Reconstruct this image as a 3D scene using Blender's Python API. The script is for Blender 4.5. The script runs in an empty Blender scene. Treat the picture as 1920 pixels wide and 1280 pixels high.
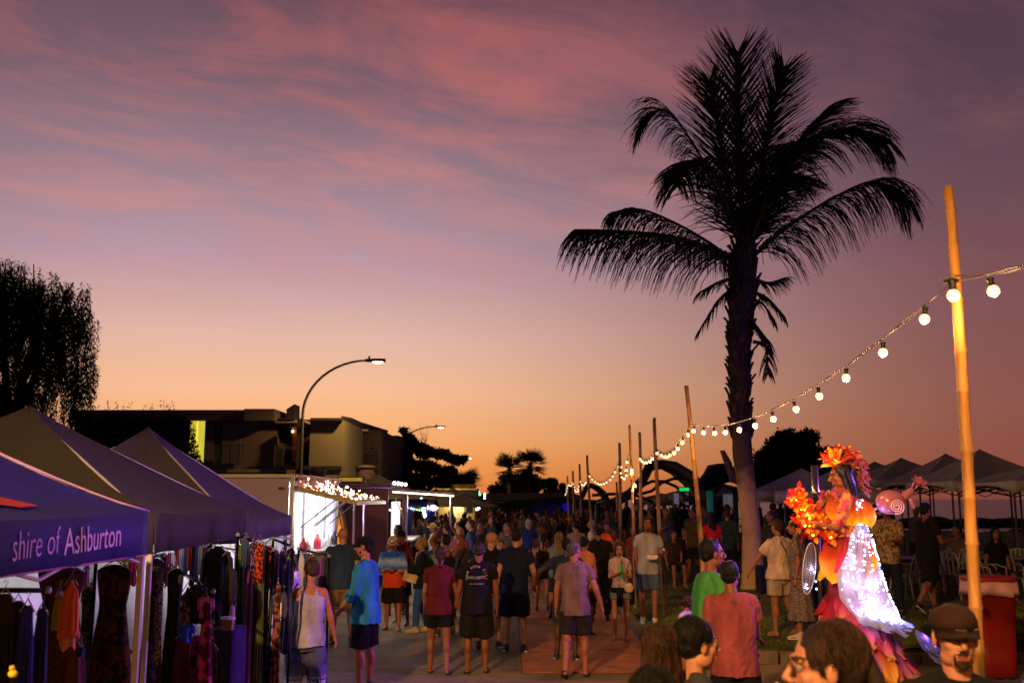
import bpy, math, random
import numpy as np
from mathutils import Vector, Matrix
from mathutils.bvhtree import BVHTree

R = math.radians
C = bpy.context.scene.collection
SC = bpy.context.scene
rnd = random.Random(11)
nr = np.random.RandomState(5)

# ------------------------------------------------------------------ camera
FPX, PITCH, CAMZ = 1866.7, R(8.98), 2.3
cam_d = bpy.data.cameras.new('camera')
cam = bpy.data.objects.new('camera', cam_d)
C.objects.link(cam)
cam.location = (0, 0, CAMZ)
cam.rotation_euler = (R(90) + PITCH, 0, 0)
cam_d.lens = 35
cam_d.sensor_width = 36
cam_d.clip_start = 0.1
cam_d.clip_end = 9000
cam_d.dof.use_dof = True
cam_d.dof.focus_distance = 11.5
cam_d.dof.aperture_fstop = 2.4
SC.camera = cam


def lin(h):
    h = h.lstrip('#')
    c = [int(h[i:i + 2], 16) / 255 for i in (0, 2, 4)]
    return tuple((x / 12.92 if x <= .04045 else ((x + .055) / 1.055) ** 2.4) for x in c)


# ------------------------------------------------------------------ world: dusk sky
world = bpy.data.worlds.new('World')
SC.world = world
world.use_nodes = True
wn, wl = world.node_tree.nodes, world.node_tree.links
wn.clear()


def wnode(t, **k):
    n = wn.new(t)
    for a, b in k.items():
        setattr(n, a, b)
    return n


def wmath(op, a, b=None, c=None):
    n = wnode('ShaderNodeMath', operation=op)
    for i, x in enumerate((a, b, c)):
        if x is None:
            continue
        if isinstance(x, (int, float)):
            n.inputs[i].default_value = x
        else:
            wl.new(x, n.inputs[i])
    return n.outputs[0]


def wramp(fac, stops):
    n = wnode('ShaderNodeValToRGB')
    wl.new(fac, n.inputs[0])
    e = n.color_ramp.elements
    while len(e) > 1:
        e.remove(e[-1])
    for i, (p, c) in enumerate(stops):
        if i == 0:
            e[0].position = p
            x = e[0]
        else:
            x = e.new(p)
        x.color = (*lin(c), 1)
    return n.outputs[0]


def wmix(f, a, b, bt='MIX'):
    n = wnode('ShaderNodeMix', data_type='RGBA', blend_type=bt)
    if isinstance(f, (int, float)):
        n.inputs[0].default_value = f
    else:
        wl.new(f, n.inputs[0])
    wl.new(a, n.inputs[6])
    wl.new(b, n.inputs[7])
    return n.outputs[2]


tc = wnode('ShaderNodeTexCoord')
nrm = wnode('ShaderNodeVectorMath', operation='NORMALIZE')
wl.new(tc.outputs['Generated'], nrm.inputs[0])
sep = wnode('ShaderNodeSeparateXYZ')
wl.new(nrm.outputs[0], sep.inputs[0])
X_, Y_, Z_ = sep.outputs
el = wmath('MULTIPLY', wmath('ARCSINE', Z_), 180 / math.pi / 60)      # 0..1 over 60 degrees
az = wmath('MULTIPLY', wmath('ARCTAN2', X_, Y_), 180 / math.pi)
glow_side = wramp(el, [(0, '#e07c38'), (.02, '#ec9046'), (.05, '#f4a866'), (.10, '#f2b990'), (.15, '#dfb3a2'),
                       (.22, '#b896a4'), (.30, '#9a7c8a'), (.38, '#7c5e6c'), (.47, '#634654'), (.62, '#2c2133'), (1, '#181424')])
far_side = wramp(el, [(0, '#7d4038'), (.03, '#8a4b3f'), (.08, '#8b5249'), (.16, '#7f5052'), (.26, '#6a4853'),
                      (.36, '#573d4c'), (.46, '#4b3447'), (.62, '#261c2c'), (1, '#161220')])
daz = wmath('ABSOLUTE', wmath('ADD', az, 14.0))
mr = wnode('ShaderNodeMapRange', interpolation_type='SMOOTHSTEP')
wl.new(daz, mr.inputs[0])
mr.inputs[1].default_value = 4
mr.inputs[2].default_value = 42
mr.inputs[3].default_value = 0
mr.inputs[4].default_value = 1
east = wramp(el, [(0, '#1e1a26'), (.2, '#2c2230'), (.5, '#1c1826'), (1, '#14111e')])
mr2 = wnode('ShaderNodeMapRange', interpolation_type='SMOOTHSTEP')
wl.new(daz, mr2.inputs[0])
mr2.inputs[1].default_value = 44
mr2.inputs[2].default_value = 120
base = wmix(mr2.outputs[0], wmix(mr.outputs[0], glow_side, far_side), east)
# cloud streaks on a plane overhead
den = wmath('ADD', Z_, .10)
comb = wnode('ShaderNodeCombineXYZ')
wl.new(wmath('DIVIDE', X_, den), comb.inputs[0])
wl.new(wmath('MULTIPLY', wmath('SUBTRACT', wmath('DIVIDE', Y_, den), wmath('MULTIPLY', wmath('DIVIDE', X_, den), .38)), 2.1), comb.inputs[1])
mp = wnode('ShaderNodeMapping')
mp.inputs['Rotation'].default_value = (0, 0, 0)
mp.inputs['Scale'].default_value = (1.25, 1, 1)
mp.inputs['Location'].default_value = (1.7, .35, 0)
wl.new(comb.outputs[0], mp.inputs[0])
n1 = wnode('ShaderNodeTexNoise')
n1.inputs['Scale'].default_value = 1.9
n1.inputs['Detail'].default_value = 9
n1.inputs['Roughness'].default_value = .68
n1.inputs['Distortion'].default_value = .5
wl.new(mp.outputs[0], n1.inputs['Vector'])
n2 = wnode('ShaderNodeTexNoise')
n2.inputs['Scale'].default_value = .8
n2.inputs['Detail'].default_value = 2
wl.new(mp.outputs[0], n2.inputs['Vector'])
cl = wmath('MULTIPLY', wmath('SUBTRACT', wmath('ADD', wmath('MULTIPLY', n1.outputs[0], .75), wmath('MULTIPLY', n2.outputs[0], .5)), .565), 4.6)
cl = wmath('MINIMUM', wmath('MAXIMUM', cl, 0), 1)
mre = wnode('ShaderNodeMapRange', interpolation_type='SMOOTHSTEP')
wl.new(el, mre.inputs[0])
mre.inputs[1].default_value = .13
mre.inputs[2].default_value = .33
cl = wmath('MULTIPLY', cl, mre.outputs[0])
cl = wmath('MULTIPLY', cl, wmath('SUBTRACT', 1.0, wmath('MULTIPLY', mr.outputs[0], .85)))
ccol = wramp(el, [(0, '#c98a78'), (.28, '#cf8a80'), (.36, '#bd6e6a'), (.47, '#a0585a'), (1, '#4a2c42')])
sky = wmix(wmath('MULTIPLY', cl, .85), base, ccol)
# fine dusk tint from the physical sky
nish = wnode('ShaderNodeTexSky', sky_type='NISHITA')
nish.sun_disc = False
nish.sun_elevation = R(0.5)
nish.sun_rotation = R(-14)
bg1 = wnode('ShaderNodeBackground')
bg1.inputs[1].default_value = 1.03
wl.new(sky, bg1.inputs[0])
bg2 = wnode('ShaderNodeBackground')
bg2.inputs[1].default_value = .004
wl.new(nish.outputs[0], bg2.inputs[0])
ad = wnode('ShaderNodeAddShader')
wl.new(bg1.outputs[0], ad.inputs[0])
wl.new(bg2.outputs[0], ad.inputs[1])
wo = wnode('ShaderNodeOutputWorld')
wl.new(ad.outputs[0], wo.inputs[0])

SC.view_settings.view_transform = 'Standard'
SC.view_settings.look = 'None'
SC.view_settings.exposure = 0
SC.view_settings.gamma = 1
SC.cycles.use_denoising = True
SC.cycles.max_bounces = 6
SC.cycles.diffuse_bounces = 3
SC.cycles.glossy_bounces = 3
SC.cycles.transmission_bounces = 4
SC.cycles.transparent_max_bounces = 12
SC.cycles.sample_clamp_indirect = 3
SC.cycles.caustics_reflective = False
SC.cycles.caustics_refractive = False


def point_light(loc, col, power, size=.05, parent=None, name='lamp_light', spot=None, aim=None, blend=.5):
    d = bpy.data.lights.new(name, 'SPOT' if spot else 'POINT')
    d.color = col
    d.energy = power
    d.shadow_soft_size = size
    o = bpy.data.objects.new(name, d)
    C.objects.link(o)
    o.location = loc
    if spot:
        d.spot_size = R(spot)
        d.spot_blend = blend
        o.rotation_euler = (Vector(aim) - Vector(loc)).to_track_quat('-Z', 'Y').to_euler()
    if parent:
        o.parent = parent
        o.location = Vector(loc) - parent.location
    return o


# ------------------------------------------------------------------ positions
def at(px, py, Y):
    u, v = (px - 960) / FPX, (640 - py) / FPX
    y = math.cos(PITCH) - v * math.sin(PITCH)
    z = math.sin(PITCH) + v * math.cos(PITCH)
    t = Y / y
    return Vector((u * t, Y, CAMZ + z * t))


def edge_x(y):           # left edge of the lawn
    if y < 14.69:
        return 1e9
    if y < 16.6:
        t = (16.6 - y) / 1.9
        return 2.2 + 2.4 * (1 - math.sqrt(max(0, 1 - t * t)))
    return 2.2 + .02 * (y - 16.6)


def gz(x, y):
    e = edge_x(y)
    if x < e or y > 57:
        return 0.0
    return .12 + min(.34, max(0, x - e) * .075)


# ------------------------------------------------------------------ materials
_mats = {}


def mat(col, rough=.7, kind='plain', var=.18, scale=6, bump=.15, bscale=40, metal=0, emit=None, es=0, spec=.4,
        trans=0, alpha=1, col2=None, name=None):
    key = (col if isinstance(col, str) else tuple(round(c, 3) for c in col), rough, kind, var, scale, bump, bscale, metal,
           emit, es, spec, trans, alpha, col2)
    if key in _mats:
        return _mats[key]
    m = bpy.data.materials.new(name or kind)
    m.use_nodes = True
    nt = m.node_tree
    N, L = nt.nodes, nt.links
    b = N['Principled BSDF']
    c = lin(col) if isinstance(col, str) else col
    b.inputs['Base Color'].default_value = (*c, 1)
    b.inputs['Roughness'].default_value = rough
    b.inputs['Metallic'].default_value = metal
    b.inputs['Specular IOR Level'].default_value = spec
    if trans:
        b.inputs['Transmission Weight'].default_value = trans
    if alpha < 1:
        b.inputs['Alpha'].default_value = alpha
    t = N.new('ShaderNodeTexCoord')
    mpn = N.new('ShaderNodeMapping')
    L.new(t.outputs['Object'], mpn.inputs[0])
    if kind in ('hair', 'fold', 'wood', 'bamboo'):
        mpn.inputs['Scale'].default_value = (1, 1, .12) if kind != 'fold' else (1, 1, .25)
    n = N.new('ShaderNodeTexNoise')
    n.inputs['Scale'].default_value = scale
    n.inputs['Detail'].default_value = 5
    L.new(mpn.outputs[0], n.inputs['Vector'])
    mx = N.new('ShaderNodeMix')
    mx.data_type = 'RGBA'
    c2 = lin(col2) if col2 else tuple(x * (1 - var * 2) for x in c)
    c1 = c if col2 else tuple(min(1, x * (1 + var * .6)) for x in c)
    mx.inputs[6].default_value = (*c2, 1)
    mx.inputs[7].default_value = (*c1, 1)
    r = N.new('ShaderNodeMapRange')
    r.inputs[1].default_value = .35
    r.inputs[2].default_value = .65
    if kind == 'print':
        r.inputs[1].default_value = .47
        r.inputs[2].default_value = .53
    L.new(n.outputs[0], r.inputs[0])
    L.new(r.outputs[0], mx.inputs[0])
    L.new(mx.outputs[2], b.inputs['Base Color'])
    if bump:
        n3 = N.new('ShaderNodeTexNoise')
        n3.inputs['Scale'].default_value = bscale
        n3.inputs['Detail'].default_value = 4
        L.new(mpn.outputs[0], n3.inputs['Vector'])
        bp = N.new('ShaderNodeBump')
        bp.inputs['Strength'].default_value = bump
        bp.inputs['Distance'].default_value = .03 if kind == 'fold' else .02
        L.new(n3.outputs[0], bp.inputs['Height'])
        L.new(bp.outputs[0], b.inputs['Normal'])
    if emit:
        b.inputs['Emission Color'].default_value = (*(lin(emit) if isinstance(emit, str) else emit), 1)
        b.inputs['Emission Strength'].default_value = es
    _mats[key] = m
    return m


def ramp_mat(name, stops, axis=2, lo=0, hi=1, rough=.8, noise_amt=.06, space='Object', nscale=8, constant=False, bump=.15, spec=.3, trans=0):
    m = bpy.data.materials.new(name)
    m.use_nodes = True
    N, L = m.node_tree.nodes, m.node_tree.links
    b = N['Principled BSDF']
    b.inputs['Roughness'].default_value = rough
    b.inputs['Specular IOR Level'].default_value = spec
    t = N.new('ShaderNodeTexCoord')
    s = N.new('ShaderNodeSeparateXYZ')
    L.new(t.outputs[space], s.inputs[0])
    r = N.new('ShaderNodeMapRange')
    r.inputs[1].default_value = lo
    r.inputs[2].default_value = hi
    L.new(s.outputs[axis], r.inputs[0])
    n = N.new('ShaderNodeTexNoise')
    n.inputs['Scale'].default_value = nscale
    n.inputs['Detail'].default_value = 4
    L.new(t.outputs['Object'], n.inputs['Vector'])
    a = N.new('ShaderNodeMath')
    a.operation = 'MULTIPLY_ADD'
    L.new(n.outputs[0], a.inputs[0])
    a.inputs[1].default_value = noise_amt * 2
    a.inputs[2].default_value = -noise_amt
    ad_ = N.new('ShaderNodeMath')
    L.new(a.outputs[0], ad_.inputs[0])
    L.new(r.outputs[0], ad_.inputs[1])
    cr = N.new('ShaderNodeValToRGB')
    if constant:
        cr.color_ramp.interpolation = 'CONSTANT'
    L.new(ad_.outputs[0], cr.inputs[0])
    e = cr.color_ramp.elements
    while len(e) > 1:
        e.remove(e[-1])
    for i, (p, c) in enumerate(stops):
        x = e[0] if i == 0 else e.new(p)
        x.position = p
        x.color = (*lin(c), 1)
    L.new(cr.outputs[0], b.inputs['Base Color'])
    if trans:
        b.inputs['Subsurface Weight'].default_value = 0
        tr = N.new('ShaderNodeBsdfTranslucent')
        L.new(cr.outputs[0], tr.inputs[0])
        ms = N.new('ShaderNodeMixShader')
        ms.inputs[0].default_value = trans
        L.new(b.outputs[0], ms.inputs[1])
        L.new(tr.outputs[0], ms.inputs[2])
        L.new(ms.outputs[0], N['Material Output'].inputs[0])
    if bump:
        bp = N.new('ShaderNodeBump')
        bp.inputs['Strength'].default_value = bump
        bp.inputs['Distance'].default_value = .02
        n3 = N.new('ShaderNodeTexNoise')
        n3.inputs['Scale'].default_value = 30
        L.new(t.outputs['Object'], n3.inputs['Vector'])
        L.new(n3.outputs[0], bp.inputs['Height'])
        L.new(bp.outputs[0], b.inputs['Normal'])
    return m


def translucent(col, amt=.5, rough=.6, alpha=1.0):
    key = ('tl', col, amt, rough, alpha)
    if key in _mats:
        return _mats[key]
    m = mat(col, rough, 'cloth', bump=.2).copy()
    N, L = m.node_tree.nodes, m.node_tree.links
    tr = N.new('ShaderNodeBsdfTranslucent')
    tr.inputs[0].default_value = (*lin(col), 1)
    ms = N.new('ShaderNodeMixShader')
    ms.inputs[0].default_value = amt
    L.new(N['Principled BSDF'].outputs[0], ms.inputs[1])
    L.new(tr.outputs[0], ms.inputs[2])
    out = ms.outputs[0]
    if alpha < 1:
        tp = N.new('ShaderNodeBsdfTransparent')
        m2 = N.new('ShaderNodeMixShader')
        m2.inputs[0].default_value = alpha
        L.new(tp.outputs[0], m2.inputs[1])
        L.new(out, m2.inputs[2])
        out = m2.outputs[0]
    L.new(out, N['Material Output'].inputs[0])
    _mats[key] = m
    return m


def glow(col, s):
    key = ('glow', col, s)
    if key in _mats:
        return _mats[key]
    m = bpy.data.materials.new('lit_lamp')
    m.use_nodes = True
    b = m.node_tree.nodes['Principled BSDF']
    b.inputs['Base Color'].default_value = (*lin(col), 1)
    b.inputs['Emission Color'].default_value = (*lin(col), 1)
    b.inputs['Emission Strength'].default_value = s
    _mats[key] = m
    return m


# ------------------------------------------------------------------ meshes
def basis(d):
    d = Vector(d).normalized()
    a = Vector((0, 0, 1)) if abs(d.z) < .9 else Vector((1, 0, 0))
    x = a.cross(d).normalized()
    return x, d.cross(x), d


class M:
    def __init__(s):
        s.v, s.f, s.m, s.mi = [], [], [], 0

    def add(s, vs, fs):
        o = len(s.v)
        s.v += [tuple(v) for v in vs]
        s.f += [tuple(i + o for i in f) for f in fs]
        s.m += [s.mi] * len(fs)
        return s

    def box(s, c, d, rz=0, rx=0, ry=0):
        c = Vector(c)
        mt = Matrix.Rotation(rz, 3, 'Z') @ Matrix.Rotation(rx, 3, 'X') @ Matrix.Rotation(ry, 3, 'Y')
        vs = [c + mt @ Vector((x * d[0] / 2, y * d[1] / 2, z * d[2] / 2)) for x in (-1, 1) for y in (-1, 1) for z in (-1, 1)]
        return s.add(vs, [(0, 1, 3, 2), (4, 6, 7, 5), (0, 4, 5, 1), (2, 3, 7, 6), (0, 2, 6, 4), (1, 5, 7, 3)])

    def quad(s, a, b, c, d):
        return s.add([a, b, c, d], [(0, 1, 2, 3)])

    def slab(s, pts, t):          # polygon with thickness t (vector)
        n = len(pts)
        t = Vector(t)
        vs = [Vector(p) for p in pts] + [Vector(p) + t for p in pts]
        return s.add(vs, [tuple(range(n))[::-1], tuple(range(n, 2 * n))] + [(i, (i + 1) % n, n + (i + 1) % n, n + i) for i in range(n)])

    def rings(s, rings, cap=True, closed=True):
        n = len(rings[0])
        vs = [p for r in rings for p in r]
        fs = []
        for k in range(len(rings) - 1):
            for i in range(n if closed else n - 1):
                j = (i + 1) % n
                fs.append((k * n + i, k * n + j, (k + 1) * n + j, (k + 1) * n + i))
        if cap:
            fs.append(tuple(range(n))[::-1])
            fs.append(tuple(range((len(rings) - 1) * n, len(rings) * n)))
        return s.add(vs, fs)

    def tube(s, path, rad, n=8, cap=True):
        P = [Vector(p) for p in path]
        if isinstance(rad, (int, float)):
            rad = [rad] * len(P)
        rg = []
        x = None
        for i, p in enumerate(P):
            d = (P[min(i + 1, len(P) - 1)] - P[max(i - 1, 0)])
            if d.length < 1e-9:
                d = Vector((0, 0, 1))
            d.normalize()
            if x is None:
                x, y, _ = basis(d)
            else:
                x = (x - d * x.dot(d)).normalized()
            y = d.cross(x)
            rg.append([p + (x * math.cos(a) + y * math.sin(a)) * rad[i] for a in [2 * math.pi * k / n for k in range(n)]])
        return s.rings(rg, cap)

    def cap(s, p0, p1, r0, r1, n=10):   # tapered capsule
        p0, p1 = Vector(p0), Vector(p1)
        d = p1 - p0
        if d.length < 1e-6:
            d = Vector((0, 0, 1e-4))
        d.normalize()
        pa, ra = [], []
        for a in (90, 60, 30):
            pa.append(p0 - d * r0 * math.sin(R(a)) * .999)
            ra.append(max(r0 * math.cos(R(a)), r0 * .02))
        pa += [p0, p1]
        ra += [r0, r1]
        for a in (30, 60, 90):
            pa.append(p1 + d * r1 * math.sin(R(a)) * .999)
            ra.append(max(r1 * math.cos(R(a)), r1 * .02))
        return s.tube(pa, ra, n)

    def ell(s, c, r, rot=None, n=12, k=8):
        c = Vector(c)
        if isinstance(r, (int, float)):
            r = (r, r, r)
        rg = []
        for i in range(k + 1):
            t = math.pi * i / k
            sr, cz = max(math.sin(t), .01), -math.cos(t)
            ring = []
            for j in range(n):
                a = 2 * math.pi * j / n
                p = Vector((r[0] * sr * math.cos(a), r[1] * sr * math.sin(a), r[2] * cz))
                if rot:
                    p = rot @ p
                ring.append(c + p)
            rg.append(ring)
        return s.rings(rg)

    def lathe(s, c, prof, n=16):
        c = Vector(c)
        return s.rings([[c + Vector((r * math.cos(2 * math.pi * j / n), r * math.sin(2 * math.pi * j / n), z)) for j in range(n)] for r, z in prof])

    def build(s, name, mats, parent=None, smooth=False, world=False, bevel=0):
        if world and parent is not None:
            l = parent.location
            vs = [(x - l.x, y - l.y, z - l.z) for x, y, z in s.v]
        else:
            vs = s.v
        me = bpy.data.meshes.new(name)
        me.from_pydata(vs, [], s.f)
        return finish(me, name, mats, parent, smooth, s.m, bevel)


def finish(me, name, mats, parent=None, smooth=False, mi=None, bevel=0):
    if not isinstance(mats, (list, tuple)):
        mats = [mats]
    for m in mats:
        me.materials.append(m)
    if mi is not None and len(mats) > 1:
        me.polygons.foreach_set('material_index', mi)
    if smooth:
        me.polygons.foreach_set('use_smooth', [True] * len(me.polygons))
    me.update()
    o = bpy.data.objects.new(name, me)
    C.objects.link(o)
    if parent is not None:
        o.parent = parent
    if bevel:
        b = o.modifiers.new('bevel', 'BEVEL')
        b.width = bevel
        b.segments = 2
        b.limit_method = 'ANGLE'
    return o


def np_mesh(name, V, F, mats, parent=None, smooth=False, mi=None):
    me = bpy.data.meshes.new(name)
    V = np.asarray(V, dtype=np.float32).reshape(-1, 3)
    F = np.asarray(F, dtype=np.int32)
    k = F.shape[1]
    me.vertices.add(len(V))
    me.vertices.foreach_set('co', V.ravel())
    me.loops.add(F.size)
    me.loops.foreach_set('vertex_index', F.ravel())
    me.polygons.add(len(F))
    me.polygons.foreach_set('loop_start', np.arange(0, F.size, k, dtype=np.int32))
    me.update(calc_edges=True)
    return finish(me, name, mats, parent, smooth, mi)


def thing(name, label, cat, loc=(0, 0, 0), rz=0, group=None):
    o = bpy.data.objects.new(name, None)
    o.empty_display_size = .2
    C.objects.link(o)
    o.location = loc
    o.rotation_euler = (0, 0, rz)
    o['label'] = label
    o['category'] = cat
    if group:
        o['group'] = group
    return o


def tag(o, label, cat, group=None):
    o['label'] = label
    o['category'] = cat
    if group:
        o['group'] = group
    return o


def struct(o, kind='structure'):
    o['kind'] = kind
    return o


_kids = {}


def copy_tree(o, loc=None, rz=None, label=None, group=None, parent=None, kids=None):
    c = o.copy()
    C.objects.link(c)
    if parent is not None:
        c.parent = parent
    if loc is not None:
        c.location = loc
    if rz is not None:
        c.rotation_euler = (0, 0, rz)
    if label:
        c['label'] = label
    if group:
        c['group'] = group
    for k in (kids or children_map()).get(o.name, []):
        copy_tree(k, parent=c, kids=kids or children_map())
    return c


def children_map():
    d = {}
    for o in bpy.data.objects:
        if o.parent:
            d.setdefault(o.parent.name, []).append(o)
    return d


def text_mesh(body, size, extrude=.002, align='CENTER', shear=0, offset=0, spacing=1.0):
    cu = bpy.data.curves.new('lettering', 'FONT')
    cu.body = body
    cu.size = size
    cu.extrude = extrude
    cu.align_x = align
    cu.shear = shear
    cu.offset = offset
    cu.space_character = spacing
    cu.resolution_u = 3
    o = bpy.data.objects.new('lettering', cu)
    C.objects.link(o)
    me = bpy.data.meshes.new_from_object(o.evaluated_get(bpy.context.evaluated_depsgraph_get()))
    bpy.data.objects.remove(o)
    return me


def remesh(m, vox, iters=2, smooth=True):
    me = bpy.data.meshes.new('tmp')
    me.from_pydata(m.v, [], m.f)
    o = bpy.data.objects.new('tmp', me)
    C.objects.link(o)
    r = o.modifiers.new('r', 'REMESH')
    r.mode = 'VOXEL'
    r.voxel_size = vox
    if iters:
        q = o.modifiers.new('s', 'SMOOTH')
        q.factor = .5
        q.iterations = iters
    dg = bpy.context.evaluated_depsgraph_get()
    ev = o.evaluated_get(dg)
    e = ev.to_mesh()
    n = len(e.vertices)
    V = np.empty(n * 3, np.float32)
    e.vertices.foreach_get('co', V)
    Nn = np.empty(n * 3, np.float32)
    e.vertex_normals.foreach_get('vector', Nn)
    F = np.empty(len(e.loops), np.int32)
    e.loops.foreach_get('vertex_index', F)
    np_f = len(e.polygons)
    assert len(F) == np_f * 4, (len(F), np_f)
    ev.to_mesh_clear()
    bpy.data.objects.remove(o)
    bpy.data.meshes.remove(me)
    return V.reshape(-1, 3), Nn.reshape(-1, 3), F.reshape(-1, 4)


def sines(P, k, seed, aniso=(1, 1, 1), n=5):
    r = np.random.RandomState(seed)
    out = np.zeros(len(P), np.float32)
    for i in range(n):
        d = r.normal(size=3)
        d /= np.linalg.norm(d)
        d *= np.array(aniso) * k * r.uniform(.6, 1.6)
        out += np.sin(P @ d + r.uniform(0, 6.28) + 1.5 * np.sin(P @ (d[[1, 2, 0]] * .5)))
    return out / n

# ================================================================== THE SETTING
def sheet(name, pts, z, m, kind='structure'):
    o = M().add([(x, y, z) for x, y in pts], [tuple(range(len(pts)))]).build(name, m)
    return struct(o, kind)


sheet('ground', [(-400, -60), (400, -60), (400, 57), (12, 57), (12, 190), (-400, 190)], -.03, mat('#3b3026', .95, scale=.6, bump=.3, bscale=3))
asph = mat('#7a6444', .8, 'plain', var=.28, scale=.9, bump=.5, bscale=90)
sheet('road', [(-12, -20), (60, -20), (60, 14.55), (2.6, 14.55), (2.2, 16), (.12, 16), (.12, 150), (-12, 150)], 0, asph)
# path of cast slabs with recessed joints
path_m = [mat('#96562f', .75, var=.22, scale=3, bump=.35, bscale=70), mat('#884e2c', .75, var=.24, scale=2.4, bump=.35, bscale=70)]
pbase = sheet('path', [(.12, 13.85), (2.22, 13.85), (2.3, 79), (.12, 79)], .004, mat('#4a3327', .9))
slab_me = None
for i in range(22):
    y0 = 13.85 + i * 2.95
    o = M().box((0, 0, 0), (2.04, 2.935, .012)).build('slab', path_m[i % 2], pbase) if i < 2 else None
    if o is None:
        o = pbase.children[i % 2].copy()
        C.objects.link(o)
    o.location = (1.16, y0 + 1.475, .008)
sheet('gutter_strip', [(-.16, 14.0), (.1, 14.0), (.1, 79), (-.16, 79)], .006, mat('#5c5144', .8, var=.25, scale=5, bump=.3))
# paint remnants and patches on the asphalt
sheet('asphalt_patch', [(-2.6, 13.2), (-.6, 13.0), (-.5, 16.2), (-2.4, 16.4)], .004, mat('#6e5a3e', .85, var=.15, scale=4, bump=.5, bscale=80))

lit_ = M()
for k in range(90):
    x, y, a_ = rnd.uniform(-3.2, 2.1), rnd.uniform(11.5, 24), rnd.uniform(0, 3)
    q = rnd.uniform(.008, .03)
    c_, s_ = math.cos(a_) * q, math.sin(a_) * q
    lit_.add([(x - c_, y - s_, .016), (x + s_, y - c_, .02), (x + c_, y + s_, .017), (x - s_ * .6, y + c_ * .6, .024)], [(0, 1, 2, 3)])
struct(lit_.build('litter', mat('#9a8a70', .9, var=.4, scale=.8)), 'stuff')
# lawn terrain
gx = np.concatenate([np.linspace(0, 12, 49), np.linspace(12.5, 70, 40)])
gy = np.concatenate([np.linspace(14.7, 16.6, 14), np.linspace(16.8, 30, 46), np.linspace(31, 57, 30)])
Vs, Fs = [], []
for y in gy:
    e = edge_x(y)
    for x in gx:
        xx = e + x
        h = gz(xx, y) + (.012 * math.sin(xx * 2.1 + y) + .012 * math.sin(y * 1.7 - xx * 1.3)) * min(1, x)
        Vs.append((xx, y, h))
n = len(gx)
for j in range(len(gy) - 1):
    for i in range(n - 1):
        Fs.append((j * n + i, j * n + i + 1, (j + 1) * n + i + 1, (j + 1) * n + i))
lawn = np_mesh('lawn', Vs, Fs, mat('#545820', .95, var=.35, scale=1.4, bump=.7, bscale=60, col2='#2a2410'), smooth=True)
struct(lawn)
struct(np_mesh('lawn_edge', [(4.6, 14.7, -.05), (60, 14.7, -.05), (60, 14.7, .45), (9.2, 14.7, .45), (4.6, 14.7, .11)], [(0, 1, 2, 3, 4)], mat('#2a2216', .95)))
# blades of grass
nb = 90000
bx = nr.uniform(0, 1, nb) ** 1.3 * 16
by = 14.75 + nr.uniform(0, 1, nb) ** 1.5 * 17
B, hgt = [], nr.uniform(.02, .055, nb)
ex = np.array([edge_x(y) for y in by])
X = ex + bx + .02
Z = np.array([gz(x, y) for x, y in zip(X, by)])
a = nr.uniform(0, 6.28, nb)
w = .006 + .004 * nr.rand(nb)
dx, dy = np.cos(a) * w, np.sin(a) * w
lx, ly = nr.normal(0, .02, nb), nr.normal(0, .02, nb)
V3 = np.stack([np.stack([X - dx, by - dy, Z - .01], 1), np.stack([X + dx, by + dy, Z - .01], 1), np.stack([X + lx, by + ly, Z + hgt], 1)], 1)
g = np_mesh('grass', V3, np.arange(nb * 3).reshape(-1, 3), mat('#686a28', .8, var=.4, scale=1.5, bump=0, spec=.2))
struct(g, 'stuff')

# kerb in cast lengths
kerb = struct(bpy.data.objects.new('kerb', None))
C.objects.link(kerb)
kp = [(edge_x(y), y) for y in np.linspace(24.6, 16.6, 9)] + [(edge_x(y), y) for y in (16.2, 15.7, 15.3, 15.0, 14.8)] + [(4.6 + i * 1.2, 14.7) for i in range(0, 22)]
km = mat('#6a5640', .85, var=.2, scale=4, bump=.4, bscale=60)
for (x0, y0), (x1, y1) in zip(kp, kp[1:]):
    L = math.hypot(x1 - x0, y1 - y0)
    o = M().box((L / 2, -.02, .045), (L - .008, .15, .2)).build('kerb_stone', km, kerb, bevel=.015)
    o.location = (x0, y0, 0)
    o.rotation_euler = (0, 0, math.atan2(y1 - y0, x1 - x0))

# sea, reef flats
seam = mat('#5a5560', .28, var=.1, scale=.05, bump=.55, bscale=.9, spec=.5)
sheet('sea', [(12, 57), (4000, 57), (4000, 8000), (-4000, 8000), (-4000, 190.5), (12, 190.5)], -1.3, seam)
rock_m = mat('#1b1613', .95, var=.3, scale=3, bump=.6, bscale=8)
for (y0, y1, x0, x1, hh, cnt) in ((128, 140, 26, 150, .95, 110), (104, 109, 40, 120, .2, 70), (90, 93, 20, 130, .25, 80)):
    t = struct(bpy.data.objects.new('reef', None), 'structure')
    C.objects.link(t)
    m = M()
    for i in range(cnt):
        c = (rnd.uniform(x0, x1), rnd.uniform(y0, y1), -1.3 + rnd.uniform(0, .25))
        m.ell(c, (rnd.uniform(2, 5), rnd.uniform(1, 2.5), hh * rnd.uniform(.7, 1.15)), Matrix.Rotation(rnd.uniform(0, 3), 3, 'Z'), 7, 5)
    o = m.build('reef_rocks', rock_m, t, smooth=True)
    struct(o, 'stuff')


# ================================================================== STREET LAMPS
pole_m = mat('#6b6458', .5, metal=.6, var=.1, bump=.1)
dark_metal = mat('#26241f', .5, metal=.5, var=.1, bump=.1)
lens_m = glow('#ffdf9e', 14)


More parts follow.
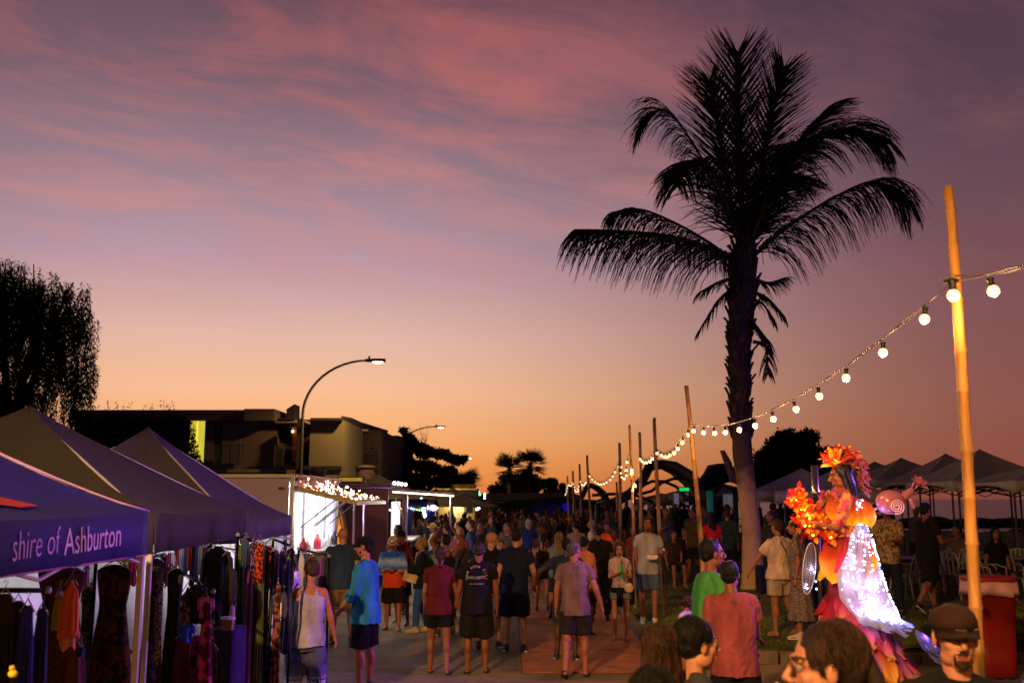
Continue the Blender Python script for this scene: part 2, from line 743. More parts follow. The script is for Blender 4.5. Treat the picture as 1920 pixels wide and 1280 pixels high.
def street_lamp(x, y, H, label, reach=3.4, power=0, arm=1.0, col=(1, .56, .2)):
    t = thing('street_lamp', label, 'street lamp', (x, y, 0), 0, 'street lamps along the road')
    M().lathe((0, 0, 0), [(.16, 0), (.16, .03), (.1, .05), (.1, .5), (.085, .55)]).build('pole_base', pole_m, t, True)
    pts, rad = [], []
    for i in range(6):
        pts.append((0, 0, .5 + (H - 3.0) * i / 5))
        rad.append(.085 - .02 * i / 5)
    for i in range(1, 13):
        a = R(90) * i / 12
        pts.append((reach * .86 * (1 - math.cos(a)), 0, H - 2.5 + 2.45 * math.sin(a)))
        rad.append(.065 - .02 * i / 12)
    M().tube(pts, rad, 10).build('pole', pole_m, t, True)
    hx = reach * .86
    h = M().rings([[(hx + px, sy * w_ , H - .05 + dz) for sy, dz in ((-1, -.02), (-.7, .07), (.7, .07), (1, -.02), (.7, -.07), (-.7, -.07))]
                   for px, w_ in ((-.12, .06), (.05, .09), (.2, .16), (.6, .17), (.78, .1))])
    h = h.build('lamp_head', dark_metal, t, True)
    M().ell((hx + .43, 0, H - .125), (.25, .13, .06), n=14).build('lens', lens_m, h, True)
    M().cap((hx + .05, 0, H + .02), (hx + .05, 0, H + .12), .05, .04).build('photocell', dark_metal, h)
    if power:
        point_light((x + hx + .43, y, H - .25), col, power, .15, t, spot=161, aim=(x + hx + .43, y + .8, 0), blend=.4)
    return t


street_lamp(-8.6, -6.5, 8.4, 'tall curved lamp post behind the photographer, its lamp lit', power=25000)
street_lamp(-9.26, 44, 8.45, 'tall curved street lamp in front of the hotel balcony', reach=3.3, power=2200)
street_lamp(-9.7, 83, 8.3, 'second curved street lamp, against the spreading tree beyond the hotel', reach=3.9, power=2000)
street_lamp(-10.5, 146, 8.3, 'far curved street lamp small against the orange sky past the spreading tree', reach=4.6)
street_lamp(-14.2, 170, 6.8, 'farthest street lamp, tiny under the tip of the spreading tree', reach=4.6)
# low garden lamp
lp = at(940, 942, 80)
t = thing('garden_lamp', 'low round garden lamp glowing pale yellow before the fan palms', 'lamp', (lp.x, lp.y, 0))
M().tube([(0, 0, 0), (0, 0, lp.z)], .06).build('pole', dark_metal, t, True)
M().ell((0, 0, lp.z), (.42, .42, .16), n=16).build('lamp_globe', glow('#fff0b8', 9), t, True)
lp = at(866, 868, 150)


# ================================================================== HOTEL
wallm = mat('#5a4c42', .9, var=.08, scale=1.0, bump=.1)
wall2 = mat('#6e664c', .9, var=.06, scale=1.0, bump=.1)
trimm = mat('#272221', .8, var=.1)
glassm = mat('#0b0d10', .12, var=.05, bump=0, spec=.6)
litm = glow('#c9a640', 1.1)
hx0, hy = at(150, 766, 47).x, 47
t = thing('hotel', 'long dark two storey hotel with flat roof, balconies and a few lit windows', 'building', (-14, hy, 0))


def hb(name, px0, px1, py0, py1, y0, y1, m, par=t, **k):
    a_, b_ = at(px0, py0, y0), at(px1, py1, y0)
    return M().box(((a_.x + b_.x) / 2, (y0 + y1) / 2, (a_.z + b_.z) / 2), (abs(b_.x - a_.x), y1 - y0, abs(a_.z - b_.z))).build(name, m, par, world=True, **k)


z0 = 0
w1 = hb('wall', 140, 512, 786, 1010, 47, 58, wallm)
hb('roof_edge', 130, 458, 768, 787, 46.4, 58, wallm)
hb('roof_edge', 458, 514, 766, 788, 46.0, 58, wallm)
hb('fascia', 514, 552, 784, 790, 46.6, 57, trimm)
# roof wedge pieces
a1, a2, a3, a4 = at(513, 767, 46.3), at(513, 784, 46.3), at(541, 784, 49), at(538, 779, 49)
M().slab([a1, a2, a3, a4], (0, .3, 0)).build('roof_wedge', wallm, t, world=True)
b = [at(537, 784, 47), at(537, 767, 47), at(552, 757, 47), at(552, 784, 47)]
M().slab(b, (0, 1.2, 0)).build('roof_fin', trimm, t, world=True)
# recess (balcony) between the two blocks
hb('recess_wall', 512, 582, 786, 1010, 50.5, 58, mat('#4c2f22', .9))
win = hb('lit_window', 528, 536, 797, 865, 50.4, 50.48, glow('#d9cf4e', .9))
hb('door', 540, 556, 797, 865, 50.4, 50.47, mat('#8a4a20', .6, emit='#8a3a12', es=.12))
wl_ = thing
o = hb('wall_light', 546, 550, 806, 810, 50.2, 50.3, glow('#ffd98a', 8))
hb('balcony_floor', 512, 572, 872, 877, 46.4, 50.4, wall2)
hb('balcony_ceiling', 512, 572, 787, 792, 46.6, 50.4, mat('#a09078', .8))


def railing(px0, px1, py0, py1, y, n_):
    a_, b_ = at(px0, py0, y), at(px1, py1, y)
    rl = M().tube([(a_.x, y, a_.z), (b_.x, y, a_.z)], .03, 6).build('railing', trimm, t, world=True)
    for i in range(n_):
        x = a_.x + (b_.x - a_.x) * i / (n_ - 1)
        M().tube([(x, y, a_.z), (x, y, b_.z)], .018 if i % 5 else .035, 4).build('baluster', trimm, rl).location = (-t.location.x, -t.location.y, 0)


railing(402, 455, 834, 870, 46.3, 18)
railing(515, 568, 834, 872, 46.3, 19)
hb('roof_edge', 582, 640, 783, 788, 45.6, 56, trimm)
hb('wall', 582, 640, 788, 1010, 46, 56, wall2)
hb('ledge', 562, 640, 873, 880, 45.9, 46, trimm)
hb('column', 557, 561, 786, 1010, 46, 46.3, trimm)
# stepped wing going away
M().slab([at(640, 779, 46), at(640, 796, 46), at(724, 812, 60), at(660, 783, 50)], (0, .5, 0)).build('roof_wedge', trimm, t, world=True)
M().slab([at(676, 797, 52), at(681, 792, 52), at(726, 806, 60), at(724, 814, 60)], (0, .5, 0)).build('roof_wedge', trimm, t, world=True)
hb('wall', 640, 712, 806, 1010, 52, 62, mat('#3a2f2c', .9))
hb('wall', 706, 744, 816, 1010, 61, 70, mat('#3a2f2c', .9))
railing(645, 708, 846, 880, 51.6, 22)
for px in (648, 658, 668, 682, 694):
    hb('window', px, px + 7, 812, 840, 51.9, 51.98, mat('#2c2522', .2, spec=.6))
hb('lamp_strip', 655, 690, 805, 807, 51.5, 51.6, mat('#8a7f6a', .6, emit='#bfa878', es=.25))
hb('lit_window', 647, 650, 812, 824, 51.8, 51.88, glow('#e8cf8a', .6))
hb('sill', 402, 560, 879, 885, 46.6, 47, wall2)
# window with warm light behind the shrubs, panes and shutters
for px, m_ in ((357, glow('#d2c63c', .95)), (402, glassm), (232, glassm), (284, glassm)):
    f = hb('window_frame', px - 2, px + 26, 786, 868, 46.9, 46.97, trimm)
    for k in range(2):
        pn = hb('pane', px + k * 13, px + k * 13 + 11, 789, 866, 46.84, 46.89, m_ if (m_ is glassm or k == 1 or px != 357) else m_)
for px in (385, 418, 436):
    hb('shutter', px, px + 14, 790, 868, 46.8, 46.86, wallm)
hb('lower_wall', 395, 582, 888, 1010, 46.5, 46.95, wall2)
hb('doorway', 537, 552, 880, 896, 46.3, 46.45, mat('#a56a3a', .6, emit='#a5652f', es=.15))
# round bay on the ground floor
bp_ = at(676, 890, 45)
M().lathe((bp_.x, 46.5, 2.3), [(.42, .6), (.46, 1.4), (.5, 1.42), (.5, 1.5), (.1, 1.55)], 20).build('round_bay', mat('#6d5a52', .8), t, world=True)


# ================================================================== VEGETATION
def leaf_arrays(P, size, stretch=3.0, droop=0.0, seed=1, flat=0):
    r = np.random.RandomState(seed)
    n = len(P)
    d = r.normal(size=(n, 3))
    d[:, 2] *= (1 - flat)
    d[:, 2] -= droop * 2.2
    d /= np.linalg.norm(d, axis=1)[:, None]
    s = r.normal(size=(n, 3))
    s = np.cross(d, s)
    s /= np.linalg.norm(s, axis=1)[:, None]
    L = (size * r.uniform(.6, 1.3, n))[:, None]
    W = L / stretch
    a0 = P
    a1 = P + d * L * .5 + s * W * .5
    a2 = P + d * L
    a3 = P + d * L * .5 - s * W * .5
    return np.stack([a0, a1, a2, a3], 1).reshape(-1, 3)


def clump_points(centers, radii, n, seed=1, hollow=.35):
    r = np.random.RandomState(seed)
    centers, radii = np.array(centers), np.array(radii)
    if radii.ndim == 1:
        radii = np.repeat(radii[:, None], 3, 1)
    w = np.prod(radii, 1) ** (2 / 3)
    idx = r.choice(len(centers), n, p=w / w.sum())
    d = r.normal(size=(n, 3))
    d /= np.linalg.norm(d, axis=1)[:, None]
    rr = (hollow + (1 - hollow) * r.uniform(0, 1, n)) ** .6 * (1 + .12 * r.normal(size=n))
    return centers[idx] + d * rr[:, None] * radii[idx]


def leaves(name, P, size, m, parent, **k):
    V = leaf_arrays(P, size, **k)
    return np_mesh(name, V, np.arange(len(V)).reshape(-1, 4), m, parent)


leaf_dark = mat('#28301a', .7, var=.3, scale=.8, bump=0, spec=.2)
leaf_mid = mat('#313a1c', .7, var=.3, scale=.8, bump=0, spec=.2)
bark = mat('#3b2f26', .9, var=.2, scale=3, bump=.6, bscale=15)


def branchy(root, base, tips, r0, seed):
    m = M()
    rr = random.Random(seed)
    for tp in tips:
        tp = Vector(tp)
        b0 = Vector(base)
        pts = [b0]
        for i in range(1, 6):
            f = i / 5
            p = b0.lerp(tp, f)
            p.z = b0.z + (tp.z - b0.z) * (f ** .75)
            p += Vector((rr.uniform(-1, 1), rr.uniform(-1, 1), 0)) * .06 * (tp - b0).length * (1 - f) * f * 4
            pts.append(p)
        m.tube(pts, [r0 * (1 - .88 * i / 5) for i in range(6)], 6)
    return m.build('branch', bark, root, True)


# weeping gum at the far edge of the stalls
T = thing('weeping_tree', 'tall weeping gum tree with hanging narrow leaves behind the grey gazebo', 'tree', (-13.2, 25.5, 0))
cols = [(c[0] + .35, c[1] + (.75 if c[2] > 1.5 else .5), c[2] * 1.12, c[3] * 1.1) for c in [(-12.9, 5.6, 3.0, .75), (-12.35, 5.7, 2.9, .62), (-11.9, 5.2, 2.7, .55), (-13.6, 6.1, 3.1, .7), (-14.3, 6.0, 3.0, .8), (-11.75, 6.3, 1.6, .35),
        (-12.6, 4.2, 1.5, .8), (-13.6, 4.0, 1.6, .8), (-11.5, 4.9, 1.3, .32), (-15, 5.4, 3, .9), (-12.95, 7.2, 1.4, .5), (-11.95, 3.5, 1.1, .45), (-14.1, 7.4, 1.4, .5)]]
strand_P, stems = [], M()
rr = np.random.RandomState(3)
for k in range(1500):
    c = cols[rr.choice(len(cols), p=np.array([c[2] * c[3] for c in cols]) / sum(c[2] * c[3] for c in cols))]
    ang, rad = rr.uniform(0, 6.28), math.sqrt(rr.uniform(0, 1)) * c[3]
    x, y = c[0] + math.cos(ang) * rad - .0, 25.5 + math.sin(ang) * rad * 1.6
    ztop = c[1] + c[2] * .5 * rr.uniform(-.4, 1.0) - .15 * rad
    L = rr.uniform(.5, 1.25)
    zz = np.arange(0, L, .016)
    sx = x + np.cumsum(rr.normal(0, .006, len(zz))) + math.cos(ang) * .12 * np.sin(zz / L * 2)
    sy = y + np.cumsum(rr.normal(0, .006, len(zz)))
    P = np.stack([sx, sy, ztop - zz], 1) + rr.normal(0, .03, (len(zz), 3))
    strand_P.append(P)
P = np.concatenate(strand_P) - np.array([-13.2, 25.5, 0])
leaves('crown', P, .125, mat('#141a0e', .8, var=.3, scale=.8, bump=0, spec=.1), T, stretch=5, droop=.75, seed=4)
M().tube([(0, 0, 0), (.1, 0, 1.5), (-.05, 0, 3), (.1, 0, 4.4)], [.26, .22, .19, .14], 9).build('trunk', bark, T, True)
branchy(T, (.1, 0, 3), [(c[0] + 13.2, rnd.uniform(-.5, .5), c[1] + c[2] * .45) for c in cols if c[2] > 1.5], .1, 5)

# shrubs in front of the hotel
for i, (px, py, wpx, Y, lab) in enumerate((
        (180, 790, 75, 33, 'dark shrub beside the weeping gum, in front of the hotel'),
        (255, 780, 70, 34, 'dark bushy shrub behind the purple lit gazebo peak'),
        (316, 785, 54, 33, 'dark shrub screening the lit hotel window'),
        (110, 820, 70, 31, 'low dark shrub under the weeping gum'),
        (300, 800, 60, 36, 'low round shrub between two taller ones before the hotel'))):
    c = at(px, py, Y)
    s = Y / FPX
    T = thing('shrub', lab, 'shrub', (c.x, Y, 0))
    cc = [(rnd.uniform(-1, 1) * wpx * s * .7, rnd.uniform(-1, 1), c.z - wpx * s * rnd.uniform(.2, 1.6)) for _ in range(16)]
    P = clump_points(cc, [wpx * s * .38] * 16, 9000, i + 3)
    leaves('crown', P, .13, leaf_dark, T, stretch=2.6, seed=i)
    sprigs = np.concatenate([np.array([[x, y_, c.z - wpx * s * .1 + k_ * .04] for k_ in range(16)]) + nr.normal(0, .03, (16, 3)) for x, y_ in [(rnd.uniform(-1, 1) * wpx * s * .8, 0) for _ in range(8)]])
    struct(leaves('sprig', sprigs, .12, leaf_dark, T, stretch=4, seed=i + 40), 'stuff')
    M().tube([(0, 0, 0), (.1, .05, c.z * .4), (-.05, 0, c.z * .8)], [.12, .09, .05], 7).build('trunk', bark, T, True)


def round_tree(px0, px1, pytop, pybase, Y, label, n=26000, size=.24, seed=1, lumps=26, flat=1.0, kind='broad_tree', trunk=True, name='crown', zlow=None):
    a_, b_ = at(px0, pytop, Y), at(px1, pybase, Y)
    cx, W, H = (a_.x + b_.x) / 2, (b_.x - a_.x) / 2, (a_.z - b_.z)
    T = thing(kind, label, 'tree', (cx, Y, gz(cx, Y)))
    rr = random.Random(seed)
    cc, rd = [], []
    for i in range(lumps):
        t_ = rr.uniform(-1, 1)
        env = math.sqrt(max(0, 1 - t_ * t_ * .92))
        h = rr.uniform(.1, 1) * env
        cc.append((t_ * W * .86, rr.uniform(-.7, .7) * W * .6, b_.z + H * h * .88))
        q = rr.uniform(.16, .27) * min(W, H * 1.3)
        rd.append((q * 1.2, q * 1.2, q * .8 * flat))
    P = clump_points(cc, rd, n, seed)
    leaves(name, P, size, leaf_dark, T, stretch=2.0, seed=seed)
    if trunk:
        M().tube([(0, 0, -.1), (.1, 0, b_.z * .5), (0, 0, b_.z + H * .3)], [.3, .24, .18], 8).build('trunk', bark, T, True)
        branchy(T, (0, 0, b_.z * .4), [c_ for c_ in cc if c_[2] > b_.z + H * .3][:9], .14, seed)
    return T


round_tree(1412, 1595, 796, 925, 58, 'dense round dark tree rising behind the white marquees and the performer', n=36000, size=.3, seed=8, lumps=44)
round_tree(1000, 1062, 884, 950, 96, 'small dark tree at the far end next to the fan palms', n=9000, size=.35, seed=9, lumps=16)
round_tree(905, 1030, 880, 965, 99, 'dark bushy mass below the two fan palms', n=22000, size=.4, seed=10, lumps=34)
round_tree(1040, 1075, 905, 950, 110, 'low far tree where the string lights end', n=5000, size=.35, seed=19, lumps=10)
# spreading tree past the hotel
T = thing('spreading_tree', 'wide spreading dark tree with flat layers of leaves beside the second street lamp', 'tree', (at(790, 900, 66).x, 66, 0))
ox = T.location.x
cc, rd = [], []
rr = random.Random(4)
for (px, py, w_) in ((770, 832, 30), (745, 850, 30), (790, 848, 28), (825, 852, 28), (850, 862, 22), (870, 860, 14), (730, 875, 28), (765, 872, 34), (805, 876, 36),
                     (840, 884, 24), (750, 895, 36), (790, 902, 36), (830, 905, 30), (865, 900, 20), (878, 905, 14), (715, 862, 24), (760, 812, 12), (720, 900, 30), (860, 925, 22), (775, 925, 40)):
    for k in range(3):
        p = at(px + rr.uniform(-8, 8), py + rr.uniform(-4, 4), 66)
        cc.append((p.x - ox, rr.uniform(-2, 2), p.z))
        q = w_ * 66 / FPX * .55
        rd.append((q, q, q * .42))
leaves('crown', clump_points(cc, rd, 60000, 6), .24, leaf_dark, T, stretch=2.2, seed=6)
m = M()
m.tube([(0, 0, -.1), (-.1, 0, 1.5), (0, 0, 3)], [.4, .32, .26], 8)
m.build('trunk', bark, T, True)
branchy(T, (0, 0, 2.4), cc[::3], .13, 3)
tw = M()
for k in range(26):
    p = at(rr.uniform(765, 800), rr.uniform(826, 836), 66)
    q = Vector((p.x - ox, rr.uniform(-1, 1), p.z))
    e = q + Vector((rr.uniform(-.7, .3), 0, rr.uniform(.5, 1.3)))
    tw.tube([q, q.lerp(e, .5) + Vector((.05, 0, .03)), e], [.012, .008, .004], 4)
tw.build('bare_twigs', bark, T)


def fan_palm(px, py, Y, label, seed, sz=1.0, fr=24):
    c = at(px, py, Y)
    T = thing('fan_palm', label, 'palm tree', (c.x, Y, 0), 0, 'palms at the far end of the road')
    M().tube([(0, 0, 0), (.05, 0, c.z * .5), (0, 0, c.z)], [.28, .2, .22], 8).build('trunk', bark, T, True)
    rr = np.random.RandomState(seed)
    for i in range(fr):
        a_ = rr.uniform(0, 6.28)
        e = rr.uniform(-.9, 1.35)
        d = Vector((math.cos(a_) * math.cos(e), math.sin(a_) * math.cos(e), math.sin(e)))
        x, y, _ = basis(d)
        m = M()
        st = Vector((0, 0, c.z))
        hub = st + d * .75 * sz
        m.tube([st, hub], .025, 4)
        for k in range(17):
            b_ = R(-85 + 170 * k / 16)
            q = (d * math.cos(b_) + x * math.sin(b_)).normalized()
            tip = hub + q * sz * (1.0 + .15 * rr.rand()) + Vector((0, 0, -.18 * sz * rr.rand()))
            s_ = q.cross(y).normalized() * .035 * sz
            m.add([hub - s_, hub + s_, hub.lerp(tip, .6) + s_ * 1.3, tip, hub.lerp(tip, .6) - s_ * 1.3], [(0, 1, 2, 3, 4)])
        m.build('frond', leaf_dark, T)
    return T


fan_palm(955, 878, 88, 'spiky fan palm silhouetted at the far end, nearer the hotel of the two', 3, 1.0)
fan_palm(994, 872, 90, 'spiky fan palm silhouetted at the far end, the taller and bushier of the two', 5, 1.1, 34)
fan_palm(868, 908, 80, 'small palm with hanging fronds under the end of the spreading tree', 7, 1.1)


# ------------------------------------------------------------------ the coconut palm
PX0, PY0, PYD = 1397, 500, 22.6
pb = at(1412, 1110, PYD)
PB = Vector((pb.x, PYD, gz(pb.x, PYD)))
palm = thing('coconut_palm', 'tall coconut palm with ragged trunk standing on the lawn behind the string lights', 'palm tree', PB)
# trunk: smooth ringed lower part, rough boots above
tp = [(1412, 1130), (1412, 1080), (1410, 1000), (1402, 930), (1392, 850), (1388, 760), (1386, 680), (1389, 600), (1394, 540), (1396, 480), (1396, 430)]
tr = [.29, .25, .21, .20, .22, .20, .215, .27, .31, .22, .13]
path, rad = [], []
nseg = 90
for i in range(nseg + 1):
    f = i / nseg * (len(tp) - 1)
    k = min(int(f), len(tp) - 2)
    q = f - k
    p = at(tp[k][0] * (1 - q) + tp[k + 1][0] * q, tp[k][1] * (1 - q) + tp[k + 1][1] * q, PYD)
    r_ = tr[k] * (1 - q) + tr[k + 1] * q
    path.append(p - PB)
    rad.append(r_ * (1 + .035 * (i % 2)))
M().tube(path, rad, 16).build('trunk', ramp_mat('palm_bark_lit_base', [(0, '#c09868'), (.27, '#a8825a'), (.36, '#4a382b'), (1, '#1e1715')], 2, 0, 7.5, .9, noise_amt=.06, nscale=5, bump=.6), palm, True)  # lamp glow painted into the colour: paler lower trunk, dark above
boot_m = [mat('#261d18', .9, var=.3, scale=7, bump=.6, bscale=30), mat('#3c2c20', .85, var=.3, scale=7, bump=.5, bscale=30)]
nboot = 190
for i in range(nboot):
    f = i / nboot
    k = int((.44 + .50 * f) * nseg)
    p, r_ = path[k], rad[k]
    a_ = i * 2.399963 + rnd.uniform(-.2, .2)
    d = Vector((math.cos(a_), math.sin(a_), 0))
    x, y, _ = basis(d)
    side = Vector((-d.y, d.x, 0))
    L = rnd.uniform(.16, .36) * (1 if f < .75 else 1.5)
    out = rnd.uniform(.04, .13) * (1 if rnd.random() > .12 else 2.2)
    w_ = rnd.uniform(.06, .11)
    b0 = p + d * r_ * .8
    m = M()
    rg = []
    for q, ww in ((0, 1), (.5, .8), (1, .45)):
        c = b0 + d * (out * q ** 1.4 + .04) + Vector((0, 0, L * q)) + side * rnd.uniform(-.02, .02) * q
        rg.append([c - side * w_ * ww, c + d * .035, c + side * w_ * ww, c - d * .03])
    m.rings(rg).build('frond_base', boot_m[rnd.random() > .75], palm)
# a pale split boot on the lower trunk
b0 = at(1376, 905, PYD - .25) - PB
M().rings([[b0 + Vector((x, y, 0)) for x, y in ((-.07, 0), (0, -.04), (.07, 0), (0, .04))],
           [b0 + Vector((x - .12, y, .45)) for x, y in ((-.09, 0), (0, -.04), (.09, 0), (0, .04))],
           [b0 + Vector((x - .24, y, .72)) for x, y in ((-.05, 0), (0, -.03), (.06, 0), (0, .03))]]).build('frond_base', boot_m[1], palm)

frond_m = mat('#0e110a', .6, var=.3, scale=3, bump=0, spec=.3)
rach_m = mat('#2b2718', .6, var=.2, bump=0)


def frond(pts, L0, droopf, seed, n=64, open_=38, par=palm, side3=None, dead=False, name='frond'):
    """pts: rachis control points (palm-local, metres)."""
    r = random.Random(seed)
    P = [Vector(p) for p in pts]
    S = []
    N_ = 24
    for i in range(N_ + 1):            # Catmull-Rom
        f = i / N_ * (len(P) - 1)
        k = min(int(f), len(P) - 2)
        q = f - k
        p0, p1, p2, p3 = P[max(k - 1, 0)], P[k], P[k + 1], P[min(k + 2, len(P) - 1)]
        S.append(.5 * ((2 * p1) + (p2 - p0) * q + (2 * p0 - 5 * p1 + 4 * p2 - p3) * q * q + (3 * p1 - p0 - 3 * p2 + p3) * q ** 3))
    m = M()
    m.tube(S, [.045 * (1 - .9 * i / N_) + .004 for i in range(N_ + 1)], 5)
    m.mi = 1
    n = int(n * 2.1)
    for k in range(n):
        f = .07 + .93 * k / n
        i = min(int(f * N_), N_ - 1)
        q = f * N_ - i
        p = S[i].lerp(S[i + 1], q)
        tg = (S[i + 1] - S[i]).normalized()
        # blade normal: rachis plane 'up'
        up = Vector((0, 0, 1)) if side3 is None else Vector(side3)
        sd = tg.cross(up)
        if sd.length < .2:
            sd = tg.cross(Vector((0, -1, .0)))
        sd.normalize()
        LL = 1.36 * L0 * (.34 + .66 * max(0, math.sin(math.pi * min(1, f * .9 + .13))) ** .5)
        for sg in (-1, 1):
            if dead and r.random() < .35:
                continue
            an = R(open_ + r.gauss(0, 5) - 14 * f)
            d = (tg * math.cos(an) + sd * sg * math.sin(an)).normalized()
            l_ = LL * r.uniform(.78, 1.1)
            q1 = p
            w_ = .021
            c0 = p
            cs = [c0]
            dd = d.copy()
            for s_ in range(4):
                dd = (dd + Vector((0, 0, -1)) * droopf * (.16 + .14 * s_) * r.uniform(.8, 1.3)).normalized()
                cs.append(cs[-1] + dd * l_ / 4)
            wd = dd.cross(Vector((r.uniform(-.5, .5), -1, r.uniform(-.3, .3)))).normalized()
            for s_ in range(4):
                wa, wb = w_ * (1 - .2 * s_), w_ * (1 - .2 * (s_ + 1))
                m.add([cs[s_] - wd * wa, cs[s_] + wd * wa, cs[s_ + 1] + wd * wb, cs[s_ + 1] - wd * wb], [(0, 1, 2, 3)])
    return m.build(name, [rach_m, frond_m], par)


def fp(*pp):
    """frond control points from (px, py, depth offset)"""
    return [at(a, b, PYD + d) - PB for a, b, d in pp]


frond(fp((1396, 470, 0), (1388, 330, .2), (1382, 200, .3), (1384, 98, .2)), 1.25, .06, 1, 60, 44, side3=(0, 1, 0))
frond(fp((1402, 470, 0), (1425, 330, .6), (1448, 210, .9), (1470, 128, 1.0)), 1.15, .08, 2, 54, 40, side3=(0, 1, 0))
frond(fp((1390, 470, 0), (1362, 340, .8), (1345, 220, 1.2), (1330, 150, 1.4)), 1.2, .12, 3, 50, 42, side3=(0, 1, 0))
frond(fp((1405, 470, 0), (1460, 340, -.3), (1530, 262, -.6), (1600, 240, -.8), (1660, 268, -.9)), 1.35, .75, 4, 72, 54)
frond(fp((1405, 470, 0), (1450, 350, .6), (1500, 260, 1.2), (1555, 200, 1.6)), 1.15, .45, 5, 64, 48)
frond(fp((1408, 485, 0), (1470, 430, -.4), (1560, 372, -.7), (1640, 340, -.8), (1696, 372, -.9)), 1.4, 1.1, 6, 74, 56)
frond(fp((1390, 470, 0), (1345, 360, .3), (1300, 270, .5), (1245, 205, .6), (1205, 232, .6)), 1.15, .9, 7, 64, 50)
frond(fp((1388, 490, 0), (1320, 460, -.4), (1240, 440, -.8), (1150, 432, -1.0), (1082, 430, -1.2)), 1.3, 1.3, 8, 72, 58)
frond(fp((1388, 500, 0), (1330, 455, .5), (1260, 415, 1.0), (1200, 392, 1.3), (1150, 398, 1.5)), 1.05, 1.2, 9, 58, 54)
frond(fp((1392, 470, 0), (1350, 350, -.8), (1318, 300, -1.6), (1290, 310, -2.2), (1270, 350, -2.7)), 1.0, .7, 10, 60, 48)
if 0: frond(fp((1400, 470, 0), (1395, 340, -1.0), (1400, 250, -2.0), (1402, 230, -3.2), (1400, 270, -4.0)), 1.05, .55, 11, 62, 50)
frond(fp((1402, 470, 0), (1440, 370, -.9), (1470, 330, -1.8), (1480, 350, -2.6)), .95, .6, 12, 54, 48)
if 0: frond(fp((1396, 470, 0), (1380, 300, 1.4), (1370, 230, 2.6), (1372, 210, 3.8)), 1.05, .4, 13, 60, 48)
frond(fp((1404, 470, 0), (1440, 330, 1.4), (1470, 270, 2.6), (1490, 290, 3.4)), 1.0, .5, 14, 54, 48)
if 0: frond(fp((1396, 470, 0), (1370, 400, -1), (1345, 380, -2), (1330, 410, -3)), .9, .7, 15, 44, 48)
# short dead ones round the neck
for i, pp in enumerate((((1380, 540), (1350, 560), (1308, 625)), ((1408, 545), (1440, 560), (1470, 592)), ((1410, 520), (1440, 530), (1472, 520)),
                        ((1378, 520), (1345, 530), (1312, 548)), ((1400, 590), (1425, 620), (1442, 640)), ((1412, 640), (1436, 650), (1440, 700)), ((1408, 560), (1430, 570), (1452, 600)))):
    q = [(a, b, -.25 - .1 * k) for k, (a, b) in enumerate(pp)]
    frond(fp(*q), .42, .8, 30 + i, 16, 45, dead=True, name='dead_frond')

# ================================================================== BAMBOO POLES AND FESTOON LIGHTS
bam = mat('#a87434', .6, 'bamboo', var=.42, scale=9, bump=.5, bscale=60, spec=.5)
bam2 = mat('#8a5a30', .6, 'bamboo', var=.3, scale=10, bump=.25, bscale=50)


def bamboo(top, low, Y, label, r=.034, m_=None):
    a_ = at(top[0], top[1], Y)
    b_ = at(low[0], low[1], Y)
    d = (a_ - b_).normalized()
    g0 = gz(b_.x, Y)
    base = b_ - d * ((b_.z - g0) / d.z)
    T = thing('bamboo_pole', label, 'pole', base, 0, 'bamboo poles carrying the string lights')
    H = (a_ - base).length
    pts, rad = [], []
    z = -.1
    k = 0
    side = Vector((1, 0, 0))
    while z < H:
        step = .27 + .06 * math.sin(k * 2.3 + top[0])
        bow = side * .012 * math.sin(z * 1.1 + top[0])
        rr_ = r * (1.12 - .3 * z / H)
        for q, f in ((0, 1.0), (.012, 1.16), (.024, .98), (.5 * step, .95)):
            if z + q < H:
                pts.append(d * (z + q) + bow)
                rad.append(rr_ * f)
        z += step
        k += 1
    pts.append(d * H)
    rad.append(r * .8)
    M().tube(pts, rad, 12).build('culm', m_ or bam, T, True)
    M().tube([d * (H - .004), d * (H + .001)], r * .62, 12).build('hollow_end', mat('#2a1a0e', .9), T)
    return T


poles = []
for tp_, lo_, Y, lab, r_ in (
        ((1776, 350), (1838, 1246), 5.4, 'thick bamboo pole nearest the camera, glowing under its bulb beside the man in the cap', .033),
        ((1287, 723), (1313, 1010), 14.5, 'bamboo pole leaning behind the man in the green shirt, purple along one edge', .037),
        ((1227, 783), (1245, 1146), 19.0, 'bamboo pole standing in the grass beside the long-haired man in a pale tee', .04),
        ((1199, 810), (1201, 985), 22.5, 'orange lit bamboo pole behind the man in the pale tee, bulbs at its upper end', .04),
        ((1181, 797), (1187, 1000), 20.6, 'tall thin bamboo pole with a slight bend and one low bulb beside it', .032),
        ((1161, 830), (1163, 985), 26, 'bamboo pole where the far string lights meet in a tight loop', .045),
        ((1101, 853), (1108, 975), 32, 'thin bamboo pole at the end of the long sagging span of bulbs', .045),
        ((1087, 870), (1089, 975), 37, 'thin bamboo pole second after the long sagging span', .045),
        ((1074, 882), (1076, 975), 43, 'thin bamboo pole third after the long sagging span', .05),
        ((1064, 892), (1067, 975), 49, 'last thin bamboo pole where the bulbs bunch together', .05)):
    poles.append(bamboo(tp_, lo_, Y, lab, r_, bam))
# low stub pole with a sign board, seen among the crowd
bamboo((1156, 903), (1157, 985), 29, 'short pale bamboo stub among the crowd', .035)

bulb_m = glow('#ffe2ac', 1.45)
bulb_m.cycles.emission_sampling = 'NONE'
sock_m = mat('#15120f', .5, var=.1, bump=.1)
cable_m = mat('#4a3c2c', .5, var=.2, bump=.1, spec=.5)


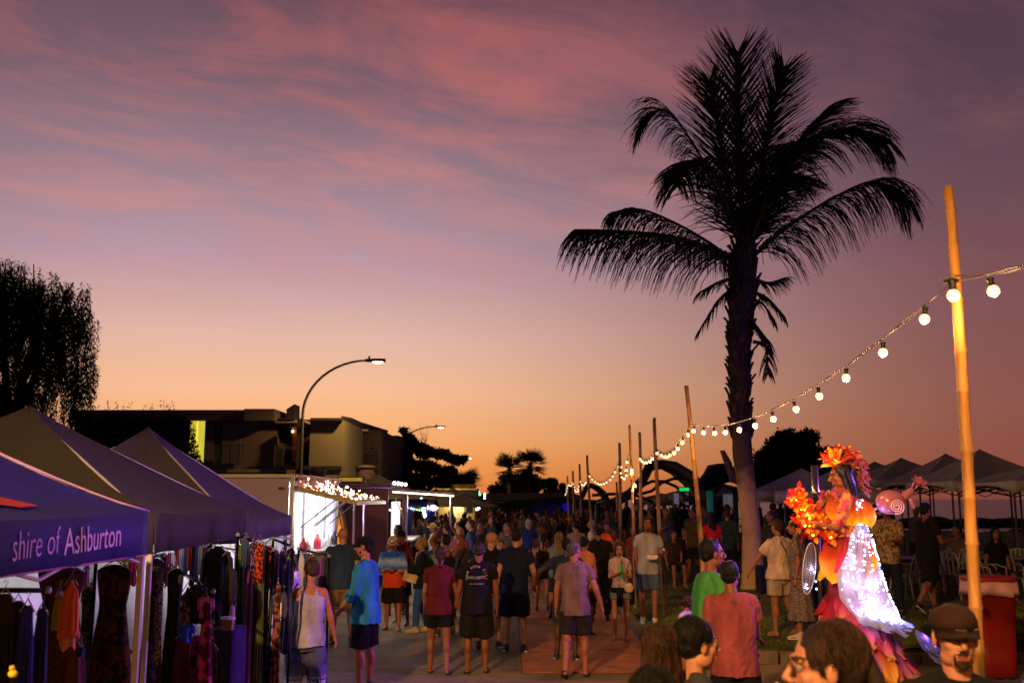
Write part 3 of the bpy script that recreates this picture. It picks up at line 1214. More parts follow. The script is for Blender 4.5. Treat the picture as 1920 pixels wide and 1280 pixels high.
def festoon(A, B, sag, n, label, lights=0, r=.030, skip=0, jitter=.02, wires=2, endbulb=False):
    A, B = Vector(A), Vector(B)
    T = thing('festoon_light_string', label, 'string lights', A, 0, 'festoon light strings')

    def P(t):
        return A.lerp(B, t) - Vector((0, 0, sag * 4 * t * (1 - t))) - A
    for w in range(wires):
        pts = [P(i / 28) + Vector((.006 * math.sin(i * 1.3 + w * 3), .0, .008 * math.cos(i * 1.3 + w * 3) * (1 if 0 < i < 28 else 0))) for i in range(29)]
        M().tube(pts, .0032, 5).build('cable', cable_m, T, True)
    for k in range(n):
        t = (k + .5 + skip) / (n + skip)
        p = P(t) + Vector((rnd.uniform(-1, 1) * .01, 0, 0))
        tilt = Vector((rnd.uniform(-.25, .25), rnd.uniform(-.2, .2), -1)).normalized()
        b_ = M().lathe((0, 0, 0), [(.010, -.018), (.018, -.020), (.019, -.028), (.014, -.032), (.014, -.054), (.018, -.057), (.017, -.062)], 12).build('bulb', sock_m, T, True)
        b_.location = p
        b_.rotation_euler = Vector((0, 0, -1)).rotation_difference(tilt).to_euler()
        M().ell((0, 0, -.062 - r * .86), r, n=14, k=9).build('glass', bulb_m, b_, True)
        if k < lights:
            point_light(T.location + p + tilt * (.062 + 2 * r + .03), (1, .50, .17), 15, .035, T)
    return T


def on(pole, py):
    """a point of the pole at the height seen at py"""
    return None


aA = at(1787, 528, 5.34)
aB = at(1293, 794, 14.45)
a2 = at(1229, 838, 18.95)
a3 = at(1199, 850, 22.4)
a5 = at(1162, 862, 25.9)
a6 = at(1104, 884, 31.9)
a7 = at(1088, 896, 36.9)
a8 = at(1075, 900, 42.9)
a9 = at(1065, 903, 48.9)
festoon(aA, (2.5, -3.2, 3.55), .30, 11, 'string of bulbs running from the nearest pole out of the frame', 11)
festoon(aA, aB, .29, 12, 'long sagging string of bulbs between the nearest pole and the leaning one', 12)
festoon(aB, a2, .22, 9, 'string of bulbs from the leaning pole to the pole standing in the grass', 4)
festoon(a2, a3, .16, 7, 'short bright string of bulbs beside the orange lit pole', 3)
festoon(a5, a6, .42, 12, 'evenly sagging string of bulbs over the crowd, before the small arch')
festoon(a3 + Vector((-.25, 0, .02)), a5, .45, 8, 'deep loop of bulbs between two middle poles', 2)
festoon(a6, a7, .25, 9, 'small loop of bulbs right after the evenly sagging span')
festoon(a7, a8, .4, 10, 'second small loop of bulbs near the far end')
festoon(a8, a9, .12, 9, 'farthest string of bulbs, bunched above the crowd')
festoon(a9, at(1060, 925, 48.5), .0, 9, 'bunched bulbs hanging straight down from the last pole')
festoon(at(1183, 858, 20.5), at(1193, 915, 20.6), .0, 2, 'short hanging flex with two bulbs by the thin bent pole', 2)
# the bulb tied to the nearest pole
t = thing('pole_bulb', 'single glowing bulb strapped to the front of the nearest bamboo pole', 'light bulb', at(1786, 532, 5.30))
M().lathe((0, 0, 0), [(.012, .03), (.026, .02), (.019, 0), (.019, -.03), (.022, -.035)], 12).build('socket', sock_m, t, True)
M().ell((0, 0, -.064), .034, n=14, k=10).build('glass', bulb_m, t, True)
point_light(t.location + Vector((0, -.045, -.14)), (1, .55, .16), 7, .03, t)
ti = thing('cable_tie', 'black ties lashing the light cable to the nearest bamboo pole', 'cable tie', at(1784, 524, 5.4))
M().lathe((0, 0, 0), [(.037, -.02), (.041, -.02), (.041, -.005), (.037, -.005)], 16).build('strap', sock_m, ti, True)
M().tube([(-.07, 0, .0), (0, -.045, .012), (.09, 0, .02), (.24, 0, .035)], .004, 5).build('loose_end', cable_m, ti)


# ================================================================== GAZEBOS
def gazebo(cx, cy, w, d, ze, zp, vh, canopy, label, rz=0, val=None, legm=None, zg=0, arch=0, group='pop-up gazebos and marquees', power=1.0, legs=(0, 1, 2, 3), bow=.045, cat='gazebo', gap=0):
    T = thing('gazebo', label, cat, (cx, cy, zg), rz, group)
    val = val or canopy
    legm = legm or mat('#b9b4ae', .4, metal=.3, var=.05, bump=.05)
    cor = [(-w / 2, -d / 2), (w / 2, -d / 2), (w / 2, d / 2), (-w / 2, d / 2)]
    ze -= zg
    zp -= zg

    def pos(s, u, f):          # side s, u -1..1 along eave, f 0..1 to peak
        a_, b_ = Vector((*cor[s], 0)), Vector((*cor[(s + 1) % 4], 0))
        e = a_.lerp(b_, (u + 1) / 2) * (1 - f)
        hip = f ** 1.18
        z = ze + (zp - ze) * hip - bow * (1 - u * u) * math.sin(math.pi * min(1, f * 1.05)) * 1.6 - .03 * (1 - u * u) * (1 - f)
        return Vector((e.x, e.y, z))
    for s in range(4):
        nu, nf = 14, 12
        vs, fs = [], []
        for j in range(nf + 1):
            for i in range(nu + 1):
                p = pos(s, -1 + 2 * i / nu, j / nf)
                p.z += .008 * math.sin(i * 1.9 + j * 2.3 + s) * (1 - abs(-1 + 2 * i / nu) ** 4) + .006 * math.sin(i * 4.1 - j * .8)
                vs.append(p)
        for j in range(nf):
            for i in range(nu):
                a_ = j * (nu + 1) + i
                fs.append((a_, a_ + 1, a_ + nu + 2, a_ + nu + 1))
        o = M().add(vs, fs).build('roof_panel', canopy, T, True)
        # valance, a thin cloth strip with its own thickness
        a_, b_ = Vector((*cor[s], 0)), Vector((*cor[(s + 1) % 4], 0))
        out = Vector(((a_.y - b_.y), (b_.x - a_.x), 0)).normalized() * -1
        rg = []
        for i in range(25):
            u = -1 + 2 * i / 24
            p = a_.lerp(b_, i / 24)
            zt = ze - .03 * (1 - u * u) + .012
            zb = ze - vh + arch * (1 - abs(u) ** 2.4) + .006 * math.sin(i * 1.1)
            o1 = out * (.006 + .010 * math.sin(i * .9 + s))
            rg.append([Vector((p.x, p.y, zt)) + out * .002, Vector((p.x, p.y, zb)) + o1 + out * .004, Vector((p.x, p.y, zb)) + o1 - out * .002, Vector((p.x, p.y, zt)) - out * .003])
        M().rings(rg).build('valance', val, T, True)
    for i in legs:
        x, y = cor[i]
        x, y = x * .985, y * .985
        M().box((x, y, (ze - .05) / 2), (.04, .04, ze - .05)).build('leg', legm, T, bevel=.004)
        M().box((x, y, .006), (.12, .12, .012)).build('foot_plate', legm, T)
    fm = M()
    for s in range(4):
        a_, b_ = Vector((*cor[s], ze - .06)) * 1, Vector((*cor[(s + 1) % 4], ze - .06))
        a_.x *= .98; a_.y *= .98; b_.x *= .98; b_.y *= .98
        md = (a_ + b_) / 2
        for p, q in ((a_, md), (md, b_)):
            fm.tube([p, q - Vector((0, 0, .28))], .012, 5)
            fm.tube([p - Vector((0, 0, .28)), q], .012, 5)
    for x, y in cor:
        fm.tube([(x * .98, y * .98, ze - .06), (0, 0, zp - .05)], .014, 5)
    fm.build('scissor_frame', legm, T)
    return T, pos


navy = mat('#17175c', .75, 'cloth', var=.15, scale=2, bump=.35, bscale=60)
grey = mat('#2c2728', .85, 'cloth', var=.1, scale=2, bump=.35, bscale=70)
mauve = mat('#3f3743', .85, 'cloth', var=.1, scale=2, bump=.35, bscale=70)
G1, pos1 = gazebo(-4.02, 5.5, 3.0, 3.0, 2.21, 3.1, .29, navy, 'navy council gazebo with white lettering and red shapes, nearest on the stall side', bow=.02)
G2, pos2 = gazebo(-4.75, 9.78, 3.6, 3.6, 2.18, 3.2, .31, grey, 'grey peaked gazebo over clothes racks, tallest of the stall canopies', R(3), bow=.04)
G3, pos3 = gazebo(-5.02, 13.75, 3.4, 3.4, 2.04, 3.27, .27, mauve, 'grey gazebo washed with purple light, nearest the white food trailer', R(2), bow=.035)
# pink rim light along one hip of the navy one, painted as a tube
pip = mat('#c9a3b4', .7, var=.05)
for s in (1,):
    for sgn in (1,):
        M().tube([pos1(s, sgn, f / 10) + Vector((.004, .004, .006)) for f in range(11)], .008, 6).build('rim_piping', pip, G1, True)
M().tube([Vector((1.513, -1.5 + 3 * i / 12, 1.922)) for i in range(13)], .006, 6).build('rim_piping', mat('#a0608a', .7, var=.05), G1, True)

pink_print = mat('#c9a6d8', .8, var=.05, bump=0)
pink2 = mat('#d9b8c8', .8, var=.05, bump=0)
for body, y0, y1, h, m_, off in (('shire of', 5.10, 5.63, .15, pink_print, -.003), ('Ashburton', 5.68, 6.50, .15, pink2, -.0005)):
    me = text_mesh(body, .215, .0015, 'LEFT', offset=off)
    xs = [v.co.x for v in me.vertices]
    x0, x1 = min(xs), max(xs)
    nv = []
    for v in me.vertices:
        f = (v.co.x - x0) / (x1 - x0)
        y = y0 + (y1 - y0) * f - 5.5
        zz = 1.99 + .015 * f + v.co.y
        ii = (y + 1.5) * 8
        nv.append((1.5085 + v.co.z + (.006 + .010 * math.sin(ii * .9 + 1)) * (2.2 - zz) / .29, y, zz))
    for v, c in zip(me.vertices, nv):
        v.co = c
    struct(finish(me, 'lettering', m_, G1), 'stuff')
redp = mat('#a82a1a', .8, var=.1, bump=.1)


def on_panel(pos, s, poly, name, m_, par, lift=.012):
    vs = [pos(s, u, f) for u, f in poly]
    x, y = vs[1] - vs[0], vs[2] - vs[0]
    vs = []
    n_ = len(poly)
    # triangulated fan with inner subdivision to follow the curved cloth
    cu = sum(p[0] for p in poly) / n_
    cf = sum(p[1] for p in poly) / n_
    m_r = M()
    rings_ = []
    for k in range(5):
        q = k / 4
        rings_.append([pos(s, cu + (u - cu) * (1 - q * .98), cf + (f - cf) * (1 - q * .98)) + Vector((lift, 0, lift * .9)) for u, f in poly])
    m_r.rings(rings_, cap=False)
    return m_r.build(name, m_, par, True)


on_panel(pos1, 1, [(-.62, .40), (-.40, .36), (-.30, .28), (-.25, .22), (-.45, .22), (-.66, .26), (-.8, .33)], 'logo_shape', redp, G1)
on_panel(pos1, 1, [(-.24, .27), (-.12, .24), (.06, .19), (.2, .13), (.02, .12), (-.16, .15), (-.22, .2)], 'logo_shape', redp, G1)

# white side walls and strip lamps of the stalls
wallc = mat('#d8d4d0', .8, 'cloth', var=.04, bump=.15)
for (x0, y0, x1, y1, lab) in ((-6.75, 15.55, -3.5, 15.62, 'white cloth side wall closing the far end of the clothes stall'),
                              (-6.6, 7.6, -6.55, 15.3, 'long white cloth wall behind the clothes racks')):
    t = thing('stall_wall', lab, 'tent wall', ((x0 + x1) / 2, (y0 + y1) / 2, 0))
    if abs(x1 - x0) > abs(y1 - y0):
        prof = [((-(x1 - x0) / 2 + (x1 - x0) * i / 40), .03 * math.sin(i * .9)) for i in range(41)]
        rg = [[(x, y, .06), (x, y, 1.78), (x, y + .006, 1.78), (x, y + .006, .06)] for x, y in prof]
    else:
        prof = [(.03 * math.sin(i * .9), (-(y1 - y0) / 2 + (y1 - y0) * i / 60)) for i in range(61)]
        rg = [[(x, y, .06), (x, y, 1.85), (x + .006, y, 1.85), (x + .006, y, .06)] for x, y in prof]
    M().rings(rg).build('cloth', wallc, t, True)
for (x, y, z, L, lab, pw) in ((-4.8, 9.6, 2.05, 1.2, 'white strip lamp under the grey gazebo', 40), (-4.6, 14.6, 1.98, 1.2, 'white strip lamp under the purple lit gazebo', 60), (-4.7, 12.6, 1.95, 1.2, 'white strip lamp at the gap between the two grey gazebos', 60)):
    t = thing('strip_lamp', lab, 'lamp', (x, y, z))
    M().box((0, 0, .03), (L, .06, .03)).build('housing', dark_metal, t)
    M().tube([(-L / 2, 0, 0), (L / 2, 0, 0)], .018, 8).build('tube', glow('#e8ecff', 12), t, True)
    M().tube([(-L / 2 + .05, 0, .04), (-L / 2 + .05, 0, .32)], .005, 4).build('hanger', dark_metal, t)
    M().tube([(L / 2 - .05, 0, .04), (L / 2 - .05, 0, .32)], .005, 4).build('hanger', dark_metal, t)
    point_light((x, y, z - .06), (.92, .93, 1), pw, .25, t)

# stage lamp on a stand outside the frame, the purple wash
def par_can(x, y, z, aim, col, pw, ang, lab):
    t = thing('stage_lamp', lab, 'stage lamp', (x, y, 0), 0)
    M().tube([(0, 0, .3), (0, 0, z - .2)], .025, 8).build('stand', dark_metal, t)
    for k in range(3):
        a_ = k * 2.094
        M().tube([(0, 0, .7), (.5 * math.cos(a_), .5 * math.sin(a_), .02)], .015, 6).build('leg', dark_metal, t)
    d = (Vector(aim) - Vector((x, y, z))).normalized()
    M().tube([Vector((0, 0, z)) - d * .22, Vector((0, 0, z)) - d * .18, Vector((0, 0, z)) + d * .1], [.05, .1, .11], 14).build('can', dark_metal, t, True)
    M().tube([Vector((0, 0, z)) + d * .1, Vector((0, 0, z)) + d * .105], .095, 14).build('lens', glow('#5a30ff', 8), t)
    point_light(Vector((x, y, z)) + d * .16, col, pw, .09, t, spot=ang, aim=aim, name='stage_light')
    return t


par_can(8.6, 12.2, 4.3, (-4.2, 10.6, 3.2), (.40, .09, 1.0), 5600, 60, 'tall stage lamp washing the stalls with purple light')
par_can(8.3, 12.6, 3.9, (2.2, 6.0, 1.9), (.16, .05, 1.0), 420, 60, 'stage lamp beside the marquees aimed at the nearest bamboo pole')
par_can(8.9, 12.8, 3.9, (4.8, 22, 4.5), (.18, .05, 1.0), 900, 60, 'stage lamp aimed up at the coconut palm')


# ================================================================== FOOD TRAILERS
def wheel(par, x, y, r=.32):
    w = M().lathe((0, 0, 0), [(.05, -.1), (r * .9, -.1), (r, -.06), (r, .06), (r * .9, .1), (.05, .1)], 20).build('wheel', mat('#0e0e0e', .8), par, True)
    w.location = (x, y, r)
    w.rotation_euler = (0, R(90), 0)
    M().lathe((0, 0, 0), [(.02, .11), (r * .55, .105), (r * .6, .08)], 16).build('rim', mat('#9a9a9a', .3, metal=.8), w, True)


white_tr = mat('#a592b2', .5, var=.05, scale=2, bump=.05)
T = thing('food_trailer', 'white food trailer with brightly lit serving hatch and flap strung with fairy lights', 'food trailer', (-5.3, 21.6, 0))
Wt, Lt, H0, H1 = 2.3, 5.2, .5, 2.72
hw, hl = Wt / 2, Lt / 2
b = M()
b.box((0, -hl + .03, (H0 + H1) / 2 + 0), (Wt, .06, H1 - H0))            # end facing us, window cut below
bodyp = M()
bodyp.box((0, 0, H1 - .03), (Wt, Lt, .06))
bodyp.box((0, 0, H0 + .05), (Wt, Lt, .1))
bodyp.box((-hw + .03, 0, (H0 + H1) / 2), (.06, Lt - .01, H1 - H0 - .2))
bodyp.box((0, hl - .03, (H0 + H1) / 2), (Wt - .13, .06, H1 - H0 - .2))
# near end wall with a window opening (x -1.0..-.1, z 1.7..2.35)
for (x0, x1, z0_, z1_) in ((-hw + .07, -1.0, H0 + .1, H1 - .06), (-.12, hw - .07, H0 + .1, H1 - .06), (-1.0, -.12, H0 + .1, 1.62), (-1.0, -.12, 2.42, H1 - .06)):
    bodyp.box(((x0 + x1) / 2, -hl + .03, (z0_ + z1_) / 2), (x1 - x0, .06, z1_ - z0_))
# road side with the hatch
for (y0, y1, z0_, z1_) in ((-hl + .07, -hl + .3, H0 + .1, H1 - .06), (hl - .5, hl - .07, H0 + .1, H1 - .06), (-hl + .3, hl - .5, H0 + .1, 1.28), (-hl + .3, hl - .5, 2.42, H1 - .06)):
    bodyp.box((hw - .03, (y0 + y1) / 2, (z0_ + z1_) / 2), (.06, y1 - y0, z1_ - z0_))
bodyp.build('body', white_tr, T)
for sx in (-1, 1):
    M().box((sx * (hw + .004), -hl - .004, (H0 + H1) / 2), (.07, .07, H1 - H0 + .04)).build('corner_trim', mat('#c9bfae', .4, var=.05), T, bevel=.01)
M().box((0, -hl - .01, H1 + .01), (Wt + .1, .09, .07)).build('roof_trim', mat('#d0c2a6', .4, var=.05), T, bevel=.01)
M().box((hw + .01, 0, H1 + .015), (.09, Lt, .07)).build('roof_trim', mat('#b05a50', .5, var=.05), T)
wf = M()
for bx_ in ((-.56, 2.44, 1.0, .05), (-.56, 1.6, 1.0, .05)):
    wf.box((bx_[0], -hl - .012, bx_[1]), (bx_[2], .03, bx_[3]))
for x_ in (-1.03, -.09):
    wf.box((x_, -hl - .012, 2.02), (.05, .03, .79))
wf = wf.build('window_frame', mat('#aaa0a8', .4), T)
M().box((-.56, -hl + .02, 2.02), (.88, .008, .8)).build('pane', mat('#9fb4c8', .08, trans=.9, var=0, bump=0), wf)
inter = mat('#e6e6ea', .5, var=.02, bump=0)
M().box((-hw + .09, 0, 1.5), (.02, Lt - .2, 1.9)).build('inner_wall', inter, T)
M().box((0, hl - .1, 1.5), (Wt - .2, .02, 1.9)).build('inner_wall', inter, T)
M().box((0, 0, .62), (Wt - .2, Lt - .2, .02)).build('inner_floor', mat('#777777'), T)
M().box((0, 0, H1 - .08), (Wt - .2, Lt - .2, .02)).build('inner_ceiling', inter, T)
for y_ in (-1.3, .2, 1.6):
    M().box((.0, y_, H1 - .12), (.9, .12, .03)).build('ceiling_lamp', glow('#e6f0ff', 14), T)
    point_light(T.location + Vector((.1, y_, H1 - .2)), (.9, .95, 1), 150, .2, T)
for y_ in (-1.0, .35, 1.3):
    M().box((hw - .1, y_, 1.85), (.05, .09, 1.14)).build('hatch_post', mat('#c8c2d0', .4), T)
M().box((hw + .12, -.1, 1.26), (.36, 4.3, .04)).build('serving_shelf', mat('#c0c0c8', .3, metal=.5), T, bevel=.006)
M().box((-.2, 0, 1.0), (.6, 4.6, .8)).build('counter', mat('#aab0b8', .3, metal=.6), T)
for i, (y_, hgt_, c_) in enumerate(((-1.9, .28, '#c8405a'), (-1.55, .22, '#e8e8e8'), (-.5, .3, '#c03048'), (-.2, .18, '#b8d0e0'), (.7, .25, '#d8d8d8'), (1.5, .3, '#303038'))):
    k = M().lathe((0, 0, 0), [(.02, 0), (.075, 0), (.08, hgt_ * .6), (.035, hgt_ * .8), (.03, hgt_), (.01, hgt_)], 12).build('serving_jar', mat(c_, .3), None, True)
    k.location = T.location + Vector((hw + .1, y_, 1.28))
    tag(k, ['red topped jar at the near end of the serving shelf', 'white squat jar second on the serving shelf', 'red jar midway on the serving shelf', 'pale blue squat jar midway on the serving shelf',
            'white jar past the middle of the serving shelf', 'black jar at the far end of the serving shelf'][i], 'jar', 'jars on the serving shelf of the white trailer')
M().box((-.1, 1.2, 1.75), (.5, .5, .4)).build('oven', mat('#6a6e78', .3, metal=.7), T)
# flap: slopes down and out from the side, near edge is a cream beam
fa, fb_ = Vector((hw + .03, -2.35, 2.50)), Vector((hw + 1.15, -2.35, 2.24))
M().slab([fa, fb_, fb_ + Vector((0, 4.5, 0)), fa + Vector((0, 4.5, 0))], (0, 0, .03)).build('flap', mat('#b88a84', .6, var=.1), T)
M().box((fa + fb_) / 2 + Vector((0, -.02, -.0)), ((fb_ - fa).length + .04, .05, .09), ry=math.atan2(fa.z - fb_.z, fb_.x - fa.x)).build('flap_beam', mat('#c8b486', .5), T)
M().box((hw + 1.16, -.1, 2.22), (.05, 4.5, .07)).build('flap_beam', mat('#c8a890', .5), T)
for y_, in ((-1.9,), (-.6,), (-.3,), (1.2,)):
    M().tube([(hw + .03, y_, 1.75), (hw + .75, y_ + .05, 2.33)], .014, 5).build('gas_strut', mat('#18181c', .5), T)
for (x_, y_) in ((hw + 1.12, -2.2), (hw + 1.12, -.9)):
    M().tube([(x_, y_, 0), (x_, y_, 2.2)], .02, 8).build('prop_pole', mat('#b9a9e0', .4, metal=.4), T)
fl = M()
cols_f = ['#ffb07a', '#ffd9b0', '#fff0e0']
for j, cf in enumerate(cols_f):
    fl = M()
    for i in range(60):
        q = rnd.random()
        y_ = rnd.uniform(-2.35, 2.1)
        p = Vector((hw + .02 + q * 1.1, y_, 2.53 - .26 * q + rnd.uniform(.0, .17 * (1 - q) + .03)))
        fl.ell(p, .010 if j < 2 else .014, n=5, k=3)
    o = fl.build('fairy_lights', glow(cf, 9 if j < 2 else 16), T)
    struct(o, 'stuff')
lc = M()
for i in range(60):
    y_ = -2.35 + 4.4 * i / 60
    lc.box((hw + .06, y_, 2.62 + .02 * math.sin(i)), (.012, .07, .15 + .03 * math.sin(i * 1.7)))
struct(lc.build('ruffle_trim', mat('#d08a86', .7, var=.2), T), 'stuff')
point_light(T.location + Vector((hw + .9, -.8, 2.05)), (1, .82, .7), 90, .3, T)
wheel(T, -hw + .15, -.4)
wheel(T, hw - .12, -.4)
wheel(T, hw - .12, .4)
M().box((.1, -hl - .02, 1.05), (.02, .02, .9)).build('pipe', mat('#777777'), T)
M().ell((.95, -hl - .012, 2.5), (.07, .02, .03)).build('marker_lamp', mat('#504060', .3), T, True)
M().ell((-.3, -hl - .05, 2.52), (.09, .07, .05)).build('flood_lamp', dark_metal, T, True)
M().tube([(-1.02, -hl - .03, 2.52), (.02, -hl - .03, 2.52)], .015, 6).build('awning_rail', mat('#d0c0c8', .3), T)
M().lathe((.9, 1.2, H1), [(.16, 0), (.16, .2), (.2, .22), (.19, .27), (.03, .3)], 16).build('roof_vent', mat('#55454a', .5, metal=.5), T, True)

# maroon trailer with arched golden opening
mar = mat('#6a3238', .55, var=.08, scale=2, bump=.05)
T = thing('food_trailer', 'maroon food trailer with arched golden opening and white lit menu boards on its side', 'food trailer', (-4.42, 29.6, 0))
hw, hl, H0, H1 = 1.15, 2.4, .45, 2.68
bp = M()
bp.box((0, 0, H1 - .03), (2 * hw, 2 * hl, .06)).box((0, 0, H0 + .05), (2 * hw, 2 * hl, .1))
bp.box((-hw + .03, 0, (H0 + H1) / 2), (.06, 2 * hl - .01, H1 - H0 - .2))
bp.box((.38, -hl + .03, (H0 + H1) / 2), (1.4, .06, H1 - H0 - .2))
bp.box((hw - .03, 1.6, (H0 + H1) / 2), (.06, 1.4, H1 - H0 - .2))
bp.box((hw - .03, -.8, .85), (.06, 3.1, .7))
bp.build('body', mar, T)
M().box((.0, -hl - .01, H1 + .01), (2 * hw + .06, .06, .06)).build('roof_trim', mat('#8a4a48', .5), T)
# arch: a low vaulted annex with golden lining beside the trailer end
ar = M()
n_ = 16
cx_, w_, z_s, z_t = -.62, .62, .9, 2.45
rg = []
for i in range(n_ + 1):
    a_ = math.pi * i / n_
    x_, z_ = cx_ - w_ * math.cos(a_), z_s + (z_t - z_s) * math.sin(a_) ** .75
    x2, z2 = cx_ - (w_ + .06) * math.cos(a_), z_s + (z_t + .06 - z_s) * math.sin(a_) ** .75
    rg.append([(x_, -hl - .55, z_), (x_, -hl - .02, z_), (x2, -hl - .02, z2), (x2, -hl - .55, z2)])
M().rings(rg).build('arch_hood', mat('#a89068', .6, var=.1), T, True)
gold = mat('#c98a2a', .35, var=.3, scale=6, bump=.6, bscale=12, metal=.4)
M().add([(cx_ - w_ * .99 * math.cos(math.pi * i / n_), -hl - .012, z_s + (z_t - z_s) * .99 * math.sin(math.pi * i / n_) ** .75) for i in range(n_ + 1)], [tuple(range(n_ + 1))]).build('golden_lining', gold, T)
for (p, q) in (((-.95, 1.0), (-.35, 2.35)), ((-.95, 1.9), (-.3, 1.9)), ((-.35, 2.35), (-.05, 1.2)), ((-.9, 1.15), (-.1, 1.0))):
    M().tube([(p[0], -hl - .06, p[1]), (q[0], -hl - .06, q[1])], .022, 6).build('arch_strut', mat('#2a180e', .6), T)
M().box((-1.05, -hl - .3, 1.3), (.3, .3, 1.6)).build('door_leaf', mat('#2c1a26', .6), T)
point_light(T.location + Vector((-.62, -hl - .38, 1.3)), (1, .6, .18), 55, .08, T)
M().ell((-.62, -hl - .42, 1.02), .05).build('lamp', glow('#ffb84a', 14), T, True)
for i, (y_, c_) in enumerate(((-2.1, '#fff4e8'), (-1.6, '#f4ece8'), (-1.1, '#fffdf0'), (-.6, '#efe6da'))):
    bd = M().box((hw + .02, y_, 1.75), (.03, .46, .95)).build('menu_board', mat(c_, .6, emit=c_, es=.7), T, bevel=.008)
    pm = M()
    for k in range(9):
        pm.box((hw + .038, y_ + rnd.uniform(-.06, .06), 2.12 - k * .09), (.004, rnd.uniform(.15, .32), .025))
    struct(pm.build('menu_print', mat('#8a6a58', .8), bd), 'stuff')
M().box((hw + .3, -.8, 1.2), (.5, 3.2, .05)).build('serving_shelf', mat('#d8d2c0', .4), T)
for k, y_ in enumerate((-2.3, -1.4, -.5, .5)):
    M().ell((hw + .08, y_, H1 + .05), .045).build('lamp', glow('#fff6e6', 14), T, True)
M().slab([(hw, -2.38, 2.55), (hw + 1.7, -2.38, 2.42), (hw + 1.7, .6, 2.42), (hw, .6, 2.55)], (0, 0, .04)).build('flap', mat('#c8a88a', .5), T)
M().tube([(hw + .04, -2.38, 2.49), (hw + 1.7, -2.38, 2.38)], .018, 8).build('strip_light', glow('#fff2e0', 5), T)
for x_ in (hw + .42, hw + 1.62):
    M().tube([(x_, -2.3, 0), (x_, -2.3, 2.4)], .03, 8).build('prop_pole', mat('#8f8a84', .4, metal=.5), T)
M().tube([(hw + .42, -2.3, 1.6), (hw + .1, -2.3, 2.35)], .015, 6).build('brace', mat('#8f8a84', .4), T)
point_light(T.location + Vector((hw + .9, -1.6, 2.25)), (1, .9, .8), 130, .2, T)
wheel(T, hw - .12, .3)
wheel(T, -hw + .12, .3)
ty = M().box((-.1, -1.2, H1 + .14), (.75, .5, .2)).build('roof_box', mat('#3a3020', .5), T, bevel=.03)
M().box((-.1, -1.47, H1 + .16), (.66, .02, .1)).build('lit_edge', mat('#c8a030', .5, emit='#c8a030', es=.5), ty)

# far stall: dark tent with coloured fairy lights
T, _p = gazebo(-5.1, 38, 4.2, 4.2, 2.3, 3.2, .3, mat('#15183a', .8, 'cloth', var=.15), 'dark blue stall tent edged with coloured fairy lights beyond the maroon trailer', group=None)
blue_d = translucent('#2a2a9a', .5)
for i in range(3):
    rg = []
    for k in range(13):
        x_ = 2.0 - .03 * (k % 2)
        y_ = -2.0 + i * 1.3 + k * .07
        rg.append([(x_, y_, .2), (x_, y_, 1.95), (x_ + .01, y_, 1.95), (x_ + .01, y_, .2)])
    M().rings(rg).build('drape', blue_d, T, True)
for i in range(3):
    rg = [[(-1.6 + i * 1.2 + k * .07, -2.0 - .03 * (k % 2), z_) for z_ in (.2, 1.95)] + [(-1.6 + i * 1.2 + k * .07, -2.01 - .03 * (k % 2), z_) for z_ in (1.95, .2)] for k in range(11)]
    M().rings(rg).build('drape', blue_d, T, True)
point_light((-4.6, 37, 1.2), (.2, .2, 1), 110, .2, T)
for i, cf in enumerate(('#ffe9d0', '#58b8ff', '#ff7a3a', '#4dff9a', '#ffffff', '#7a5aff')):
    fm = M()
    for k in range(7):
        q = (k * 6 + i) / 42
        fm.ell((2.25 - .2 * q + (0 if k % 2 else -.0), -2.2 + 4.2 * q, 1.98 + .05 * math.sin(q * 30)), .035 + .02 * (k % 3 == 0), n=7, k=5)
        fm.ell((-1.9 + 4.0 * q, -2.15, 1.95 + .04 * math.sin(q * 25)), .03, n=7, k=5)
    struct(fm.build('fairy_lights', glow(cf, 7), T), 'stuff')

# cream truck far off with a yellow lamp under its eave
cr = mat('#a8905a', .6, var=.08, bump=.05)
a_, b_ = at(822, 917, 52), at(893, 990, 52)
cx_ = (a_.x + b_.x) / 2
T = thing('food_truck', 'cream box truck with a yellow lamp under its eave, far down the stall row', 'food truck', (cx_, 53.5, 0))
W2 = (b_.x - a_.x) / 2
M().box((0, 0, 1.4), (2 * W2, 3, 1.9)).build('body', cr, T, bevel=.04)
M().box((0, -.1, a_.z - .32), (2 * W2 + .06, 3.1, .62)).build('dark_header', mat('#141210', .6), T, bevel=.02)
M().box((0, -.1, a_.z + .01), (2 * W2 + .1, 3.2, .07)).build('roof_edge', mat('#c8b050', .5), T)
M().box((.3, .2, a_.z + .15), (1.2, 1, .25)).build('roof_box', mat('#7a6a2a', .6), T, bevel=.03)
M().box((.62, -1.51, 1.85), (.34, .03, .5)).build('window', mat('#0a0a0c', .2), T)
M().box((.1, -1.53, 1.3), (.5, .03, 1.3)).build('door', mat('#c8b890', .5), T)
l_ = M().ell((-.1, -1.75, a_.z - .42), (.42, .14, .07)).build('lamp', glow('#fff2b0', 14), T, True)
point_light(T.location + Vector((-.1, -1.9, a_.z - .6)), (1, .85, .45), 90, .2, T)
wheel(T, W2 - .1, .8)
wheel(T, -W2 + .1, .8)
# brown cloth hanging beside it
t = thing('cloth_banner', 'dark brown cloth draped beside the cream truck', 'cloth', (at(905, 960, 51).x, 51, 0))
rg = [[(-.5 + k * .1, .06 * math.sin(k * 1.7), .2), (-.35 + k * .07, .05 * math.sin(k * 1.7), 2.3), (-.35 + k * .07, .03 + .05 * math.sin(k * 1.7), 2.3), (-.5 + k * .1, .03 + .06 * math.sin(k * 1.7), .2)] for k in range(12)]
M().rings(rg).build('cloth', mat('#3a1c12', .9), t, True)
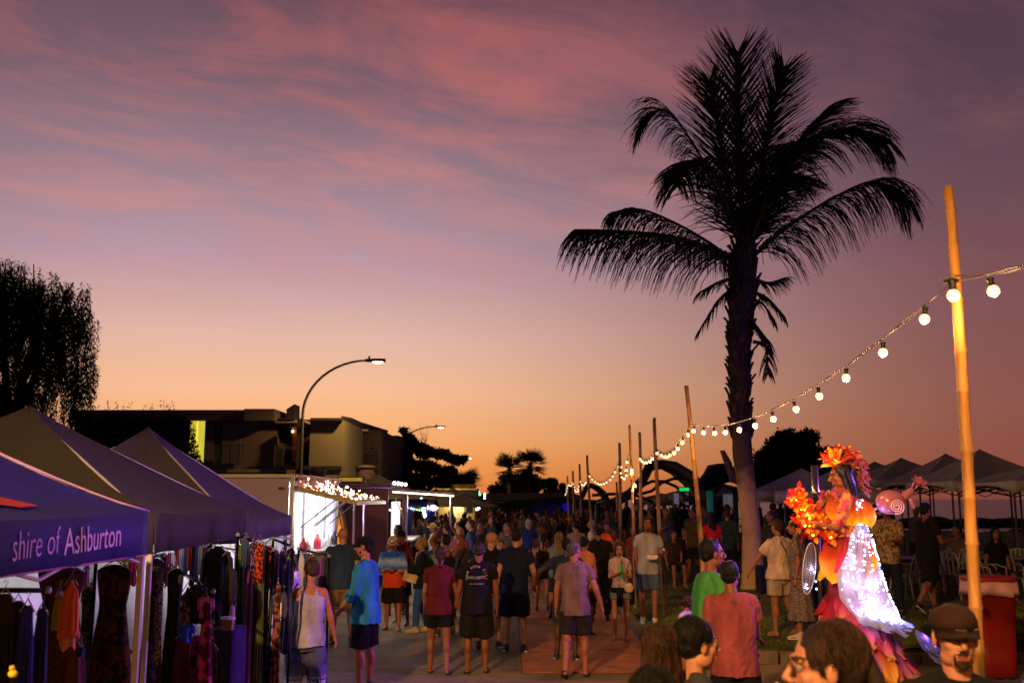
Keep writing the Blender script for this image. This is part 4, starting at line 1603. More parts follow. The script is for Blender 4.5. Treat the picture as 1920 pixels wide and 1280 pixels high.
# dark market umbrella
c = at(848, 950, 41)
T = thing('market_umbrella', 'wide dark market umbrella with small white lamps under its rim', 'umbrella', (c.x, 41, 0))
rg = []
for i in range(9):
    a_ = 2 * math.pi * i / 8
    pass
for k in range(8):
    a0, a1_ = 2 * math.pi * k / 8, 2 * math.pi * (k + 1) / 8
    vs = [(0, 0, 2.75), (1.9 * math.cos(a0), 1.9 * math.sin(a0), 2.0), (1.75 * math.cos((a0 + a1_) / 2), 1.75 * math.sin((a0 + a1_) / 2), 1.98), (1.9 * math.cos(a1_), 1.9 * math.sin(a1_), 2.0),
          (.95 * math.cos(a0), .95 * math.sin(a0), 2.30), (.95 * math.cos(a1_), .95 * math.sin(a1_), 2.30)]
    M().add(vs, [(0, 4, 5), (4, 1, 2, 3, 5)]).build('canopy_panel', mat('#1d1615', .85), T)
    M().tube([(0, 0, 2.7), (1.9 * math.cos(a0), 1.9 * math.sin(a0), 1.97)], .012, 4).build('rib', dark_metal, T)
M().tube([(0, 0, 0), (0, 0, 2.8)], .03).build('mast', dark_metal, T)
for (dx_, dz_, L_) in ((-.75, 1.86, .22), (1.05, 1.9, .07)):
    M().cap((dx_, -1.3, dz_), (dx_ + L_, -1.3, dz_ + L_ * .5), .045, .045, 8).build('lamp', glow('#e8fbff', 10), T, True)
# LED sticks
for (x0, y0_, x1_, y1_, Y, cc_, lab) in ((790, 935, 797, 968, 36, '#dfe8ff', 'bright white light stick hanging beside the maroon trailer flap'), (795, 938, 802, 952, 36, '#ffffff', 'short white light stick next to the longer one'),
                                       (892, 921, 900, 927, 56, '#50ff70', 'small green light stick above the cream truck'), (890, 917, 898, 921, 57, '#b060ff', 'tiny violet light stick above the cream truck'),
                                       (909, 925, 908, 950, 60, '#cfe8ff', 'pale upright light stick beyond the cream truck')):
    a_, b_ = at(x0, y0_, Y), at(x1_, y1_, Y)
    t = thing('light_stick', lab, 'lamp', (a_.x, a_.y, 0))
    M().cap((0, 0, a_.z), b_ - Vector((a_.x, a_.y, 0)), .05, .05, 8).build('tube', glow(cc_, 6), t, True)
    M().tube([(0, .07, 0), (0, .07, a_.z)], .02, 6).build('stand', dark_metal, t)
# far caravan with blue lit panels
c = at(985, 935, 74)
T = thing('caravan', 'long pale caravan parked at the far end of the crowd', 'caravan', (c.x, 74, 0))
prof = [(-4.2, .6), (-4.3, 1.4), (-3.9, 2.3), (-3.2, 2.7), (3.4, 2.75), (4.1, 2.5), (4.4, 1.6), (4.2, .6)]
M().rings([[(x_, y_, z_) for x_, z_ in prof] for y_ in (-1.1, 1.1)]).build('body', mat('#7a6a66', .5, var=.08), T, bevel=.1)
for x_ in (-3.2, -1.6, 0, 1.8):
    f = M().box((x_, -1.12, 1.95), (1.0, .03, .55)).build('window', mat('#3a3436', .5), T)
    M().box((x_, -1.14, 1.95), (.88, .02, .43)).build('pane', mat('#07080c', .1), f)
wheel(T, -1, -.9)
wheel(T, 1, -.9)
c = at(1045, 945, 68)
T = thing('stage_booth', 'dark booth with panels glowing deep blue behind the crowd', 'booth', (c.x, 68, 0))
M().rings([[(x_, y_, z_) for x_, z_ in ((-4.4, 0), (-4.2, 1.9), (-3.2, 2.2), (0, 2.4), (3.2, 2.2), (4.2, 1.9), (4.4, 0))] for y_ in (0, 2.5)]).build('body', mat('#22222c', .8), T)
for x_, w_, e_ in ((-1.3, 1.0, .006), (-.2, 1.0, .012), (.5, .3, .3), (1.0, .4, .05), (1.7, .6, .006)):
    M().box((x_, -.06, 1.5), (w_, .08, .95)).build('lit_panel', mat('#0a1248', .6, emit='#1018ff', es=e_), T)

# ================================================================== SHADE SAILS
sail_m = mat('#857560', .85, 'cloth', var=.1, scale=1.5, bump=.3, bscale=30)
steel_g = mat('#2f3a34', .5, metal=.4, var=.1)


def sail(label, up, lo, Yu, Yl, posts, m_=sail_m):
    a_ = at(*up[len(up) // 2], Yu)
    T = thing('shade_sail', label, 'shade sail', (a_.x, (Yu + Yl) / 2, 0), 0, 'curved shade sails on steel posts')
    o_ = T.location
    rg = []
    for u_, l_ in zip(up, lo):
        p, q = at(*u_, Yu) - o_, at(*l_, Yl) - o_
        nrm_ = Vector((0, 0, .06))
        rg.append([p, p.lerp(q, .5) + Vector((0, 0, -.08)), q, q + nrm_, p.lerp(q, .5) + nrm_ + Vector((0, 0, -.08)), p + nrm_])
    M().rings(rg).build('fabric', m_, T, True)
    for e_ in ((up, Yu), (lo, Yl)):
        M().tube([at(*p, e_[1]) - o_ for p in e_[0]], .06, 7).build('edge_tube', steel_g, T, True)
    for px, py, Y in posts:
        p = at(px, py, Y)
        M().tube([Vector((p.x, p.y, gz(p.x, p.y))) - o_, p - o_], .09, 9).build('post', steel_g, T, True)
    return T


sail('large curved shade sail arching high over the crowd behind the middle poles',
     [(1120, 944), (1150, 936), (1178, 920), (1200, 896), (1214, 868), (1240, 864), (1268, 868), (1295, 884), (1318, 906), (1336, 938)],
     [(1135, 950), (1160, 944), (1188, 930), (1208, 908), (1222, 880), (1240, 877), (1258, 886), (1282, 906), (1300, 932), (1312, 958)], 36, 41,
     [(1120, 944, 36), (1336, 940, 36), (1312, 958, 41)])
T = sail('smaller curved shade sail farther off with a drooping end',
         [(1080, 938), (1090, 926), (1098, 910), (1108, 907), (1122, 912), (1134, 922), (1144, 940)],
         [(1084, 942), (1094, 932), (1101, 917), (1109, 913), (1120, 920), (1129, 932), (1136, 950)], 52, 56, [(1080, 938, 52), (1146, 944, 52)], mat('#4f5250', .85))
sail('dark tent-like shade sail beside the coconut palm trunk',
     [(1296, 912), (1310, 904), (1322, 888), (1328, 875), (1345, 872), (1362, 871), (1380, 880), (1400, 900)],
     [(1300, 918), (1318, 916), (1336, 912), (1348, 908), (1360, 900), (1370, 892), (1386, 898), (1402, 914)], 34, 38, [(1332, 918, 34), (1378, 914, 34)], mat('#3b3a38', .85))
t = thing('arched_frame', 'crossing curved steel tubes under the large shade sail', 'frame', (at(1245, 900, 38).x, 38, 0))
for pp in (((1188, 925), (1205, 910), (1222, 902), (1245, 902), (1268, 912), (1285, 930)), ((1200, 926), (1222, 920), (1240, 905), (1262, 897), (1285, 897), (1300, 905)), ((1110, 928), (1140, 926), (1170, 925), (1200, 930), (1225, 942)),
           ((1118, 940), (1130, 936), (1145, 938), (1155, 945)), ((1330, 915), (1345, 908), (1362, 912), (1380, 918)), ((1340, 925), (1352, 905), (1370, 900), (1392, 910))):
    M().tube([at(a_, b_, 38) - t.location for a_, b_ in pp], .06, 7).build('steel_tube', steel_g, t, True)
for px in (1188, 1302, 1156, 1392):
    p = at(px, 930, 38)
    M().tube([Vector((p.x, 38, .2)) - t.location, Vector((p.x, 38, p.z)) - t.location], .07, 8).build('post', steel_g, t, True)
# teal lit post and exit-style green lamp
t = thing('lit_post', 'steel post glowing teal under the shade sail', 'post', (at(1332, 970, 33).x, 33, .3))
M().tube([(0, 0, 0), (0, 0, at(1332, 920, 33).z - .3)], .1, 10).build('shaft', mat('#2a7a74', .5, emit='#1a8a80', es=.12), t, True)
t = thing('green_lamp', 'small green lamp under the large shade sail', 'lamp', at(1283, 917, 37))
M().box((0, 0, 0), (.36, .06, .12)).build('face', glow('#18e070', .8), t, bevel=.01)
M().box((0, .06, 0), (.42, .06, .18)).build('housing', dark_metal, t)

# marquees
mq = mat('#a89c92', .85, 'cloth', var=.08, scale=2, bump=.25)
mq_lit = mat('#cabcae', .85, 'cloth', var=.08, scale=2, bump=.25)  # same cloth, paler: warm light on the valances put into the colour
legd = mat('#5a544e', .4, metal=.5)
for (px, py, Y, w_, lab) in ((1952, 868, 22.8, 2.7, 'white marquee cut off by the frame edge, nearest of the row'),
                             (1837, 842, 25.5, 2.8, 'white marquee just behind the nearest bamboo pole'),
                             (1773, 850, 28.1, 2.7, 'white marquee with scalloped edge, third of the row from the frame edge'),
                             (1690, 858, 31.0, 2.8, 'white marquee with scalloped edge, fourth of the row from the frame edge'),
                             (1640, 865, 33.6, 2.7, 'farthest white marquee of the row, its peak beside the performer')):
    p = at(px, py, Y)
    gazebo(p.x, Y, w_, w_, at(px, 903, Y).z if Y < 29 else at(px, 900, Y).z, p.z, .26, mq, lab, 0, mq_lit, legd, zg=gz(p.x, Y), arch=.17, bow=.05, cat='marquee')
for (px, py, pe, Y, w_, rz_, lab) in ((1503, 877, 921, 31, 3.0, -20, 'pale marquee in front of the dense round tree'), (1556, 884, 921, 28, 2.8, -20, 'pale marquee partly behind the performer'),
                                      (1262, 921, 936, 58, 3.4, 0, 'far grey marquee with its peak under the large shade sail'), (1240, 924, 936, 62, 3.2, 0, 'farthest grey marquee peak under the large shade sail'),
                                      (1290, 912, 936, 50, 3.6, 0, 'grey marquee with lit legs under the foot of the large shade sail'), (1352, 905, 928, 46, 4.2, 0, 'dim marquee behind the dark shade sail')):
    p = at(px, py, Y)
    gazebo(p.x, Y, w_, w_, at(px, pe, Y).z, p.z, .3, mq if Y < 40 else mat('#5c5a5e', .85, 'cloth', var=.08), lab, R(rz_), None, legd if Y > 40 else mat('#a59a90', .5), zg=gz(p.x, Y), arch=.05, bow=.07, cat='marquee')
# two purple-white lit door panels
for px, lab in ((1268, 'pale lit panel between the posts under the large shade sail'), (1286, 'second pale lit panel, next to the leaning pole')):
    p = at(px, 935, 44)
    t = thing('door_board', lab, 'panel', (p.x, 44, .3))
    M().box((0, 0, p.z - .3), (.26, .05, .5)).build('board', mat('#c8b8e0', .6, emit='#b0a0d0', es=.18), t, bevel=.01)
    M().tube([(-.12, 0, 0), (-.12, 0, p.z)], .03, 6).build('leg', mat('#8a86b0', .5), t)
    M().tube([(.12, 0, 0), (.12, 0, p.z)], .03, 6).build('leg', mat('#8a86b0', .5), t)
p = at(1366, 938, 40)
t = thing('notice_board', 'small white notice board under the dark shade sail', 'sign', (p.x, 40, .3))
M().box((0, 0, p.z - .3), (.42, .04, .5)).build('board', mat('#b8b4c4', .6, emit='#a8a4b8', es=.15), t, bevel=.01)
M().tube([(0, .04, 0), (0, .04, p.z - .3)], .03, 6).build('leg', steel_g, t)
# seaside railing
t = thing('seaside_fence', 'long pale picket railing between the lawn and the sea', 'fence', (8.6, 56.2, .1))
for i in range(2):
    M().box((0, 0, .35 + i * .75), (13, .05, .06)).build('rail', mat('#9a9088', .7), t)
pk = M().box((0, -.04, .6), (.09, .025, 1.2)).build('picket', mat('#9a9088', .7), t)
pk.location = (-6.4, 0, 0)
for i in range(1, 63):
    o = pk.copy()
    C.objects.link(o)
    o.parent = t
    o.location = (-6.4 + i * .207, 0, 0)

# ================================================================== PEOPLE
SK = [mat(c, .55, 'skin', var=.08, scale=30, bump=.12, bscale=220, spec=.4) for c in ('#8f543a', '#74402a', '#a06a50', '#472618')]
LIP = mat('#6a3628', .45, var=.05)
EYEW = mat('#857a70', .2, var=.02, bump=0)
IRIS = mat('#150d0a', .15, var=.02, bump=0)
HAIRC = {'dark': '#120c0a', 'black': '#080607', 'brown': '#22130c', 'mid': '#3a2213', 'blonde': '#7c5a32', 'fair': '#9a7546', 'grey': '#4f4845', 'red': '#5c2a14', 'white': '#9d958c'}


def hair_mat(k):
    return mat(HAIRC[k], .6, 'hair', var=.4, scale=70, bump=.6, bscale=150, spec=.22)


def cloth_mat(c, v=.2, sc=7):
    return mat(c, .9, 'fold', var=v, scale=sc, bump=.75, bscale=15, spec=.2)


class Person:
    def __init__(s, label, loc, H=1.75, face=0, sex='m', w=1.0, skin=0, vox=.016, cat='person', group=None, seed=None,
                 lean=(0, 0), twist=0, yaw=0, tilt=0, aL=None, aR=None, lL=None, lR=None, head=1.0, feet=True, z=None):
        s.s = H / 1.75
        s.sex, s.w, s.vox = sex, w, vox
        s.seed = seed if seed is not None else rnd.randint(0, 9999)
        s.root = thing('person', label, cat, (loc[0], loc[1], loc[2] if len(loc) > 2 else gz(*loc[:2])), R(face), group)
        m = sex == 'm'
        V_ = lambda *a: Vector(a)
        s.T = V_(lean[0], lean[1], 1).normalized()
        tz = Matrix.Rotation(R(twist), 3, 'Z')
        hip = V_(0, 0, .93)
        r9 = random.Random(s.seed)
        if lean == (0, 0):
            s.T = V_(r9.uniform(-.05, .05), r9.uniform(-.01, .06), 1).normalized()
        aL = aL or ((-.16 - r9.uniform(-.05, .18), r9.uniform(-.3, .25), -1), (-.02 + r9.uniform(-.1, .3), r9.uniform(.1, .9), -1))
        aR = aR or ((.16 + r9.uniform(-.05, .18), r9.uniform(-.3, .25), -1), (.02 - r9.uniform(-.1, .3), r9.uniform(.1, .9), -1))
        if lL is None and lR is None:
            a_, b_ = r9.uniform(-.06, .2), r9.uniform(-.12, .06)
            lL, lR = ((-.07, a_, -1), (-.03, a_ - r9.uniform(.02, .15), -1)), ((.09, b_, -1), (.05, b_ - r9.uniform(.03, .2), -1))
            if r9.random() < .5:
                lL, lR = tuple((-x, y, z_) for x, y, z_ in lR), tuple((-x, y, z_) for x, y, z_ in lL)
        sw = (.172 if m else .146) * (1 + (w - 1) * .5)
        s.hip = hip
        s.tz = tz
        nb = hip + s.T * .545
        sc_ = hip + s.T * .475
        s.neck = nb
        dL = lambda a, d: tuple(Vector(v).normalized() for v in (a or d))
        aL = dL(aL, ((-.16, 0, -1), (-.06, .16, -1)))
        aR = dL(aR, ((.16, 0, -1), (.06, .16, -1)))
        lL = dL(lL, ((-.06, .02, -1), (-.03, -.03, -1)))
        lR = dL(lR, ((.06, .02, -1), (.03, -.03, -1)))
        s.sh = {-1: sc_ + tz @ V_(-sw, 0, 0), 1: sc_ + tz @ V_(sw, 0, 0)}
        s.el, s.wr, s.fd = {}, {}, {}
        for k, a_ in ((-1, aL), (1, aR)):
            s.el[k] = s.sh[k] + a_[0] * .285
            s.wr[k] = s.el[k] + a_[1] * .255
            s.fd[k] = a_[1]
        s.hj, s.kn, s.an = {}, {}, {}
        for k, a_ in ((-1, lL), (1, lR)):
            s.hj[k] = hip + V_(k * .088, 0, -.02)
            s.kn[k] = s.hj[k] + a_[0] * .425
            s.an[k] = s.kn[k] + a_[1] * .405
        dz = min(s.an[-1].z, s.an[1].z) - .08 if z is None else z
        for d in (s.sh, s.el, s.wr, s.hj, s.kn, s.an):
            for k in d:
                d[k] = d[k] - V_(0, 0, dz)
        s.hip = s.hip - V_(0, 0, dz)
        s.neck = s.neck - V_(0, 0, dz)
        s.hm = Matrix.Rotation(R(yaw), 3, 'Z') @ Matrix.Rotation(R(tilt), 3, 'X')
        s.hs = head
        s.hc = s.neck + s.T * .06 + Vector((0, .02, .095))
        s.skin = SK[skin]
        s.body(feet)

    def hp(s, x, y, z):
        return s.hc + s.hm @ (Vector((x, y, z)) * s.hs)

    def tor(s, rings, ease=0, y0=0):
        """lofted torso sections (height along the spine, rx, ry, dy)"""
        out = []
        for r_ in rings:
            h, rx, ry = r_[:3]
            dy = r_[3] if len(r_) > 3 else 0
            c = s.hip + s.T * h
            ww = s.w if h < .45 else 1 + (s.w - 1) * .5
            tw = Matrix.Rotation(0, 3, 'Z') if h < .1 else s.tz
            ring = []
            for i in range(20):
                a_ = 2 * math.pi * i / 20
                ca, sa = math.cos(a_), math.sin(a_)
                ring.append(c + tw @ Vector(((rx * ww + ease) * math.copysign(abs(ca) ** .85, ca), (ry * ww + ease) * math.copysign(abs(sa) ** .9, sa) + dy, 0)))
            out.append(ring)
        return out

    def arrays(s, m, vox, it, disp=None):
        V_, N_, F_ = remesh(m, vox, it)
        if disp is not None:
            V_ = V_ + N_ * disp(V_)[:, None]
        return V_ * s.s, F_

    def body(s, feet):
        m = M()
        M_ = s.sex == 'm'
        if M_:
            rg = [(-.09, .12, .09), (0, .155, .11), (.12, .145, .105), (.3, .16, .11), (.42, .17, .105), (.49, .14, .085), (.53, .075, .06)]
        else:
            rg = [(-.09, .13, .10, -.01), (0, .165, .12, -.01), (.15, .125, .095), (.31, .145, .115, .01), (.41, .15, .095), (.48, .125, .08), (.53, .065, .055)]
        m.rings(s.tor(rg))
        m.cap(s.neck - s.T * .05, s.hc + s.hm @ Vector((0, -.02, -.05)), .056 if M_ else .047, .052 if M_ else .044)
        k0 = 1.0 if M_ else .86
        ws = s.w ** .7
        for k in (-1, 1):
            m.cap(s.neck + Vector((k * .025, -.01, -.02)), s.sh[k], .034 * k0, .044 * k0)
            m.cap(s.sh[k], s.el[k], .052 * k0 * ws, .040 * k0 * ws)
            m.cap(s.el[k], s.wr[k], .043 * k0 * ws, .027 * k0)
            m.cap(s.hj[k], s.kn[k], .088 * ws, .056 * ws)
            d = (s.an[k] - s.kn[k])
            m.cap(s.kn[k], s.an[k], .054 * ws, .036)
            m.ell(s.kn[k] + d * .3 + Vector((0, -.018, 0)), (.05 * ws, .054 * ws, .11))
            if feet:
                a_ = s.an[k]
                pitch = Vector((0, .97, -.12)) if abs(d.normalized().y) < .45 else Vector((0, .75, -.62))
                toe = a_ + Vector((k * .02, 0, -.045)) + pitch.normalized() * .15
                m.cap(a_ + Vector((0, -.035, -.045)), a_ + Vector((k * .01, .06, -.04)), .034, .036)
                m.cap(a_ + Vector((k * .005, .03, -.03)), toe, .036, .022)
                m.cap(a_ + Vector((k * .03, .05, -.045)), toe + Vector((k * .025, -.03, 0)), .022, .016)
        V1, F1 = s.arrays(m, s.vox, 3)
        # head on a finer grid
        h = M()
        hp = s.hp
        E = lambda c, r: h.ell(hp(*c), tuple(x * s.hs for x in r), s.hm, 14, 10)
        E((0, -.012, .03), (.074, .094, .088))
        E((0, .022, -.028), (.060, .066, .084))
        E((0, .050, -.092), (.030 if M_ else .023, .030, .024))
        for k in (-1, 1):
            E((k * .036, .012, -.066), (.026, .046, .034))
            E((k * .036, .050, -.020), (.022, .026, .024))
            E((k * .078, -.008, -.004), (.009, .018, .031))
        c_ = lambda a_, b_, r0, r1: h.cap(hp(*a_), hp(*b_), r0 * s.hs, r1 * s.hs, 8)
        c_((0, .084, .024), (0, .112, -.020), .0095, .0125)
        for k in (-1, 1):
            c_((k * .019, .080, .0185), (k * .044, .073, .016), .0055, .0050)
            c_((k * .021, .080, -.001), (k * .042, .073, .001), .0045, .0045)
            c_((0, .104, -.026), (k * .012, .098, -.030), .008, .008)
            c_((k * .012, .086, .034), (k * .046, .070, .030), .009, .008)
        c_((-.022, .083, -.056), (.022, .083, -.056), .0085, .0085)
        c_((-.018, .083, -.068), (.018, .083, -.068), .0085, .0085)
        h.cap(s.neck - s.T * .03, hp(0, -.02, -.04), .054 if M_ else .045, .050 if M_ else .042)
        hv = min(s.vox * .75, .013) if s.vox > .012 else s.vox * .5

        inv = s.hm.inverted()
        ivm = np.array(inv)

        def disp(P):
            L = (P - np.array(s.hc)) @ ivm.T / s.hs
            out = np.zeros(len(P))
            for k in (-1, 1):
                q = ((L - np.array([k * .031, .083, .010])) / np.array([.018, .03, .011]))
                out -= .010 * np.exp(-(q ** 2).sum(1))
            q = (L - np.array([0, .092, -.062])) / np.array([.022, .03, .0025])
            out -= .004 * np.exp(-(q ** 2).sum(1))
            return out * s.hs
        V2, N2, F2 = remesh(h, hv, 5 if hv < .0075 else 2)
        V2 = V2 + N2 * disp(V2)[:, None]
        L2 = (V2 - np.array(s.hc)) @ ivm.T / s.hs
        V2 = V2 * s.s
        fc = L2[F2].mean(1)
        mi2 = np.zeros(len(F2), int)
        lips = (np.abs(fc[:, 0]) < .020) & (fc[:, 2] < -.050) & (fc[:, 2] > -.074) & (fc[:, 1] > .078)
        mi2[lips] = 1
        brow = (np.abs(np.abs(fc[:, 0]) - .030) < .020) & (np.abs(fc[:, 2] - .036 + .12 * np.abs(np.abs(fc[:, 0]) - .028)) < .0055) & (fc[:, 1] > .055)
        mi2[brow] = 4
        s.L2, s.F2, s.V2 = L2, F2, V2
        if getattr(s, 'beardf', None) is not None:
            pass
        # hands
        g = M()
        for k in (-1, 1):
            s.hand(g, k)
        e = M()
        for k in (-1, 1):
            e.mi = 2
            e.ell(hp(k * .031, .0725, .009), .0108 * s.hs, s.hm, 10, 8)
            e.mi = 3
            e.ell(hp(k * .031, .0788, .0085), (.0056 * s.hs, .0052 * s.hs, .0056 * s.hs), s.hm, 8, 6)
        Vg = np.array(g.v + e.v) * s.s
        fg = g.f + [tuple(i + len(g.v) for i in f) for f in e.f]
        mg = [0] * len(g.f) + e.m
        o1, o2 = len(V1), len(V1) + len(V2)
        verts = np.concatenate([V1, V2, Vg])
        me = bpy.data.meshes.new('body')
        faces = F1.tolist() + (F2 + o1).tolist() + [tuple(i + o2 for i in f) for f in fg]
        me.from_pydata(verts.tolist(), [], faces)
        mi = [0] * len(F1) + mi2.tolist() + mg
        s.bodyo = finish(me, 'body', [s.skin, LIP, EYEW, IRIS, mat('#1c120c', .8)], s.root, True, mi)
        s.nF1 = len(F1)

    def hand(s, g, k, curl=.45):
        d = s.fd[k]
        w_ = s.wr[k]
        x = Vector((0, 1, 0)) if abs(d.y) < .7 else Vector((-k, 0, 0))
        x = (x - d * x.dot(d)).normalized()      # towards the thumb
        nrm_ = d.cross(x) * k                    # back of hand / palm axis
        pal = w_ + d * .045
        q = .93 if s.sex == 'm' else .82
        rg = []
        for t_, ww, th in ((-.045, .024, .020), (0, .036, .017), (.04, .042, .014), (.052, .036, .011)):
            c = pal + d * t_ * q
            rg.append([c + x * ww * q * math.cos(a_) + nrm_ * th * q * math.sin(a_) for a_ in [2 * math.pi * i / 10 for i in range(10)]])
        g.rings(rg)
        for i, (off, L) in enumerate(((.030, .072), (.011, .082), (-.010, .076), (-.029, .060))):
            p = pal + d * .045 * q + x * off * q
            dd = d.copy()
            pts = [p - d * .01]
            for j in range(3):
                dd = (dd - nrm_ * curl * (.5 + .35 * j) * (1 if k else 1)).normalized()
                pts.append(pts[-1] + dd * L * q * (.42, .33, .27)[j])
            g.tube(pts, [.0095 * q, .009 * q, .008 * q, .0055 * q], 6)
        p = pal - d * .02 + x * .03 * q
        t1 = p + (x * .8 + d * .55 - nrm_ * .3).normalized() * .035 * q
        t2 = t1 + (d + x * .25 - nrm_ * .35).normalized() * .032 * q
        g.tube([p - x * .01, t1, t2], [.012 * q, .0105 * q, .007 * q], 6)
        s.palm = getattr(s, 'palm', {})
        s.palm[k] = pal + d * .03

    def add(s, name, m, mt, vox=None, it=2, fold=0, fk=26, seed=0, aniso=(1, 1, .35), smooth=True):
        vox = vox or s.vox
        P_, N_, F_ = remesh(m, vox, it)
        if fold:
            dd_ = fold * sines(P_, fk, s.seed + seed, aniso)
            if seed in (1, 2):
                dd_ = dd_ + fold * .75 * (.5 - 2 * np.abs(sines(P_, 46, s.seed + seed + 7, (.9, .9, .55), 4)))
            P_ = P_ + N_ * dd_[:, None]
        o = np_mesh(name, P_ * s.s, F_, mt, s.root, smooth)
        return o

    # ---- clothes
    def top(s, c, kind='tee', hem=-.10, sleeve=.55, fit=0, fold=.010, mt=None, open_neck=False, name=None):
        m = M()
        M_ = s.sex == 'm'
        if M_:
            rg = [(hem, .194, .150, -.004), (0, .188, .144, -.004), (.12, .174, .128), (.3, .182, .13, .004), (.42, .190, .122), (.49, .158, .098), (.533, .092, .072), (.55, .07, .06)]
        else:
            rg = [(hem, .196, .152, -.012), (0, .190, .146, -.012), (.14, .150, .112), (.31, .166, .134, .012), (.41, .166, .112), (.475, .142, .092), (.52, .09, .07), (.535, .07, .055)]
        if kind == 'tank':
            rg = rg[:-3] + [(.45, .12, .085), (.47, .09, .07)]
            for k in (-1, 1):
                m.tube([s.hip + s.T * .40 + s.tz @ Vector((k * .08, -.09, 0)), s.hip + s.T * .47 + s.tz @ Vector((k * .076, -.078, 0)), s.hip + s.T * .525 + s.tz @ Vector((k * .075, -.01, 0)), s.hip + s.T * .47 + s.tz @ Vector((k * .078, .07, 0)), s.hip + s.T * .40 + s.tz @ Vector((k * .085, .10, 0))], .021, 8)
        m.rings(s.tor(rg, fit))
        ws = s.w ** .7
        if kind != 'tank':
            for k in (-1, 1):
                a_, b_ = s.sh[k], s.el[k]
                m.cap(s.neck + Vector((k * .045, -.012, -.012)), a_, .047, .054)
                if sleeve <= 1:
                    e = a_.lerp(b_, sleeve)
                    m.tube([a_ + (a_ - b_).normalized() * .02, a_.lerp(b_, sleeve * .5), e], [.058 * ws, .064 * ws + fit, (.064 if M_ else .055) * ws + fit], 14)
                    m.ell(a_, .060 * ws + fit * .5)
                else:
                    m.ell(a_, .060 * ws + fit * .5)
                    m.cap(a_, b_, .058 * ws + fit, .052 * ws + fit, 12)
                    e = b_.lerp(s.wr[k], sleeve - 1)
                    m.tube([b_, b_.lerp(e, .5), e], [.052 * ws + fit, .050 * ws + fit, (.048 - .010 * (sleeve - 1)) * ws + fit], 12)
        o = s.add(name or {'tee': 'tee_shirt', 'tank': 'tank_top', 'shirt': 'shirt', 'dress': 'dress_top'}.get(kind, 'shirt'), m, mt or cloth_mat(c), fold=fold, seed=1)
        s.topo = o
        return o

    def shorts(s, c, length=.85, flare=1.0, mt=None, name='shorts', rise=.02, fold=.006):
        m = M()
        ws = s.w
        rg = [(-.15, .15, .115, -.005), (-.08, .176, .128, -.005), (0, .174, .128, -.005), (rise + .06, .162, .118)]
        m.rings(s.tor(rg))
        for k in (-1, 1):
            a_, b_ = s.hj[k], s.kn[k]
            d = (b_ - a_)
            if length <= 1:
                e = a_ + d * length
                m.tube([a_ - d * .05, a_.lerp(e, .5), e], [.098 * ws, .100 * ws * flare, .094 * ws * flare], 16)
            else:
                e = b_.lerp(s.an[k], length - 1)
                m.tube([a_ - d * .05, a_.lerp(b_, .5), b_, b_.lerp(e, .5), e], [.098 * ws, .092 * ws * flare, .074 * ws * flare, .066 * flare, .060 * flare], 16)
        return s.add(name, m, mt or cloth_mat(c), fold=fold, seed=2)

    def skirt(s, c, length=.5, r1=.26, mt=None, name='skirt', top_h=.06, folds=.014):
        m = M()
        h0 = s.hip + Vector((0, 0, top_h))
        rg = []
        for i in range(9):
            t_ = i / 8
            rx, ry = .168 * s.w + (r1 - .168) * t_ ** 1.2, .125 * s.w + (r1 * .85 - .125) * t_ ** 1.2
            ring = []
            for j in range(32):
                a_ = 2 * math.pi * j / 32
                q = 1 + folds / .2 * t_ * math.sin(a_ * 9 + s.seed)
                ring.append(h0 + Vector((rx * q * math.cos(a_), ry * q * math.sin(a_) - .01, -length * t_)))
            rg.append(ring)
        m.rings(rg)
        return s.add(name, m, mt or cloth_mat(c), fold=.003, seed=3)

    def hair(s, k='short', c='dark', length=.25, mt=None):
        m = M()
        hp = s.hp
        E = lambda cc, r: m.ell(hp(*cc), tuple(x * s.hs for x in r), s.hm, 14, 10)
        mt = mt or hair_mat(c)
        sd = s.seed
        fold, fk, an_ = .004, 60, (1, 1, .25)
        if k in ('short', 'crop', 'long', 'pony', 'bun', 'bob', 'curly', 'updo'):
            b_ = .004 if k == 'crop' else (.010 if k == 'short' else .012)
            E((0, -.028, .040), (.076 + b_, .088 + b_, .083 + b_))
            E((0, -.062, -.010), (.062 + b_, .042 + b_, .056))
        if k == 'short':
            for i in range(16):
                r = random.Random(sd + i)
                E((r.uniform(-.05, .05), r.uniform(-.06, .025), .112 + r.uniform(-.014, .004)), (.022, .026, .016))
            fold, fk = .005, 90
        if k in ('long', 'bob'):
            L = length if k == 'long' else .17
            for sx, sy in ((-.062, -.015), (.062, -.015), (-.05, -.055), (.05, -.055), (0, -.075), (-.025, -.07), (.025, -.07)):
                a_ = hp(sx, sy, .03)
                p1 = hp(sx * 1.22, sy - .012, -.09)
                p2 = p1 + Vector((sx * .25, -.03, -L + .1)) if k == 'long' else p1 + Vector((0, 0, -.02))
                m.cap(a_, p1, .034 * s.hs, .033 * s.hs, 8)
                m.cap(p1, p2, .033 * s.hs, .022 * s.hs, 8)
            fold, fk, an_ = .006, 110, (1, 1, .08)
        if k == 'pony':
            a_ = hp(0, -.11, .03)
            m.cap(hp(0, -.09, .03), a_, .025, .022)
            m.cap(a_, a_ + Vector((0, -.035, -.08)), .026, .028, 8)
            m.cap(a_ + Vector((0, -.035, -.08)), a_ + Vector((0, -.02, -length)), .028, .008, 8)
        if k in ('bun', 'updo'):
            m.ell(hp(0, -.075 if k == 'updo' else -.05, .125 if k == 'bun' else .06), .034, None, 10, 8)
            m.ell(hp(.018, -.06, .14 if k == 'bun' else .07), .018)
